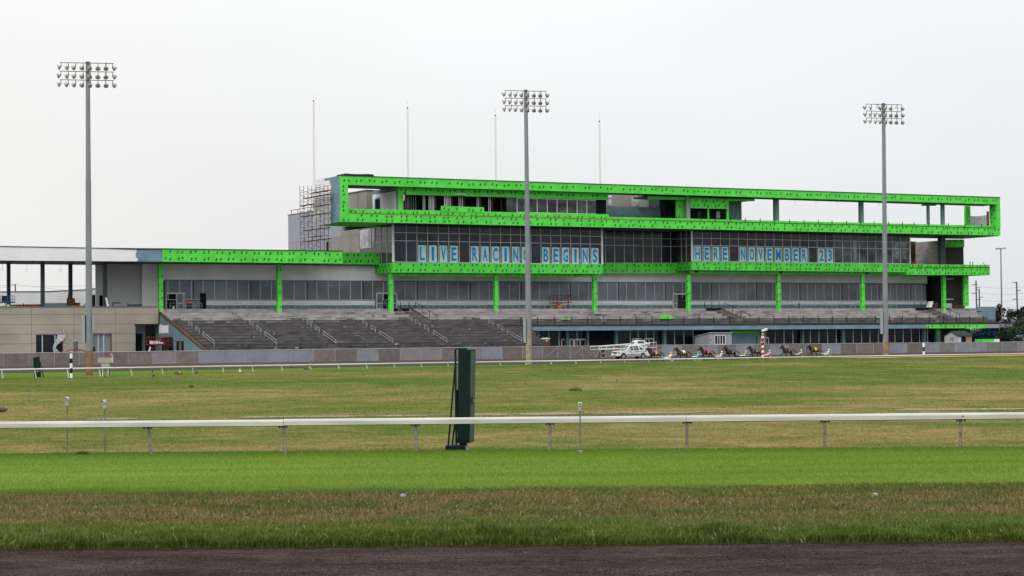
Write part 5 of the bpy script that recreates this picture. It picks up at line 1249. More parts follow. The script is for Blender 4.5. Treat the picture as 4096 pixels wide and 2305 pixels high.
def mast(xb, yb, xt, yt, Y, label, base, arm):
    global LAMP
    B = at(xb, yb, Y); T = at(xt, yt, Y); zb = B.z
    t = thing('floodlight_mast', label, 'floodlight mast', (B.x, Y, zb), 0, 'floodlight masts along the far rail')
    H = T.z - zb; r0, r1 = .37, .205
    def rad(z): return r0 + (r1 - r0) * z / H
    mb = MB(); x0 = B.x; lean = T.x - B.x
    hs = [2.6 if base == 'red' else (3.9 if base == 'tan' else 2.2), H * .36, H * .62, H]; hs = sorted(hs); z0 = hs[0] if base else 0
    zz = z0
    for h in hs[1:]:
        mb.tube((x0 + lean * zz / H, Y, zb + zz), (x0 + lean * h / H, Y, zb + h), rad(zz), 20, rad(h) + .015); zz = h
    mb.build('pole', MASTP, t, smooth=True)
    mb = MB(); mb.tube((x0, Y, zb - .8), (x0 + lean * z0 / H, Y, zb + z0), rad(0) + .005, 20, rad(z0) + .005); mb.build('pole_base', MASTR if base == 'red' else (MASTB if base == 'tan' else mat('mast_rust_base', (.30, .20, .115), .8, .3, 1.5)), t, smooth=True)
    mb = MB(); mb.tube((T.x, Y, T.z), (T.x, Y, T.z + .06), .25, 16); mb.build('pole_cap', SCAFF, t)
    s = FPX / Y
    if LAMP is None: LAMP = lamp_proto(); first = True
    else: first = False
    xl, xr = -2.08 * 1.0, 2.08
    dirx, diry = .985, .17
    for row in range(3):
        z = T.z - .10 - .90 * row
        a = Vector((T.x - arm * dirx, Y - .36, z + .06)); b = Vector((T.x + arm * dirx * .98, Y - .30, z - .09))
        mb = MB(); mb.box(0, 0, 0, 0, 0, 0) if False else mb.prism([(a.x, a.y - .035, a.z - .035), (a.x, a.y + .035, a.z - .035), (a.x, a.y + .035, a.z + .035), (a.x, a.y - .035, a.z + .035)], [(b.x, b.y - .035, b.z - .035), (b.x, b.y + .035, b.z - .035), (b.x, b.y + .035, b.z + .035), (b.x, b.y - .035, b.z + .035)]); mb.build('crossbar', SCAFF, t)
        for k in range(8):
            f = k / 7; p = a + (b - a) * (.01 + .975 * f)
            if first and row == 0 and k == 0: L = LAMP; L.parent = t
            else: L = copy_tree(LAMP, t)
            az = math.pi * (1.02 - .62 * f) + random.uniform(-.06, .06) - (.5 if k == 7 else 0); tilt = .38 + random.uniform(-.05, .12)
            if base == 'rust' and row == 0 and k in (2, 6): tilt = 1.45
            L.location = p - wloc(t) + Vector((0, 0, -.04)); L.rotation_euler = (0, tilt, az); L.scale = (.60, .60, .60)
    for q in (-.68, .70):
        x = T.x + arm * q; mb = MB(); mb.tube((x, Y - .40, T.z - 2.05), (x, Y - .40, T.z - .06), .022, 6); mb.build('hanger', SCAFF, t)
    return t, B, rad
t1, B1, rd = mast(357, 1504, 351, 250, 209, 'tall grey floodlight mast with a red stained base, left of the concrete seating', 'red', 2.88)
t2, B2, _ = mast(2116, 1464, 2103, 362, 241, 'floodlight mast in front of the seating, hiding part of the word RACING', 'tan', 2.60)
t3, B3, _ = mast(3543, 1433, 3534, 416, 260, 'floodlight mast on bare earth by the HERE NOVEMBER windows, right of the horses', 'rust', 2.44)
for t, Y, x0, x1, y0, y1, m in ((t1, 209, 330, 342, 1262, 1370, GREYP), (t2, 241, 2093, 2103.5, 1274, 1371, GREYP), (t3, 260, 3521, 3531, 1247, 1336, GREYP)):
    a, b = at(x0, y0, Y), at(x1, y1, Y); mb = MB(); mb.box(a.x, b.x + .02, Y - .35, Y + .35, b.z, a.z); cb = mb.build('control_box', m, t)
    mb = MB(); mb.box(b.x + .021, b.x + .09, Y - .25, Y + .35, b.z + .05, a.z - .05); mb.build('box_door', BLACK, cb)
a = at(372, 1262, 209); b = at(375, 1325, 209); mb = MB(); mb.box(a.x - .05, a.x + .13, 208.8, 209.2, b.z, a.z); mb.build('control_box', GREYP, t1)

# ------------------------------------------------------------------ furlong markers and trackside boxes
def marker(x, ybot, ytop, wpx, bands, ball, label, name='marker_pole', z=None):
    Yr = None
    p = on_ground(x, ybot, 0) if z is None else at(x, ybot, z)
    s = p.y / FPX; top = at(x, ytop, p.y).z; r = wpx * s / 2
    t = thing(name, label, 'marker pole', (p.x, p.y, p.z), 0, 'striped distance markers'); n = len(bands); zz = np.linspace(p.z, top, n + 1)
    for i, m in enumerate(bands):
        mb = MB(); mb.lathe((p.x, p.y, 0), [(r, zz[i]), (r, zz[i + 1])], 14); mb.build('band', m, t, smooth=True)
    if ball:
        mb = MB(); rb = ball * s / 2; c = top + rb * 1.1; mb.lathe((p.x, p.y, c), [(max(.005, rb * math.cos(a)), rb * math.sin(a)) for a in np.linspace(-1.5, 1.5, 9)], 14); mb.build('ball', GOLD, t, smooth=True)
        mb = MB(); mb.tube((p.x, p.y, top), (p.x, p.y, c), r * .3, 6); mb.build('spike', BLACK, t)
    return t, p, s
marker(285, 1513, 1414.5, 11, [WPAINT, GREENP, WPAINT, GREENP, WPAINT], 11, 'green and white striped marker pole beside the tall left mast')
tm, pm, s_ = marker(3051.5, 1430, 1344, 10.2, [WPAINT, RED, WPAINT, RED, WPAINT, RED, WPAINT, RED, WPAINT], 11, 'red and white striped marker pole among the racing horses', z=246)
me = text_mesh('S', .62, .004, .02); me.materials.append(BLACK)
o = bpy.data.objects.new('painted_letter', me); COL.objects.link(o); o.parent = tm; o.rotation_euler = (math.pi / 2, 0, 0); o.location = (0, -.185, (1430 - 1375) * s_ - .02)
marker(3695.5, 1439, 1372, 8.5, [BLACK, WPAINT, BLACK, WPAINT], 0, 'black and white striped marker pole on the right', z=243)
# dark green cabinet leaning by the far rail
def fcab():
    p = on_ground(148, 1510); s = p.y / FPX; Y = p.y
    t = thing('equipment_cabinet', 'small dark green cabinet leaning with a prop by the far rail', 'cabinet', (p.x, Y, 0))
    def q(x, y, d=0): return at(x, y, Y + d)
    a = [q(136, 1513), q(150.5, 1513.5), q(150, 1513.5, .7), q(136, 1513, .7)]; b = [q(132.5, 1431), q(146, 1430), q(146, 1430, .7), q(132.5, 1431, .7)]
    mb = MB(); mb.prism(a, b); mb.build('cabinet_body', GREENP, t)
    a = [q(150.6, 1514), q(165, 1512.5), q(165, 1512.5, .6), q(150.6, 1513, .6)]; b = [q(146.2, 1427.5), q(158, 1427.5), q(158, 1427.5, .6), q(146.2, 1427.5, .6)]
    mb = MB(); mb.prism(a, b); mb.build('cabinet_door', GREENP, t)
    mb = MB(); mb.tube(q(161, 1450, .2), q(175, 1511, .2), .06, 6); mb.build('prop', BLACK, t)
    c = q(151, 1486, -.03); mb = MB(); mb.box(c.x - .1, c.x + .12, c.y - .02, c.y, c.z - .04, c.z + .04); mb.build('handle', STEEL, t)
fcab()
def tote():
    Y = on_ground(410, 1508).y; q = lambda x, y: at(x, y, Y)
    t = thing('signal_box', 'beige signal box on legs with a red beacon, right of the tall left mast', 'signal box', (q(420, 1508).x, Y, 0)); c = mat('beige_box', (.33, .31, .26), .6, .08, 2)
    a, b = q(391, 1432), q(449, 1452); mb = MB(); mb.box(a.x, b.x, Y, Y + .7, b.z, a.z); mb.build('display_housing', c, t, bevel=.02)
    a, b = q(404, 1452.5), q(437, 1473); mb = MB(); mb.box(a.x, b.x, Y + .05, Y + .6, b.z, a.z - .005); mb.build('lower_housing', c, t, bevel=.02)
    for x in (404.5, 408.5, 431, 434.5):
        a, b = q(x, 1473), q(x + .4, 1508); mb = MB(); mb.tube((a.x, Y + .2, a.z), (b.x, Y + .2, -.05), .045, 6); mb.build('leg', WPAINT if x in (408.5, 431) else BLACK, t)
    a, b = q(448.5, 1431.5), q(448.5, 1450); mb = MB(); mb.tube((a.x + .02, Y - .03, b.z), (a.x + .02, Y - .03, a.z + .3), .03, 6); mb.build('beacon_stem', WPAINT, t)
    z = q(446, 1421).z; x = q(446, 1421).x; mb = MB(); mb.lathe((x, Y - .03, z), [(.13, -.0), (.14, .05)], 12); mb.build('beacon_base', WPAINT, t)
    mb = MB(); mb.lathe((x, Y - .03, z + .05), [(.125, 0), (.12, .1), (.07, .17), (.01, .18)], 12); mb.build('beacon', RED, t, smooth=True)
tote()
def small_marker(x, y, label):
    p = on_ground(x, y); t = thing('track_cone', label, 'cone', (p.x, p.y, 0), 0, 'small track cones'); mb = MB(); mb.lathe((p.x, p.y, 0), [(.12, 0), (.11, .22)], 10); mb.build('base', WPAINT, t); mb = MB(); mb.lathe((p.x, p.y, .22), [(.12, 0), (.12, .16), (.06, .18)], 10); mb.build('cap', ORANGE, t)
small_marker(960, 1487, 'small orange and white cone in the far turf between the geese')
p = at(3099, 1437, 240); t = thing('track_cone', 'small orange cone in the grass right of the red striped marker', 'cone', p, 0, 'small track cones'); mb = MB(); mb.lathe(p, [(.16, -.1), (.05, .22)], 10); mb.build('cap', ORANGE, t)
p = at(2893.5, 1450, 228); t = thing('stake', 'thin dark stake at the far rail below the horses', 'stake', p); mb = MB(); mb.tube(p - Vector((0, 0, .2)), at(2893.5, 1432, 228), .05, 6); mb.build('stake_post', BLACK, t)
for x, y0, y1, lab in ((709, 1515, 1552, 'thin grey stake in the infield below the geese'), (115, 1558, 1608, 'faint thin stake in the grass on the far left'), (2467, 1518, 1545, 'faint thin stake in the infield grass right of centre')):
    p = on_ground(x, y1); q = at(x, y0, p.y); mb = MB(); mb.tube((p.x, p.y, -.02), (q.x, p.y, q.z), .022 if x > 300 else .012, 6); mb.box(q.x - .06, q.x + .06, p.y - .01, p.y + .01, q.z - .1, q.z + .02); tag(mb.build('stake', mat('grey_pipe', (.15, .135, .13), .6)), lab, 'stake', 'thin stakes in the infield')
# a floodlight box on a thin pole behind the marker
u, z = UZ(3056, 1326, V_FENCE + 1); t = thing('security_light', 'white box light on a thin pole behind the red striped marker', 'light', WP(u, V_FENCE + 1, 0)); mb = fmb(); mb.tube((u, V_FENCE + 1, 0), (u, V_FENCE + 1, z), .05, 6); mb.build('pole', STEEL, t)
mb = fmb(); mb.prism([(u - .5, V_FENCE + .6, z - .05), (u + .55, V_FENCE + .6, z + .25), (u + .55, V_FENCE + .6, z + .6), (u - .5, V_FENCE + .6, z + .25)], [(u - .5, V_FENCE + 1.2, z - .05), (u + .55, V_FENCE + 1.2, z + .25), (u + .55, V_FENCE + 1.2, z + .6), (u - .5, V_FENCE + 1.2, z + .25)]); mb.build('lamp_housing', WPAINT, t)

# ------------------------------------------------------------------ skinned bodies
def skin(name, nodes, edges, mats, parent=None, matf=None, loc=(0, 0, 0), root=0, sub=1):
    me = bpy.data.meshes.new(name); me.from_pydata([n[:3] for n in nodes], edges, [])
    o = bpy.data.objects.new(name, me); COL.objects.link(o)
    o.modifiers.new('skin', 'SKIN'); s = o.modifiers.new('sub', 'SUBSURF'); s.levels = sub; s.render_levels = sub
    sv = me.skin_vertices[0].data
    for i, n in enumerate(nodes):
        r = n[3]; sv[i].radius = (r, r) if not isinstance(r, tuple) else r; sv[i].use_root = (i == root)
    bpy.context.view_layer.update()
    me2 = bpy.data.meshes.new_from_object(o.evaluated_get(bpy.context.evaluated_depsgraph_get()))
    bpy.data.objects.remove(o); bpy.data.meshes.remove(me); me2.name = name
    me2.materials.clear()
    for m in mats: me2.materials.append(m)
    if matf:
        for p in me2.polygons: p.material_index = matf(p.center)
    me2.polygons.foreach_set('use_smooth', [True] * len(me2.polygons))
    o = bpy.data.objects.new(name, me2); COL.objects.link(o); o.parent = parent; o.location = loc; return o

# ------------------------------------------------------------------ geese
GB = mat('goose_back', (.10, .075, .055), .8, .2, 20); GBr = mat('goose_breast', (.30, .25, .19), .8, .12, 15); GK = mat('goose_black', (.015, .014, .014), .7)
def goose(x, y, hpx, rz, pose, label, zoff=0.0):
    p = on_ground(x, y, zoff); t = thing('goose', label, 'goose', (p.x, p.y, zoff), rz, 'geese grazing by the far rail')
    if pose == 'up': nk = [(-.22, 0, .48, .07), (-.27, 0, .64, .045), (-.26, 0, .80, .04), (-.29, 0, .88, .05), (-.37, 0, .87, .02)]
    elif pose == 'feed': nk = [(-.25, 0, .36, .07), (-.36, 0, .34, .045), (-.43, 0, .20, .04), (-.46, 0, .10, .048), (-.50, 0, .04, .02)]
    else: nk = [(-.22, 0, .46, .07), (-.28, 0, .54, .05), (-.30, 0, .62, .045), (-.34, 0, .68, .05), (-.42, 0, .67, .02)]
    nodes = [(0, 0, .34, .17), (-.16, 0, .38, .14), (.18, 0, .34, .14), (.36, 0, .33, .07), (.48, 0, .33, .03)] + nk + [(.02, .06, .18, .045), (.02, .06, .02, .015), (-.06, .06, .01, .02), (.02, -.06, .18, .045), (.02, -.06, .02, .015), (-.06, -.06, .01, .02)]
    edges = [(0, 1), (0, 2), (2, 3), (3, 4), (1, 5), (5, 6), (6, 7), (7, 8), (8, 9), (0, 10), (10, 11), (11, 12), (0, 13), (13, 14), (14, 15)]
    hd = Vector(nk[1][:3])
    def mf(c):
        if c.x < -.24 and (c.z > .52 if pose != 'feed' else True): return 2
        if c.z < .16 and pose != 'feed': return 2
        if c.x < -.08 or c.z < .27: return 1
        return 0
    skin('body', nodes, edges, [GB, GBr, GK], t, mf)
    mb = MB(); h = nk[3]; mb.lathe((h[0] + .01, 0, h[2] - .015), [(.02, -.056), (.035, 0), (.02, .056)], 8, axis='y'); mb.build('cheek_patch', WPAINT, t, world=False)
    mb = MB(); mb.prism([(.05, -.12, .42), (.4, -.05, .36), (.4, .05, .36), (.05, .12, .42)], [(.05, -.06, .50), (.5, -.02, .38), (.5, .02, .38), (.05, .06, .50)]); mb.build('wings', GB, t, world=False)
goose(613, 1512, 30, 1.4, 'up', 'upright goose with raised neck seen from the front, leftmost of the geese')
goose(714, 1507, 20, 2.9, 'feed', 'goose bent down feeding in the grass')
goose(781, 1502, 18, 1.2, 'low', 'goose with drawn in neck standing near a rail post')
goose(1166, 1489, 16, 1.6, 'up', 'goose half hidden in the grass with only its neck showing', -.42)
goose(1232, 1487, 22, 3.1, 'up', 'goose facing right with raised neck near the green cabinet')
p = on_ground(10, 1657); t = thing('goose', 'dark feeding goose at the left edge of the infield', 'goose', (p.x - .1, p.y, 0), 0, 'geese grazing by the far rail')
skin('body', [(0, 0, .22, .15), (-.16, 0, .24, .12), (.2, 0, .2, .1), (.34, 0, .18, .04), (-.3, 0, .2, .05), (-.4, 0, .08, .04)], [(0, 1), (0, 2), (2, 3), (1, 4), (4, 5)], [GB], t)

# ------------------------------------------------------------------ horses, sulkies and drivers
HEAD = math.atan2(-UD.y, -UD.x)             # heading: back along the track, toward the left
HC = {'bay': mat('bay_coat', (.032, .011, .008), .5, .3, 2.0), 'dark': mat('dark_bay_coat', (.020, .010, .009), .5, .3, 2.0), 'black': mat('black_coat', (.011, .009, .010), .5, .3, 2.0), 'chest': mat('chestnut_coat', (.050, .016, .009), .5, .3, 2.0)}
HAIR = mat('black_mane', (.008, .007, .007), .7)
def horse(x, yh, Y, coat, pad, padtxt, txtcol, plume, ph, label, sc=1.0):
    p = at(x, yh, Y); t = thing('race_horse', label, 'horse', (p.x, p.y, track_z(p)), HEAD - math.pi, 'horses racing in harness'); t.scale = (sc, sc, sc)
    a = ph
    nodes = [(.52, 0, 1.27, .295), (.15, 0, 1.22, .30), (-.2, 0, 1.20, .315), (-.5, 0, 1.22, .305), (-.72, 0, 1.22, .19),
             (-.82, 0, 1.46, .19), (-1.0, 0, 1.70, .145), (-1.12, 0, 1.90, .105), (-1.28, 0, 1.78, .10), (-1.48, 0, 1.55, .06),
             (-1.06, .07, 2.05, .028), (-1.06, -.07, 2.05, .028)]
    edges = [(0, 1), (1, 2), (2, 3), (3, 4), (4, 5), (5, 6), (6, 7), (7, 8), (8, 9), (7, 10), (7, 11)]
    def leg(root, pts):
        k = root
        for q in pts: nodes.append(q); edges.append((k, len(nodes) - 1)); k = len(nodes) - 1
    # trot: diagonal pairs together
    for side_, fwd in ((1, a), (-1, 1 - a)):
        y = .15 * side_
        if fwd > .5: leg(0, [(.60, y, 1.08, .17), (.42, y, .80, .115), (.58, y, .50, .062), (.30, y, .26, .04), (.16, y, .12, .045), (.06, y, .05, .05)])
        else: leg(0, [(.66, y, 1.05, .17), (.72, y, .78, .11), (1.02, y, .56, .062), (1.16, y, .28, .04), (1.28, y, .22, .045), (1.36, y, .16, .045)])
    for side_, fwd in ((1, 1 - a), (-1, a)):
        y = .14 * side_
        if fwd > .5: leg(3, [(-.60, y, 1.0, .13), (-.82, y, .82, .085), (-1.14, y, .70, .055), (-1.20, y, .42, .038), (-1.10, y, .30, .042), (-1.06, y, .24, .045)])
        else: leg(3, [(-.52, y, .98, .13), (-.44, y, .72, .085), (-.34, y, .48, .055), (-.18, y, .24, .038), (-.10, y, .10, .042), (-.16, y, .05, .045)])
    skin('body', nodes, edges, [HC[coat], HAIR], t, lambda c: 1 if c.z < .45 else 0)
    mb = MB()
    for k in range(6):
        f = k / 5; q = Vector((-1.02 + .42 * f, 0, 1.98 - .46 * f)); q2 = Vector((-1.02 + .42 * (f + .2), 0, 1.98 - .46 * (f + .2)))
        mb.prism([(q.x, -.05, q.z - .03), (q.x, .05, q.z - .03), (q.x + .12, .03, q.z + .05 + .04 * (k % 2)), (q.x + .12, -.03, q.z + .05 + .04 * (k % 2))], [(q2.x, -.06, q2.z - .05), (q2.x, .06, q2.z - .05), (q2.x + .12, .03, q2.z + .04), (q2.x + .12, -.03, q2.z + .04)])
    mb.build('mane', HAIR, t, world=False)
    skin('tail', [(.74, 0, 1.36, .06), (.92, 0, 1.36, .07), (1.16, 0, 1.20, .08), (1.42, 0, 1.0, .06), (1.6, 0, .9, .025)], [(0, 1), (1, 2), (2, 3), (3, 4)], [HAIR], t)
    mb = MB(); ys = [(.33, 1.12), (.345, 1.24), (.31, 1.40), (.18, 1.52), (0, 1.555), (-.18, 1.52), (-.31, 1.40), (-.345, 1.24), (-.33, 1.12)]
    for k in range(len(ys) - 1):
        (y0, z0), (y1, z1) = ys[k], ys[k + 1]; mb.face([(-.16, y0, z0), (.20, y0, z0), (.20, y1, z1), (-.16, y1, z1)])
    sp_ = mb.build('saddle_pad', pad, t, world=False, fix=False); sp_.modifiers.new('t', 'SOLIDIFY').thickness = .02
    me = text_mesh(padtxt, .30, .004, .01); me.materials.append(txtcol); o = bpy.data.objects.new('number', me); COL.objects.link(o); o.parent = sp_; o.rotation_euler = (math.pi / 2, 0, 0); o.location = (.02, -.365, 1.13)
    mb = MB(); mb.tube((-1.1, 0, 2.0), (-1.1, 0, 2.16), .03, 6, .04); mb.build('head_number', plume, t, world=False)
    mb = MB(); mb.tube((-1.16, 0, 1.70), (-1.0, 0, 1.98), .135, 12, .13); mb.tube((-1.40, 0, 1.50), (-1.36, 0, 1.56), .085, 10); mb.build('bridle', BLACK, t, world=False)
    mb = MB(); mb.lathe((-.05, 0, 1.22), [(.345, -.035), (.345, .035)], 20, axis='x'); mb.build('girth', BLACK, t, world=False)
    return t
SKINC = mat('skin_tone', (.42, .24, .17), .6)
def driver(horse_obj, off, shirt, shirt2, pants, helmet, label, sulky_col, slabel, sc=1.0):
    L = horse_obj.location; R = horse_obj.rotation_euler.z
    fwd = Vector((math.cos(R), math.sin(R), 0)) * -1.0          # local -x is ahead
    base = L - fwd * off
    t = thing('sulky', slabel, 'sulky', base, R, 'racing sulkies')
    for y in (-.62, .62):
        mb = MB(); mb.lathe((0, y, .34), [(.33, -.02), (.345, -.012), (.345, .012), (.33, .02)], 20, axis='y'); wh = mb.build('wheel', mat('wheel_disc', (.28, .28, .29), .5), t, world=False)
        mb = MB()
        for k in range(14):
            a0, a1 = k * 2 * math.pi / 14, (k + 1) * 2 * math.pi / 14
            mb.tube((.34 * math.cos(a0), y, .34 + .34 * math.sin(a0)), (.34 * math.cos(a1), y, .34 + .34 * math.sin(a1)), .028, 5)
        mb.build('tyre', RUBBER, wh, world=False)
    for y in (-.42, .42):
        mb = MB(); mb.tube((.05, y, .62), (-1.1, y, .78), .028, 6); mb.tube((-1.1, y, .78), (-2.55, y * .95, 1.12), .025, 6, .018); mb.tube((.05, y, .62), (.0, y * 1.5, .34), .025, 6); mb.build('shaft', sulky_col if sulky_col in (WPAINT, REDC) and off > 2.3 else BLACK, t, world=False)
    mb = MB(); mb.tube((.05, -.62, .60), (.05, .62, .60), .03, 6); mb.build('axle_arch', sulky_col, t, world=False)
    mb = MB(); mb.lathe((.02, 0, .66), [(.02, 0), (.2, .02), (.23, .07), (.19, .09), (.02, .06)], 12); mb.build('seat', BLACK, t, world=False)
    d = thing('person', label, 'person', base, R, 'sulky drivers'); d.scale = (1, 1, .86); t.scale = (1, 1, .88)
    nodes = [(.02, 0, .82, .15), (.16, 0, 1.02, .15), (.30, 0, 1.24, .155), (.34, 0, 1.38, .06), (.32, 0, 1.50, .085), (.30, 0, 1.58, .085),
             (.02, .12, .80, .11), (-.42, .22, .86, .085), (-.86, .26, .80, .055), (-.98, .27, .84, .05),
             (.02, -.12, .80, .11), (-.42, -.22, .86, .085), (-.86, -.26, .80, .055), (-.98, -.27, .84, .05),
             (.29, .20, 1.24, .075), (.06, .26, 1.08, .055), (-.20, .16, 1.10, .042), (-.29, .13, 1.11, .04),
             (.29, -.20, 1.24, .075), (.06, -.26, 1.08, .055), (-.20, -.16, 1.10, .042), (-.29, -.13, 1.11, .04)]
    edges = [(0, 1), (1, 2), (2, 3), (3, 4), (4, 5), (0, 6), (6, 7), (7, 8), (8, 9), (0, 10), (10, 11), (11, 12), (12, 13), (2, 14), (14, 15), (15, 16), (16, 17), (2, 18), (18, 19), (19, 20), (20, 21)]
    def mf(c):
        if c.z > 1.36: return 3
        if c.x < -.22 and c.z > 1.0: return 3
        if c.x < -.8: return 4
        if c.z > .96 and c.x > -.25: return 1 if (c.x > .33 or abs(c.y) > .19) else 0
        return 2
    skin('body', nodes, edges, [shirt, shirt2, pants, SKINC, BLACK], d, mf)
    mb = MB(); mb.lathe((.31, 0, 1.54), [(.125, -.02), (.13, .04), (.115, .11), (.07, .16), (.01, .175)], 14); mb.build('helmet', helmet, d, world=False, smooth=True)
    return t, d
C = lambda n, c: mat(n, c, .6, .06, 4.0)
WHT, LBL, NAVY, PUR, YEL, PINK, GRN, REDC, ORNG = WPAINT, C('light_blue_silk', (.12, .38, .66)), C('navy_silk', (.015, .02, .12)), C('purple_silk', (.07, .03, .26)), C('yellow_silk', (.72, .52, .04)), C('pink_pad', (.62, .16, .15)), C('green_silk', (.015, .10, .06)), C('red_silk', (.55, .03, .03)), C('orange_silk', (.70, .34, .04))
Hs = [
 (2620, 1448, 277, 'dark', PINK, '7', WHT, BLACK, 1, 'dark bay race horse with a pink saddle pad right behind the white truck', 2.3, WHT, YEL, WHT, YEL, 'driver in white and yellow with a pale helmet behind the pink pad horse', WPAINT),
 (2731, 1446, 283, 'chest', WHT, '3', BLACK, WHT, 0, 'brown race horse with a white saddle pad numbered 3', 2.3, LBL, LBL, WHT, LBL, 'driver in light blue with a blue helmet behind the horse numbered 3', LBL),
 (2828, 1445, 288, 'dark', REDC, '1', WHT, BLACK, 1, 'dark race horse with a red saddle pad numbered 1', 2.25, WHT, NAVY, WHT, WHT, 'driver in white and navy behind the red pad horse', REDC),
 (2925, 1442, 295, 'black', NAVY, '2', WHT, BLACK, 0, 'black race horse with a navy saddle pad numbered 2', 2.3, ORNG, GRN, WHT, YEL, 'driver in orange and white lying low behind the black horse', GRN),
 (3022, 1439, 302, 'bay', GRN, '4', WHT, WHT, 1, 'brown race horse with a dark green pad beside the red striped marker', 2.25, REDC, WHT, WHT, WHT, 'driver in red and white just right of the red striped marker', REDC),
 (3152, 1437, 309, 'bay', BLACK, '5', WHT, BLACK, 0, 'brown race horse with a black saddle pad, second from the last in line', 2.2, PUR, WHT, WHT, WHT, 'driver in purple and white behind the black pad horse', NAVY),
 (3259, 1436, 316, 'dark', YEL, '6', BLACK, WHT, 1, 'dark race horse with a yellow saddle pad, last in the line', 2.45, WHT, PUR, WHT, WHT, 'driver in white and lilac at the rear of the race', WHT)]
for i, (x, y, Y, coat, pad, tx, tc_, pl, ph, lab, off, s1, s2, pt, hm, dl, sc_) in enumerate(Hs):
    h = horse(x, y, Y, coat, pad, tx, tc_, pl, ph, lab, 1.06)
    driver(h, off * 1.03, s1, s2, pt, hm, dl, sc_, 'light two wheeled sulky of the ' + dl.split('driver in ')[1].split(' with')[0].split(' behind')[0].split(' lying')[0].split(' just')[0].split(' at the')[0] + ' driver, number ' + ['seven', 'three', 'one', 'two', 'four', 'five', 'six'][i])

# ------------------------------------------------------------------ starting gate truck
TR = thing('starting_gate_truck', 'white pickup truck carrying long folded starting gate arms ahead of the horses', 'truck', (0, 0, 0))
Yt = 330.0; p = at(2523, 1437, Yt); TR.location = (p.x, p.y, track_z(p)); TR.rotation_euler.z = HEAD - math.pi - math.radians(2); TR.scale = (1.09, 1.05, 1.19)
TW = mat('truck_white', (.74, .74, .76), .28, .03, 1.0, spec=.5); TG = mat('truck_glass', (.012, .014, .018), .08, .3, 1.0, spec=.5)
CHR = mat('chrome', (.55, .55, .56), .25, .1, 3.0, metal=.8); TRIM = mat('grey_cladding_plastic', (.16, .15, .155), .6)
# local: front towards -x, x from -2.8 (nose) to 2.8 (tail), y half width 1.0
def wing_profile(arches=True):
    pts = [(-2.78, .62), (-2.80, .95), (-2.70, 1.12), (-1.35, 1.22), (2.72, 1.22), (2.80, 1.1), (2.80, .60)]
    def arch(cx, r=.50, n=9): return [(cx + r * math.cos(a), .40 + r * math.sin(a)) for a in np.linspace(0.25, math.pi - .25, n)]
    low = [(2.80, .48)] + arch(1.62) + [(1.1, .42), (-1.1, .42)] + arch(-1.78) + [(-2.6, .45)]
    return pts + low
mb = MB(); pr = wing_profile(); mb.prism([(x, -.99, z) for x, z in pr], [(x, .99, z) for x, z in pr]); mb.build('body', TW, TR, world=False)
mb = MB(); pr = [(-1.42, 1.21), (-.62, 1.86), (-.2, 1.93), (1.05, 1.93), (1.45, 1.85), (2.25, 1.24), (2.2, 1.215)]
lo = [(x, -.98 + .0, z) for x, z in pr]
mb.prism([(x, -.97 + (z - 1.2) * .22, z) for x, z in pr], [(x, .97 - (z - 1.2) * .22, z) for x, z in pr]); mb.build('cab', TW, TR, world=False)
def sidewin(pts, s):
    mb = MB(); mb.prism([(x, s * (.985 - (z - 1.2) * .22), z) for x, z in pts], [(x, s * (.94 - (z - 1.2) * .22), z) for x, z in pts]); mb.build('side_window', TG, TR, world=False)
for s in (-1, 1):
    sidewin([(-1.0, 1.27), (-.55, 1.78), (-.12, 1.82), (-.08, 1.27)], s); sidewin([(.02, 1.27), (.02, 1.82), (.78, 1.82), (.98, 1.27)], s); sidewin([(1.10, 1.30), (1.02, 1.76), (1.25, 1.74), (1.85, 1.30)], s)
mb = MB(); mb.prism([(-1.44, -.80, 1.26), (-1.44, .80, 1.26), (-.70, .70, 1.86), (-.70, -.70, 1.86)], [(-1.38, -.80, 1.22), (-1.38, .80, 1.22), (-.62, .70, 1.82), (-.62, -.70, 1.82)]); mb.build('windscreen', mat('windscreen_glass', (.14, .17, .17), .08, .2, 1.0, spec=.6), TR, world=False)
for cx in (-1.78, 1.62):
    for s in (-1, 1):
        mb = MB(); mb.lathe((cx, s * .86, .40), [(.2, -.13), (.38, -.13), (.405, -.08), (.405, .08), (.38, .13), (.2, .13)], 24, axis='y'); wh = mb.build('wheel', RUBBER, TR, world=False, smooth=True)
        mb = MB(); mb.lathe((cx, s * .99, .40), [(.05, -.02), (.25, -.02), (.25, .015), (.22, .0), (.05, .02)], 18, axis='y'); mb.build('rim', CHR, wh, world=False, smooth=True)
        mb = MB()
        for k in range(6):
            a = k * math.pi / 3; mb.tube((cx + .10 * math.cos(a), s * 1.008, .40 + .10 * math.sin(a)), (cx + .21 * math.cos(a), s * 1.008, .40 + .21 * math.sin(a)), .03, 4)
        mb.build('spokes', BLACK, wh, world=False)
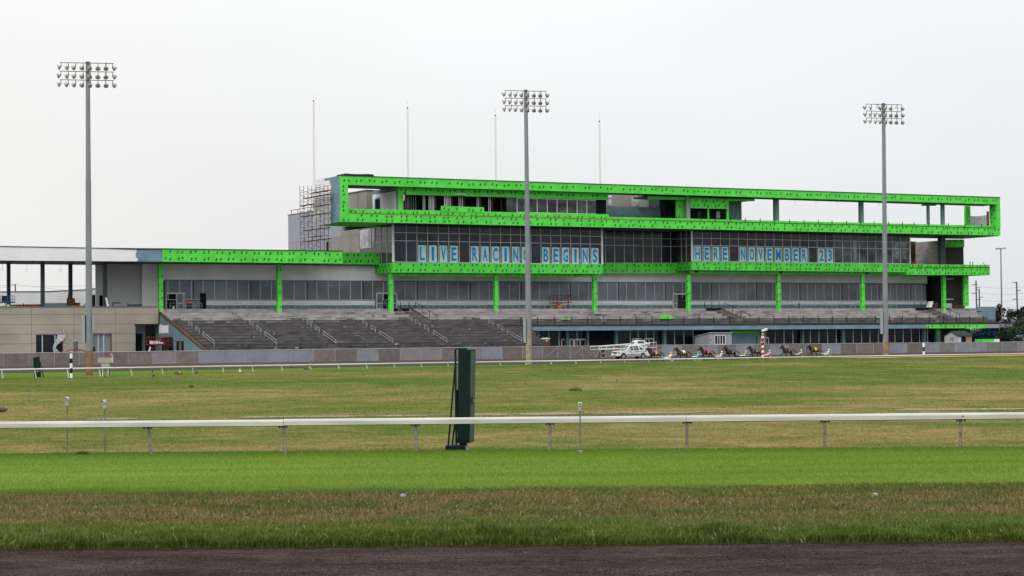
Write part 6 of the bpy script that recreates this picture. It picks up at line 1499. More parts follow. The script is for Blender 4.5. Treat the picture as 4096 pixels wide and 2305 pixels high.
for s in (-1, 1):
    mb = MB(); mb.box(-2.80, -2.55, s * .62 - .24, s * .62 + .24 + (.13 * s if s > 0 else 0), .86, 1.08); mb.box(-2.78, -2.5, s * .995 - .015, s * .995 + .015, .86, 1.06); mb.build('headlight', mat('headlight_glass', (.30, .28, .22), .15, .4, 6), TR, world=False)
    mb = MB(); mb.prism([(-.92, s * .98, 1.22), (-.70, s * .98, 1.22), (-.70, s * 1.24, 1.26), (-.86, s * 1.24, 1.26)], [(-.92, s * .98, 1.40), (-.70, s * .98, 1.40), (-.70, s * 1.24, 1.42), (-.86, s * 1.24, 1.42)]); mb.build('mirror', WPAINT if s < 0 else BLACK, TR, world=False)
    mb = MB(); mb.box(-1.22, 1.06, s * 1.0 - .008, s * 1.0 + .008, .50, .70); mb.build('sill_cladding', TRIM, TR, world=False)
    mb = MB()
    if s < 0:
        RD = mat('logo_maroon', (.25, .03, .05), .5); 
        mb.lathe((-.25, -1.0, 1.0), [(.27, -.004), (.29, -.006)], 20, axis='y'); mb.build('door_logo_ring', TRIM, TR, world=False)
        mb = MB(); mb.lathe((-.25, -1.002, 1.0), [(.25, -.004), (.01, -.008)], 20, axis='y'); mb.build('door_logo', WPAINT, TR, world=False)
        mb = MB(); mb.prism([(-.45, -1.013, .96), (-.3, -1.013, .9), (-.24, -1.013, 1.0), (-.33, -1.013, 1.06)], [(-.45, -1.010, .96), (-.3, -1.010, .9), (-.24, -1.010, 1.0), (-.33, -1.010, 1.06)]); mb.build('door_emblem', RD, TR, world=False)
        mb = MB(); random.seed(3); x = .15
        while x < .95: wdt = random.uniform(.05, .11); mb.box(x, x + wdt, -1.004, -.996, 1.03, 1.17 - random.uniform(0, .04)); x += wdt + .03
        x = .36
        while x < .72: wdt = random.uniform(.04, .07); mb.box(x, x + wdt, -1.004, -.996, .90, .97); x += wdt + .03
        x = 1.1
        while x < 1.9: wdt = random.uniform(.04, .1); mb.box(x, x + wdt, -1.004, -.996, 1.07, 1.15); x += wdt + .03
        x = -1.15
        while x < 1.0: wdt = random.uniform(.05, .15); mb.box(x, x + wdt, -1.016, -1.007, .53, .67); x += wdt + .05
        mb.build('door_lettering', mat('logo_grey', (.30, .22, .25), .5, .4, 8), TR, world=False)
mb = MB(); mb.box(-2.83, -2.72, -.60, .36, .78, .90); mb.box(-2.83, -2.72, -.40, .40, .97, 1.05); mb.build('grille', BLACK, TR, world=False)
mb = MB(); mb.box(-2.835, -2.74, -.45, .45, .905, .965); mb.build('grille_bar', CHR, TR, world=False)
mb = MB(); mb.box(-2.90, -2.60, -.96, .96, .42, .74); mb.build('bumper', TW, TR, world=False, bevel=.05)
mb = MB(); mb.box(-2.91, -2.88, -.55, .55, .50, .58); mb.build('bumper_grille', BLACK, TR, world=False)
mb = MB(); mb.prism([(.1, -.62, 1.93), (2.3, -.62, 1.93), (2.2, -.58, 2.58), (1.1, -.58, 2.62), (.55, -.58, 2.40)], [(.1, .62, 1.93), (2.3, .62, 1.93), (2.2, .58, 2.58), (1.1, .58, 2.62), (.55, .58, 2.40)]); mb.build('starter_cabin', TW, TR, world=False)
for s in (-1, 1): mb = MB(); mb.box(.95, 2.05, s * .62 - .012, s * .62 + .012, 2.12, 2.46); mb.build('cabin_window', TG, TR, world=False)
mb = MB(); mb.prism([(.16, -.52, 2.02), (.16, .52, 2.02), (.52, .50, 2.38), (.52, -.50, 2.38)], [(.2, -.52, 1.98), (.2, .52, 1.98), (.56, .50, 2.34), (.56, -.50, 2.34)]); mb.build('cabin_windscreen', TG, TR, world=False)
for s in (-1,):
    mb = MB(); y = -1.42
    a0, a1 = -6.2, 3.7
    for z0, z1 in ((1.62, 2.20), (2.22, 2.62)):
        pass
    def gz_(x, top): return (1.80 + (x - a0) * .050) if top else (1.40 + (x - a0) * .020)
    mb.tube((a0, y, gz_(a0, 1)), (a1, y, gz_(a1, 1)), .036, 8); mb.tube((a0, y, gz_(a0, 0)), (a1, y, gz_(a1, 0)), .032, 8)
    for x in np.linspace(a0, a1, 9): mb.tube((x, y, gz_(x, 0) - (.45 if x > a1 - .1 else 0)), (x, y, gz_(x, 1) + (.12 if int(x * 7) % 2 else 0)), .022, 6)
    mb.build('gate_arm', WPAINT, TR, world=False)
    mb = MB(); y = 1.42; mb.tube((a0, y, gz_(a0, 1)), (a1, y, gz_(a1, 1)), .036, 8); mb.tube((a0, y, gz_(a0, 0)), (a1, y, gz_(a1, 0)), .032, 8)
    for x in np.linspace(a0, a1, 8): mb.tube((x, y, gz_(x, 0)), (x, y, gz_(x, 1)), .022, 6)
    mb.build('gate_arm', WPAINT, TR, world=False)
mb = MB(); mb.tube((2.2, -1.42, 1.75), (2.2, 1.42, 1.75), .06, 6); mb.tube((2.6, -1.42, 2.1), (2.6, 1.42, 2.1), .06, 6); mb.build('gate_crossbar', WPAINT, TR, world=False)
mb = MB(); mb.prism([(2.6, -1.5, 1.28), (4.6, -1.3, 1.52), (4.6, -1.3, 1.58), (2.6, -1.5, 1.36)], [(2.6, -1.3, 1.28), (4.6, -1.1, 1.52), (4.6, -1.1, 1.58), (2.6, -1.3, 1.36)]); mb.build('tail_flap', BLACK, TR, world=False)
# ------------------------------------------------------------------ scaffolding tower by the end wall
def scaffold():
    u0, u1 = U0 - 1.5, U0 - .7
    xs = [1200.5, 1232.5, 1265, 1297]
    vs = [VZ(x, 900, u0)[0] for x in xs]
    zb = lz1 - .35
    tops = [VZ(1200, 742, u0)[1], VZ(1236, 742, u0)[1], VZ(1273, 737, u0)[1], VZ(1307, 737, u0)[1]]
    t = thing('scaffolding', 'tall tube scaffolding with brown plank decks on the low roof by the end wall', 'scaffolding', WP(u0, vs[1], zb)); r = .055
    for i, v in enumerate(vs):
        mb = fmb()
        for u in (u0, u1): mb.tube((u, v, zb), (u, v, tops[i]), r, 6)
        z = zb + .4
        while z < tops[i]: mb.tube((u0, v, z), (u1, v, z), r * .7, 5); z += 1.0
        mb.build('scaffold_frame', SCAFF, t)
    for i in range(3):
        mb = fmb(); z = zb + .15; a, b = vs[i], vs[i + 1]
        while z + 1.9 < tops[i] + .3:
            mb.tube((u0, a, z), (u0, b, z + 1.75), r * .6, 5); mb.tube((u0, b, z), (u0, a, z + 1.75), r * .6, 5)
            mb.tube((u0, a, z + 1.85), (u0, b, z + 1.85), r * .7, 5); z += 2.0
        mb.build('cross_brace', SCAFF, t)
    for y, x0, x1 in ((788, 1211, 1308), (772, 1240, 1309), (816, 1199, 1246), (828, 1250, 1310), (861, 1204, 1308), (919, 1210, 1308), (963, 1206, 1310), (948, 1238, 1278)):
        va, vb = VZ(x0, y, u0)[0], VZ(x1, y, u0)[0]; z = VZ(1255, y, u0)[1]; mb = fmb(); mb.box(u0 + .05, u1 - .05, vb - .1, va + .1, z, z + .12); mb.build('plank', BROWNW, t)
scaffold()
# white panel on the roof beside it
u0, z0 = UZ(1314, 1002, 14); u1, z1 = UZ(1323, 968, 14); mb = fmb(); mb.box(u0, u1, 14, 14.25, z0 - .2, z1); o = mb.build('roof_cabinet', WPAINT); tag(o, 'narrow white cabinet on the low roof beside the scaffolding', 'cabinet')
mb = fmb(); mb.box(u0 - .3, u0 - .02, 14, 14.3, z0 - .2, z1); b = mb.build('cabinet_side', BLACK, o)
# flag
u, z = UZ(1622, 810, 1.1); _, zt_ = UZ(1625, 764, 1.1); t = thing('flag', 'small striped flag on a leaning staff at the room opening under the roof frame', 'flag', WP(u, 1.1, z))
mb = fmb(); mb.tube((u - .35, 1.1, z), (u + .15, 1.1, zt_), .03, 6); mb.build('staff', BLACK, t)
for k in range(7):
    mb = fmb(); a0 = u - .62 + .06 * k; q = z + .25
    mb.prism([(a0, 1.0 + .05 * math.sin(k), q - .1 + .05 * k), (a0 + .07, 1.0, q - .1 + .05 * k), (a0 + .16, 1.05, q + 1.25), (a0 + .10, 1.05, q + 1.25)], [(a0, 1.03 + .05 * math.sin(k), q - .1 + .05 * k), (a0 + .07, 1.03, q - .1 + .05 * k), (a0 + .16, 1.08, q + 1.25), (a0 + .10, 1.08, q + 1.25)]); mb.build('stripe', RED if k % 2 == 0 else WPAINT, t)
mb = fmb(); mb.box(u - .3, u + .12, 1.02, 1.06, z + 1.35, z + 2.0); mb.build('canton', C('flag_blue', (.02, .03, .10)), t)
# lattice radio masts far behind
MASTW = mat('radio_mast_steel', (.50, .48, .48), .6, .08, 1.0)
for x, y, lab in ((1254.5, 408, 'thin pale lattice mast, tallest and leftmost of four behind the grandstand'), (1630, 436, 'thin pale lattice mast behind the grandstand above the room with the flag'), (1981.5, 466, 'thin pale lattice mast behind the grandstand just left of the middle floodlight mast'), (2398, 489, 'thin pale lattice mast, rightmost of four behind the grandstand')):
    Y = 470; T = at(x, y, Y); t = thing('radio_mast', lab, 'radio mast', (T.x, Y, 0), 0, 'lattice masts behind the grandstand')
    w_ = .24; cs = [(T.x + w_ * math.cos(a), Y + w_ * math.sin(a)) for a in (0.5, 2.6, 4.7)]; mb = MB()
    for c in cs: mb.tube((c[0], c[1], 0), (c[0], c[1], T.z), .030, 4)
    z = 20.0; k = 0
    while z + .5 < T.z:
        for i in range(3): a, b = cs[i], cs[(i + 1) % 3]; mb.tube((a[0], a[1], z), (b[0], b[1], z + .5), .016, 3)
        z += .5; k += 1
    mb.build('lattice', MASTW, t)
    mb = MB(); mb.lathe((T.x, Y, T.z), [(.14, 0), (.17, .12), (.14, .35), (.02, .4)], 8); mb.tube((T.x, Y, T.z + .3), (T.x, Y, T.z + 2.1), .018, 4); mb.build('beacon', SCAFF, t)
# car park lamp
Y = 455; T = at(4003, 996, Y); B = at(4009, 1366, Y); t = thing('car_park_lamp', 'slim twin headed car park lamp behind the right end of the seating', 'street lamp', (B.x, Y, 0))
mb = MB(); mb.tube((B.x, Y, 0), (T.x, Y, T.z), .19, 10, .13); mb.build('pole', MASTP, t, smooth=True)
for s in (-1, 1): mb = MB(); mb.prism([(T.x, Y - .35, T.z - .1 + .0), (T.x + s * 1.15, Y - .35, T.z - .1 + .12 * (s > 0)), (T.x + s * 1.15, Y - .35, T.z + .2 + .12 * (s > 0)), (T.x, Y - .35, T.z + .2)], [(T.x, Y + .35, T.z - .1), (T.x + s * 1.15, Y + .35, T.z - .1 + .12 * (s > 0)), (T.x + s * 1.15, Y + .35, T.z + .2 + .12 * (s > 0)), (T.x, Y + .35, T.z + .2)]); mb.build('lamp_head', GREYP, t)
# utility poles and wires
POLEW = mat('utility_pole_wood', (.10, .085, .085), .8, .15, .8)
def upole(x, yt, Y, lab, arms=(0, .12, .25), xb=None, r=.24):
    T = at(x, yt, Y); B = at(xb or x + 8, 1370, Y); t = thing('utility_pole', lab, 'utility pole', (B.x, Y, 0), 0, 'utility poles on the horizon'); H = T.z
    mb = MB(); mb.tube((B.x, Y, 0), (T.x, Y, T.z), r, 8, r * .8); mb.build('pole', POLEW, t)
    for i, f in enumerate(arms):
        z = T.z * (1 - f); s = 1 if i % 2 else -1; mb = MB(); mb.tube((T.x - (.2 if s > 0 else 1.1), Y, z - .25), (T.x + (1.2 if s > 0 else .25), Y, z - .1), .1, 5); mb.build('crossarm', POLEW, t)
    return T
Ta = upole(3904, 1122, 560, 'tall utility pole nearest the right end of the grandstand', (.05, .1, .18, .27), xb=3909)
Tb = upole(3916.5, 1157, 610, 'shorter utility pole just right of the taller one', (.0, .13, .26), xb=3920)
Tc = upole(4066, 1128, 540, 'utility pole above the dark trees at the right edge', (.0, .12, .25), xb=4074)
Td = upole(61, 1137, 600, 'leaning utility pole seen through the left terrace', (.0, .2), xb=66)
WIRE = mat('wire_cable', (.16, .16, .17), .6)
def wire(pts, lab, sag=1.0, n=12):
    mb = MB()
    for a, b in zip(pts[:-1], pts[1:]):
        q = [a + (b - a) * (k / n) - Vector((0, 0, sag * 4 * (k / n) * (1 - k / n))) for k in range(n + 1)]
        for i in range(n): mb.tube(q[i], q[i + 1], .032, 3)
    tag(mb.build('power_line', WIRE), lab, 'wire', 'power lines')
far = Vector((120, 60, 0)); names = ['uppermost', 'second', 'third', 'lowest']
for i, dz in enumerate((-1.5, -3.4, -5.4, -13.5)):
    wire([Ta + Vector((-70, 40, dz - 1)), Ta + Vector((.6, 0, dz)), Tc + Vector((.4, 0, dz * .85 - .2)), Tc + Vector((60, -20, dz * .85 + .5))], f'{names[i]} of the sagging power lines right of the grandstand', .5)
wire([at(-160, 1160, 600), Td, at(700, 1178, 640)], 'power line seen through the left terrace openings, lower of two', 1.0); wire([at(-160, 1130, 600), at(700, 1110, 640)], 'faint power line seen through the left terrace openings, higher of two', 2.0)

# ------------------------------------------------------------------ trees on the right
LEAF = [mat('dark_leaf', (.018, .035, .020), .8, .5, 1.5), mat('mid_leaf', (.036, .062, .026), .8, .45, 1.2), mat('needle', (.012, .026, .020), .8, .5, 2.0)]
BARK = mat('bark', (.06, .05, .04), .9, .3, 3.0)
def tree(x, yt, Y, wpx, lab, leaf=0, yb=1395, conifer=False, n=2600):
    T = at(x, yt, Y); s = Y / FPX; h = T.z; w_ = wpx * s / 2
    t = thing('tree', lab, 'tree', (T.x, Y, 0), 0, 'trees behind the right end of the stand')
    mb = MB(); mb.tube((T.x, Y, -.3), (T.x, Y, h * .5), .035 * h, 8, .02 * h); mb.tube((T.x, Y, h * .5), (T.x + .1, Y, h * .93), .02 * h, 6, .005 * h)
    for k in range(9):
        z = h * random.uniform(.25, .75); a = random.uniform(0, 6.28); L = w_ * random.uniform(.4, .8); mb.tube((T.x, Y, z), (T.x + L * math.cos(a), Y + L * math.sin(a), z + L * .5), .012 * h, 5, .004 * h)
    mb.build('trunk', BARK, t)
    cl = []
    for k in range(34):
        if conifer: f = random.random() ** 1.3; z = h * (.12 + .86 * f); rr = w_ * (1.02 - f) * random.uniform(.35, 1.0); rad = .16 * w_ + .14 * w_ * (1 - f)
        else: f = random.random(); z = h * (.22 + .68 * f); rr = w_ * math.sqrt(max(0, 1 - (2 * f - .9) ** 2 * .8)) * random.uniform(.2, .85); rad = w_ * random.uniform(.16, .34)
        a = random.uniform(0, 6.28); cl.append((T.x + rr * math.cos(a), Y + rr * math.sin(a), z, rad))
    V = []; F = []; mi = []
    for k in range(n):
        c = random.choice(cl); d = Vector((random.gauss(0, 1), random.gauss(0, 1), random.gauss(0, .8))); d = d.normalized() * c[3] * random.uniform(.45, 1.1)
        p = Vector(c[:3]) + d; a = random.uniform(0, 6.28); q = .25 * (h / 9) ** .5 * random.uniform(.7, 1.6) * (1.3 if conifer else 1)
        e1 = Vector((math.cos(a), math.sin(a), random.uniform(-.5, .5))) * q; e2 = Vector((-math.sin(a) * .6, math.cos(a) * .6, random.uniform(-.2, 1.0))) * q * (.6)
        b = len(V); V += [p - e1, p + e2, p + e1, p - e2]; F.append((b, b + 1, b + 2, b + 3)); mi.append(0 if random.random() < .7 else 1)
    me = bpy.data.meshes.new('crown'); me.from_pydata([tuple(v - t.location) for v in V], [], F); me.materials.append(LEAF[leaf]); me.materials.append(LEAF[1 if leaf != 1 else 0]); me.polygons.foreach_set('material_index', mi)
    o = bpy.data.objects.new('crown', me); COL.objects.link(o); o.parent = t
tree(3990, 1205, 470, 84, 'grey green bushy tree behind the car park lamp', 0)
tree(4080, 1216, 455, 165, 'dark spreading pine at the right edge above the stand', 2, n=3600)
tree(4092, 1268, 440, 200, 'rounded mid green tree at the right edge below the dark pine', 1, n=3800)
tree(3935, 1303, 475, 150, 'low dark tree under the right end of the slab', 0); tree(4036, 1292, 432, 120, 'low dark green bush tree behind the blue tarpaulin', 0)
tree(3865, 1310, 480, 150, 'low dark tree behind the white shed', 0)
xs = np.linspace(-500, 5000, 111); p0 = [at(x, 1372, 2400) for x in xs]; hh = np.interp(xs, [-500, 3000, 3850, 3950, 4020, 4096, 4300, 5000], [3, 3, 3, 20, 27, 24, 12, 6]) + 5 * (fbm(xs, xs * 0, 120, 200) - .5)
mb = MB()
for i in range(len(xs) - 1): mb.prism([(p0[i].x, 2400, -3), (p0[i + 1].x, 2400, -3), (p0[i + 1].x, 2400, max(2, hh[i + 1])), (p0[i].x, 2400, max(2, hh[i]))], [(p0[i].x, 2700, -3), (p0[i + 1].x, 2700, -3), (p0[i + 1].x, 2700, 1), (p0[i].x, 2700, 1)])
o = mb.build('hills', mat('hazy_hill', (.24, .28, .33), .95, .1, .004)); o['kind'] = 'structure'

# ------------------------------------------------------------------ site huts, containers, toilets
def hut():
    v = -7.5; a, z = UZ(2757, 1345, v); b, _ = UZ(2838, 1345, v); c, _ = UZ(2927, 1345, v)
    # gabled front faces along the stand, long side seen on the left
    zt1 = Z(2840, 1333, v); u0, u1 = b, c
    dl = 4.6
    t = thing('site_cabin', 'grey site cabin with a sloping roof and a white framed window', 'cabin', WP((u0 + u1) / 2, v, 0)); W_ = mat('cabin_grey', (.30, .30, .325), .6, .06, .8, stretch=(1, 1, .1))
    mb = fmb(); mb.prism([(u0, v, 0), (u1, v, 0), (u1, v, zt1), (u0, v, zt1)], [(u0, v + 5.2, 0), (u1, v + 5.2, 0), (u1, v + 5.2, zt1 - .75), (u0, v + 5.2, zt1 - .75)]); mb.build('wall', W_, t)
    mb = fmb(); mb.prism([(u0 - .15, v - .2, zt1 + .02), (u1 + .15, v - .2, zt1 + .02), (u1 + .15, v - .2, zt1 + .16), (u0 - .15, v - .2, zt1 + .16)], [(u0 - .15, v + 5.4, zt1 - .74), (u1 + .15, v + 5.4, zt1 - .74), (u1 + .15, v + 5.4, zt1 - .6), (u0 - .15, v + 5.4, zt1 - .6)]); mb.build('roof', GREYP, t)
    w0, wz = UZ(2858, 1343, v); w1, wb = UZ(2900, 1376, v); mb = fmb(); mb.box(w0, w1, v - .05, v - .01, wb, wz); wi = mb.build('window', GL_SHOP, t); mb = fmb()
    for f in (0, .28, .5, .75, 1): u = w0 + (w1 - w0) * f; mb.box(u - .05, u + .05, v - .1, v - .055, wb, wz)
    mb.box(w0 - .1, w1 + .1, v - .12, v - .055, wb - .12, wb); mb.box(w0 - .05, w1 + .05, v - .1, v - .055, wz, wz + .08); mb.build('frame', WPAINT, wi)
    x, z = UZ(2841, 1360, v); mb = fmb(); mb.box(x - .1, x + .15, v - .12, v - .01, z - .12, z + .15); mb.build('alarm_box', RED, t)
hut()
def toilet():
    v = -9.0; a, zt_ = UZ(2173, 1357, v); b, _ = UZ(2199, 1357, v); d, _ = UZ(2155, 1357, v)
    t = thing('portable_toilet', 'portable toilet with a brown door and green side behind the fence', 'toilet', WP((a + b) / 2, v, 0)); dp = 1.5
    mb = fmb(); mb.box(a, b, v, v + dp, 0, zt_); mb.build('side_panel', mat('toilet_green', (.13, .17, .06), .6), t)
    mb = fmb(); mb.box(a + .05, b - .05, v - .05, v - .005, .1, zt_ - .05); dr = mb.build('door', mat('toilet_brown', (.09, .035, .025), .6), t)
    x, z = UZ(2186, 1364, v); mb = fmb(); mb.box(x - .2, x + .2, v - .09, v - .055, z - .1, z + .1); mb.build('sign', WPAINT, dr)
    mb = fmb(); mb.prism([(a - .06, v - .08, zt_), (b + .06, v - .08, zt_), (b, v - .08, zt_ + .12), ((a + b) / 2, v - .08, zt_ + .24), (a, v - .08, zt_ + .12)], [(a - .06, v + dp + .08, zt_), (b + .06, v + dp + .08, zt_), (b, v + dp + .08, zt_ + .12), ((a + b) / 2, v + dp + .08, zt_ + .24), (a, v + dp + .08, zt_ + .12)]); mb.build('roof', WPAINT, t)
    mb = fmb(); mb.box(a - .02, a - .005, v + .4, v + 1.0, zt_ - .75, zt_ - .4); mb.build('vent', BLACK, t)
toilet()
def shed():
    v = -8.0; a, z = UZ(3799, 1345, v); b, zpk = UZ(3820, 1334.5, v); c, _ = UZ(3836, 1345, v); 
    t = thing('garden_shed', 'small white shed with a dark roof and a tan door panel', 'shed', WP(c, v, 0))
    # gable end seen on the left (plane of constant u), long side with the door to the right
    u0 = U(3834, v, 1360); u1 = U(3887, v, 1360); dep = 4.4; ze = Z(3850, 1344, v); zp = ze + .95
    mb = fmb(); mb.prism([(u0, v, 0), (u0, v + dep, 0), (u0, v + dep, ze), (u0, v + dep / 2, zp), (u0, v, ze)], [(u1, v, 0), (u1, v + dep, 0), (u1, v + dep, ze), (u1, v + dep / 2, zp), (u1, v, ze)]); mb.build('wall', mat('shed_white', (.52, .51, .53), .7, .06, 1), t)
    mb = fmb()
    for s in (0, 1):
        q0, q1 = (v - .25, ze - .1) if s == 0 else (v + dep + .25, ze - .1)
        mb.prism([(u0 - .25, q0, q1), (u0 - .25, v + dep / 2, zp + .02), (u0 - .25, v + dep / 2, zp + .14), (u0 - .25, q0, q1 + .12)], [(u1 + .2, q0, q1), (u1 + .2, v + dep / 2, zp + .02), (u1 + .2, v + dep / 2, zp + .14), (u1 + .2, q0, q1 + .12)])
    mb.build('roof', mat('shed_roof', (.035, .030, .032), .9, .2, 2), t)
    w_ = u1 - u0; mb = fmb(); mb.box(u0 + w_ * .2, u0 + w_ * .55, v - .03, v - .005, .1, ze - .15); mb.build('door_opening', DARK, t)
    mb = fmb(); mb.box(u0 + w_ * .56, u1 - .02, v - .05, v - .005, .1, ze - .2); mb.build('door', mat('tan_door', (.34, .19, .105), .7, .1, 2), t)
    mb = fmb(); mb.box(u0 - .03, u0 - .005, v + 1.4, v + 2.5, ze - 1.1, ze - .2); mb.build('wall_mark', GREYP, t)
shed()
def simple_box(name, label, cat, x0, x1, yt, yb, v, d, parts, z0=0):
    u0, u1 = U(x0, v, yb), U(x1, v, yb); zt_ = Z((x0 + x1) / 2, yt, v); t = thing(name, label, cat, WP((u0 + u1) / 2, v, z0))
    for nm, f0, f1, m, lift in parts:
        mb = fmb(); mb.box(u0 + (u1 - u0) * f0, u0 + (u1 - u0) * f1 - .01, v, v + d, z0, zt_ + lift); mb.build(nm, m, t)
    return t
simple_box('storage_container', 'low green and white container behind the fence at the right', 'container', 3931, 3999, 1356.5, 1380, -8, 2.4, [('green_side', 0, .68, GREEN, 0), ('white_end', .68, 1, WPAINT, -.03)])
def blue_lift():
    v = 0; t = thing('boom_lift', 'dark blue boom lift folded low under the right end of the slab', 'lift', WP(U(3930, v), v, 0))
    q = lambda x, y: UZ(x, y, v)
    mb = fmb(); pts = [q(x, y) for x, y in ((3890, 1343), (3900, 1338), (3940, 1324), (3968, 1321), (3980, 1322), (3978, 1330), (3950, 1333), (3905, 1350))]
    mb.prism([(a, v, z) for a, z in pts], [(a, v + 1.0, z) for a, z in pts]); mb.build('boom', BLUEP, t)
    mb = fmb(); pts = [q(x, y) for x, y in ((3969, 1323), (3982, 1323), (3981, 1356), (3973, 1356))]; mb.prism([(a, v - .1, z) for a, z in pts], [(a, v + .6, z) for a, z in pts]); mb.build('mast', BLUEP, t)
    a, z = q(3893, 1352); b, _ = q(3975, 1352); mb = fmb(); mb.box(a, b, v, v + 2, .5, z + .6); mb.build('chassis', mat('navy_body', (.012, .02, .05), .5, .3, 1), t)
    for x in (3902, 3962):
        u = U(x, v, 1370); mb = fmb(); mb.lathe((u, v - .2, .6), [(.2, -.2), (.6, -.2), (.6, .2), (.2, .2)], 14, axis='y'); mb.build('wheel', RUBBER, t)
blue_lift()
def trailer():
    v = -4; q = lambda x, y: UZ(x, y, v); t = thing('boat_trailer', 'white trailer with a bright blue tarpaulin at the right edge', 'trailer', WP(U(4070, v), v, 0))
    pts = [q(x, y) for x, y in ((4030, 1346), (4140, 1349), (4140, 1366), (4100, 1372), (4045, 1368), (4028, 1356))]; mb = fmb(); mb.prism([(a, v, z) for a, z in pts], [(a, v + 2.2, z) for a, z in pts]); mb.build('hull', mat('trailer_grey', (.24, .25, .27), .5, .2, .7), t)
    pts = [q(x, y) for x, y in ((4028, 1343), (4140, 1343), (4140, 1346.5), (4029, 1346))]; mb = fmb(); mb.prism([(a, v - .06, z) for a, z in pts], [(a, v + 2.26, z) for a, z in pts]); mb.build('deck', WPAINT, t)
    pts = [q(x, y) for x, y in ((4040, 1342.5), (4040, 1328), (4080, 1338), (4140, 1336), (4140, 1342.5))]; mb = fmb(); mb.prism([(a, v + .2, z) for a, z in pts], [(a, v + 1.8, z) for a, z in pts]); mb.build('tarpaulin', mat('blue_tarp', (.02, .16, .42), .5, .2, 1), t)
    u, _ = q(4085, 1372); mb = fmb(); mb.lathe((u, v - .15, .35), [(.1, -.12), (.36, -.12), (.36, .12), (.1, .12)], 14, axis='y'); mb.build('wheel', RUBBER, t)
trailer()
# pallets and wrapped goods at the right end of the concourse
for x0, x1, yt, yb, v, m, nm, lab in ((3714, 3727, 1206, 1230, 6.5, WPAINT, 'leaning_board', 'white board leaning at the right end of the concourse'), (3727, 3752, 1211, 1231, 7, BROWNW, 'timber_pallet', 'brown timber pallet on edge beside the last green column'), (3787, 3808, 1214, 1232, 6.5, PLASTIC, 'wrapped_pallet', 'pale wrapped pallet right of the last green column'), (3812, 3862, 1222, 1230, 7, BROWNW, 'timber_stack', 'low brown timber stack at the end of the concourse')):
    u0, u1 = U(x0, v, yb), U(x1, v, yb); z0_, z1_ = Z(x0, yb, v), Z(x0, yt, v); mb = fmb(); lean = .5 if nm == 'leaning_board' else 0
    mb.prism([(u0, v, z0_), (u1, v, z0_), (u1 + lean, v, z1_), (u0 + lean, v, z1_)], [(u0, v + .8, z0_), (u1, v + .8, z0_), (u1 + lean, v + .8, z1_), (u0 + lean, v + .8, z1_)]); tag(mb.build(nm, m), lab, 'site material')
mb = fmb(); u0, z = UZ(3655, 1058, VB + 3); mb.box(u0 - .6, u0 + .6, VB + 3, VB + 4, z - .1, z + .55); tag(mb.build('red_crate', RED), 'small red crate on the right terrace by the window edge', 'crate')

# ------------------------------------------------------------------ lifts and people on site
def scissor(x0, x1, yt, ym, yb, v, label, col, col2, zb=None, platform=True):
    u0, u1 = U(x0, v, yb), U(x1, v, yb); z0 = Z(x0, yb, v) if zb is None else zb; zm = Z(x0, ym, v); zt_ = Z(x0, yt, v); d = 1.4
    t = thing('scissor_lift', label, 'scissor lift', WP((u0 + u1) / 2, v, z0), 0, 'scissor lifts on the building site')
    mb = fmb(); mb.box(u0, u1, v, v + d, z0 + .2, max(z0 + .5, z0 + (zm - z0) * .35)); mb.build('chassis', col2, t)
    for u in (u0 + .4, u1 - .4): mb = fmb(); mb.lathe((u, v - .05, z0 + .22), [(.05, -.08), (.22, -.08), (.22, .08), (.05, .08)], 12, axis='y'); mb.build('wheel', RUBBER, t)
    mb = fmb(); zs = z0 + .5
    n = max(1, int((zm - zs) / .6)); 
    for k in range(n):
        a, b = zs + (zm - zs) * k / n, zs + (zm - zs) * (k + 1) / n; mb.tube((u0 + .5, v + .2, a), (u1 - .5, v + .2, b), .06, 5); mb.tube((u1 - .5, v + .2, a), (u0 + .5, v + .2, b), .06, 5)
    mb.build('scissor_arms', col, t)
    mb = fmb(); mb.box(u0 - .1, u1 + .1, v - .05, v + d + .05, zm - .12, zm + .1); mb.build('platform', col, t)
    mb = fmb()
    for vv in (v - .05, v + d + .05):
        for u in np.linspace(u0 - .05, u1 + .05, 4): mb.tube((u, vv, zm), (u, vv, zt_), .04, 5)
        for z in (zt_, (zt_ + zm) / 2): mb.tube((u0 - .05, vv, z), (u1 + .05, vv, z), .04, 5)
    mb.build('guard_cage', col, t); return t, zm
scissor(2214, 2260, 1181, 1212, 1233, 9.2, 'orange and yellow scissor lift on the concourse right of the middle mast', REDK, YELLOW, zb=ZF)
mb = fmb(); u0, u1 = U(2228, 9.1, 1226), U(2252, 9.1, 1232); mb.box(u0, u1, 9.0, 9.1, ZF + .25, ZF + .7); o = mb.build('orange_panel', ORANGE, [x for x in bpy.data.objects if x.name == 'scissor_lift'][0])
t, zl = scissor(598, 652, 1349, 1378, 1405, -3.5, 'red scissor lift loaded with white boxes under the beige overhang', REDK, REDK, zb=0)
t2_, zl2 = scissor(645, 685, 1351, 1379, 1405, -2.0, 'grey caged red lift beside the loaded one, before the teal wall', REDK, CONCM, zb=0)
for x0, x1, y0, y1, lab in ((604, 620, 1365, 1377, 'large white box in the red lift, left of two'), (622, 640, 1364, 1377, 'large white box in the red lift, right of two'), (643, 654, 1371, 1377, 'small white box at the right end of the red lift')):
    u0, u1 = U(x0, -3.3, y1), U(x1, -3.3, y1); mb = fmb(); mb.box(u0, u1, -3.4, -2.6, zl + .1, zl + .1 + (y1 - y0) * .043); tag(mb.build('white_box', WPAINT), lab, 'box', 'white boxes in the red lift')
u = U(594, -4, 1380); mb = fmb(); pts = [(u - .1, 0), (u + .25, .3), (u + .1, 1.2), (u + .35, 2.0)]
for i in range(3): mb.tube((pts[i][0], -4, .9 + pts[i][1]), (pts[i + 1][0], -4, .9 + pts[i + 1][1]), .16, 8)
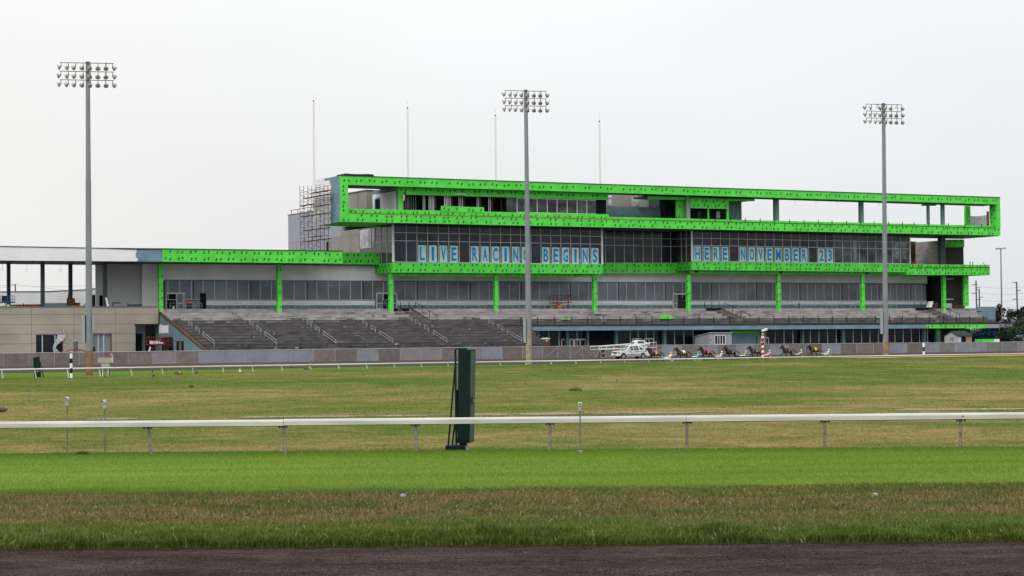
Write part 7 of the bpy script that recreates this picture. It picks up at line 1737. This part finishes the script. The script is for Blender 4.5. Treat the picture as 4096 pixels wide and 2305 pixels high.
tag(mb.build('hanging_sheet', PLASTIC, smooth=True), 'crumpled pale plastic sheet hanging at the left end of the red lift', 'sheet')
t, zl = scissor(2, 58, 1184, 1209, 1226, 8.5, 'dark blue scissor lift on the left terrace at the picture edge', BLUEP, BLUEP, zb=zT0)
mb = fmb(); u, z = UZ(18, 1190, 8.6); mb.box(u - .4, u + .4, 8.5, 9, z - .9, z + .2); tag(mb.build('black_toolbag', BLACK), 'black tool bag hung in the blue lift', 'bag')
mb = fmb(); u, z = UZ(33, 1228, 6.2); mb.lathe((u, 6.2, zT), [(.16, 0), (.2, .45)], 10); tag(mb.build('white_bucket', WPAINT), 'white bucket on the beige wall edge', 'bucket')
mb = fmb(); u0, u1 = U(0, 5.9, 1229), U(62, 5.9, 1229); mb.box(u0 - 3, u1, 5.8, 6.6, zT + .12, zT + .2); tag(mb.build('green_board', GREEN), 'flat bright green board on the beige wall at the left edge', 'board')
def person(loc, rz, label, shirt, pants, hat, pose='stand', group=None):
    t = thing('person', label, 'person', loc, rz, group)
    if pose == 'sit':
        nodes = [(0, 0, .45, .15), (0, 0, .75, .155), (-.04, 0, 1.0, .16), (-.05, 0, 1.12, .06), (-.07, 0, 1.25, .09), (-.08, 0, 1.32, .085), (-.4, .1, .48, .085), (-.45, .1, .05, .055), (-.55, .1, .04, .05), (-.4, -.1, .48, .085), (-.45, -.1, .05, .055), (-.55, -.1, .04, .05), (-.05, .2, .98, .07), (-.2, .24, .72, .05), (-.42, .16, .62, .04), (-.05, -.2, .98, .07), (-.2, -.24, .72, .05), (-.42, -.16, .62, .04)]
        zs, zw = 1.08, .5
    else:
        nodes = [(0, 0, .95, .14), (0, 0, 1.2, .15), (-.01, 0, 1.42, .155), (-.01, 0, 1.54, .06), (-.03, 0, 1.66, .088), (-.03, 0, 1.74, .085), (0, .1, .5, .075), (.02, .1, .08, .05), (-.12, .1, .05, .05), (0, -.1, .5, .075), (.02, -.1, .08, .05), (-.12, -.1, .05, .05), (0, .21, 1.40, .07), (.0, .25, 1.1, .05), (-.12, .22, .86, .04), (0, -.21, 1.40, .07), (.0, -.25, 1.1, .05), (-.12, -.22, .86, .04)]
        zs, zw = 1.52, .92
    edges = [(0, 1), (1, 2), (2, 3), (3, 4), (4, 5), (0, 6), (6, 7), (7, 8), (0, 9), (9, 10), (10, 11), (2, 12), (12, 13), (13, 14), (2, 15), (15, 16), (16, 17)]
    skin('body', nodes, edges, [shirt, pants, SKINC], t, lambda c: 2 if c.z > zs or (abs(c.y) > .19 and c.z < zw - .0 and c.z > .55) else (0 if c.z > zw else 1))
    h = nodes[5]; mb = MB(); mb.lathe((h[0], 0, h[2]), [(.13, -.01), (.125, .04), (.1, .10), (.01, .125)], 12); mb.build('hard_hat', hat, t, world=False, smooth=True)
HIV = C('hi_vis_yellow', (.46, .72, .04)); JEANS = C('jeans', (.03, .035, .06))
va, _ = VZ(733, 1395, US_ - .8)
person(WP(US_ - 1.0, va, .15), 1.2, 'worker in a hi vis yellow top at the doorway of the teal stand wall', HIV, JEANS, WPAINT)
u, _ = UZ(3196, 1235, 8.6); person(WP(u, 8.6, ZF - .05), 1.6, 'person in a dark green top sitting low on the concourse right of the striped marker', C('dark_green_top', (.03, .08, .07)), JEANS, BLACK, 'sit')
u, z = UZ(2273, 1209, 9.8); person(WP(u, 9.8, z), 2.4, 'worker in a dark red shirt raised behind the concourse rail by the orange lift', C('dark_red_shirt', (.16, .03, .03)), RED, BLACK)
t = thing('lift_basket', 'small red platform carrying the raised worker on the concourse', 'platform', WP(u, 9.7, ZF)); mb = fmb(); mb.box(u - .5, u + .5, 9.3, 10.4, z - .14, z); mb.build('platform', RED, t); mb = fmb(); mb.tube((u, 9.8, ZF), (u, 9.8, z - .14), .12, 8); mb.build('mast', RED, t)
u, z = UZ(2335 * 0 + 1540, 1228, VW - .8); person(WP(U(1541, VW - .9, 1228), VW - .9, ZF - .05), 1.4, 'worker in blue standing inside the open doorway left of a green column', C('blue_shirt', (.05, .16, .30)), JEANS, BLACK)
u = U(1064, VW - 1, 1225)
mb = fmb(); u0, z0_ = UZ(757, 1236, 9.5); mb.lathe((u0, 9.5, ZF), [(.42, 0), (.47, 1.1), (.5, 1.15)], 14); o = mb.build('waste_drum', DTEAL, smooth=True); tag(o, 'dark waste drum with an orange rim by the left concourse doors', 'drum'); mb = fmb(); mb.lathe((u0, 9.5, ZF + 1.15), [(.5, 0), (.45, .22), (.1, .28)], 12); mb.build('contents', ORANGE, o)
mb = fmb(); u0, _ = UZ(694, 1236, 9); mb.lathe((u0, 9, ZF), [(.2, 0), (.22, .5)], 10); tag(mb.build('white_bucket', WPAINT), 'white bucket on the concourse at the far left door', 'bucket')
# drop the material bank seed so that copies stay varied, and count
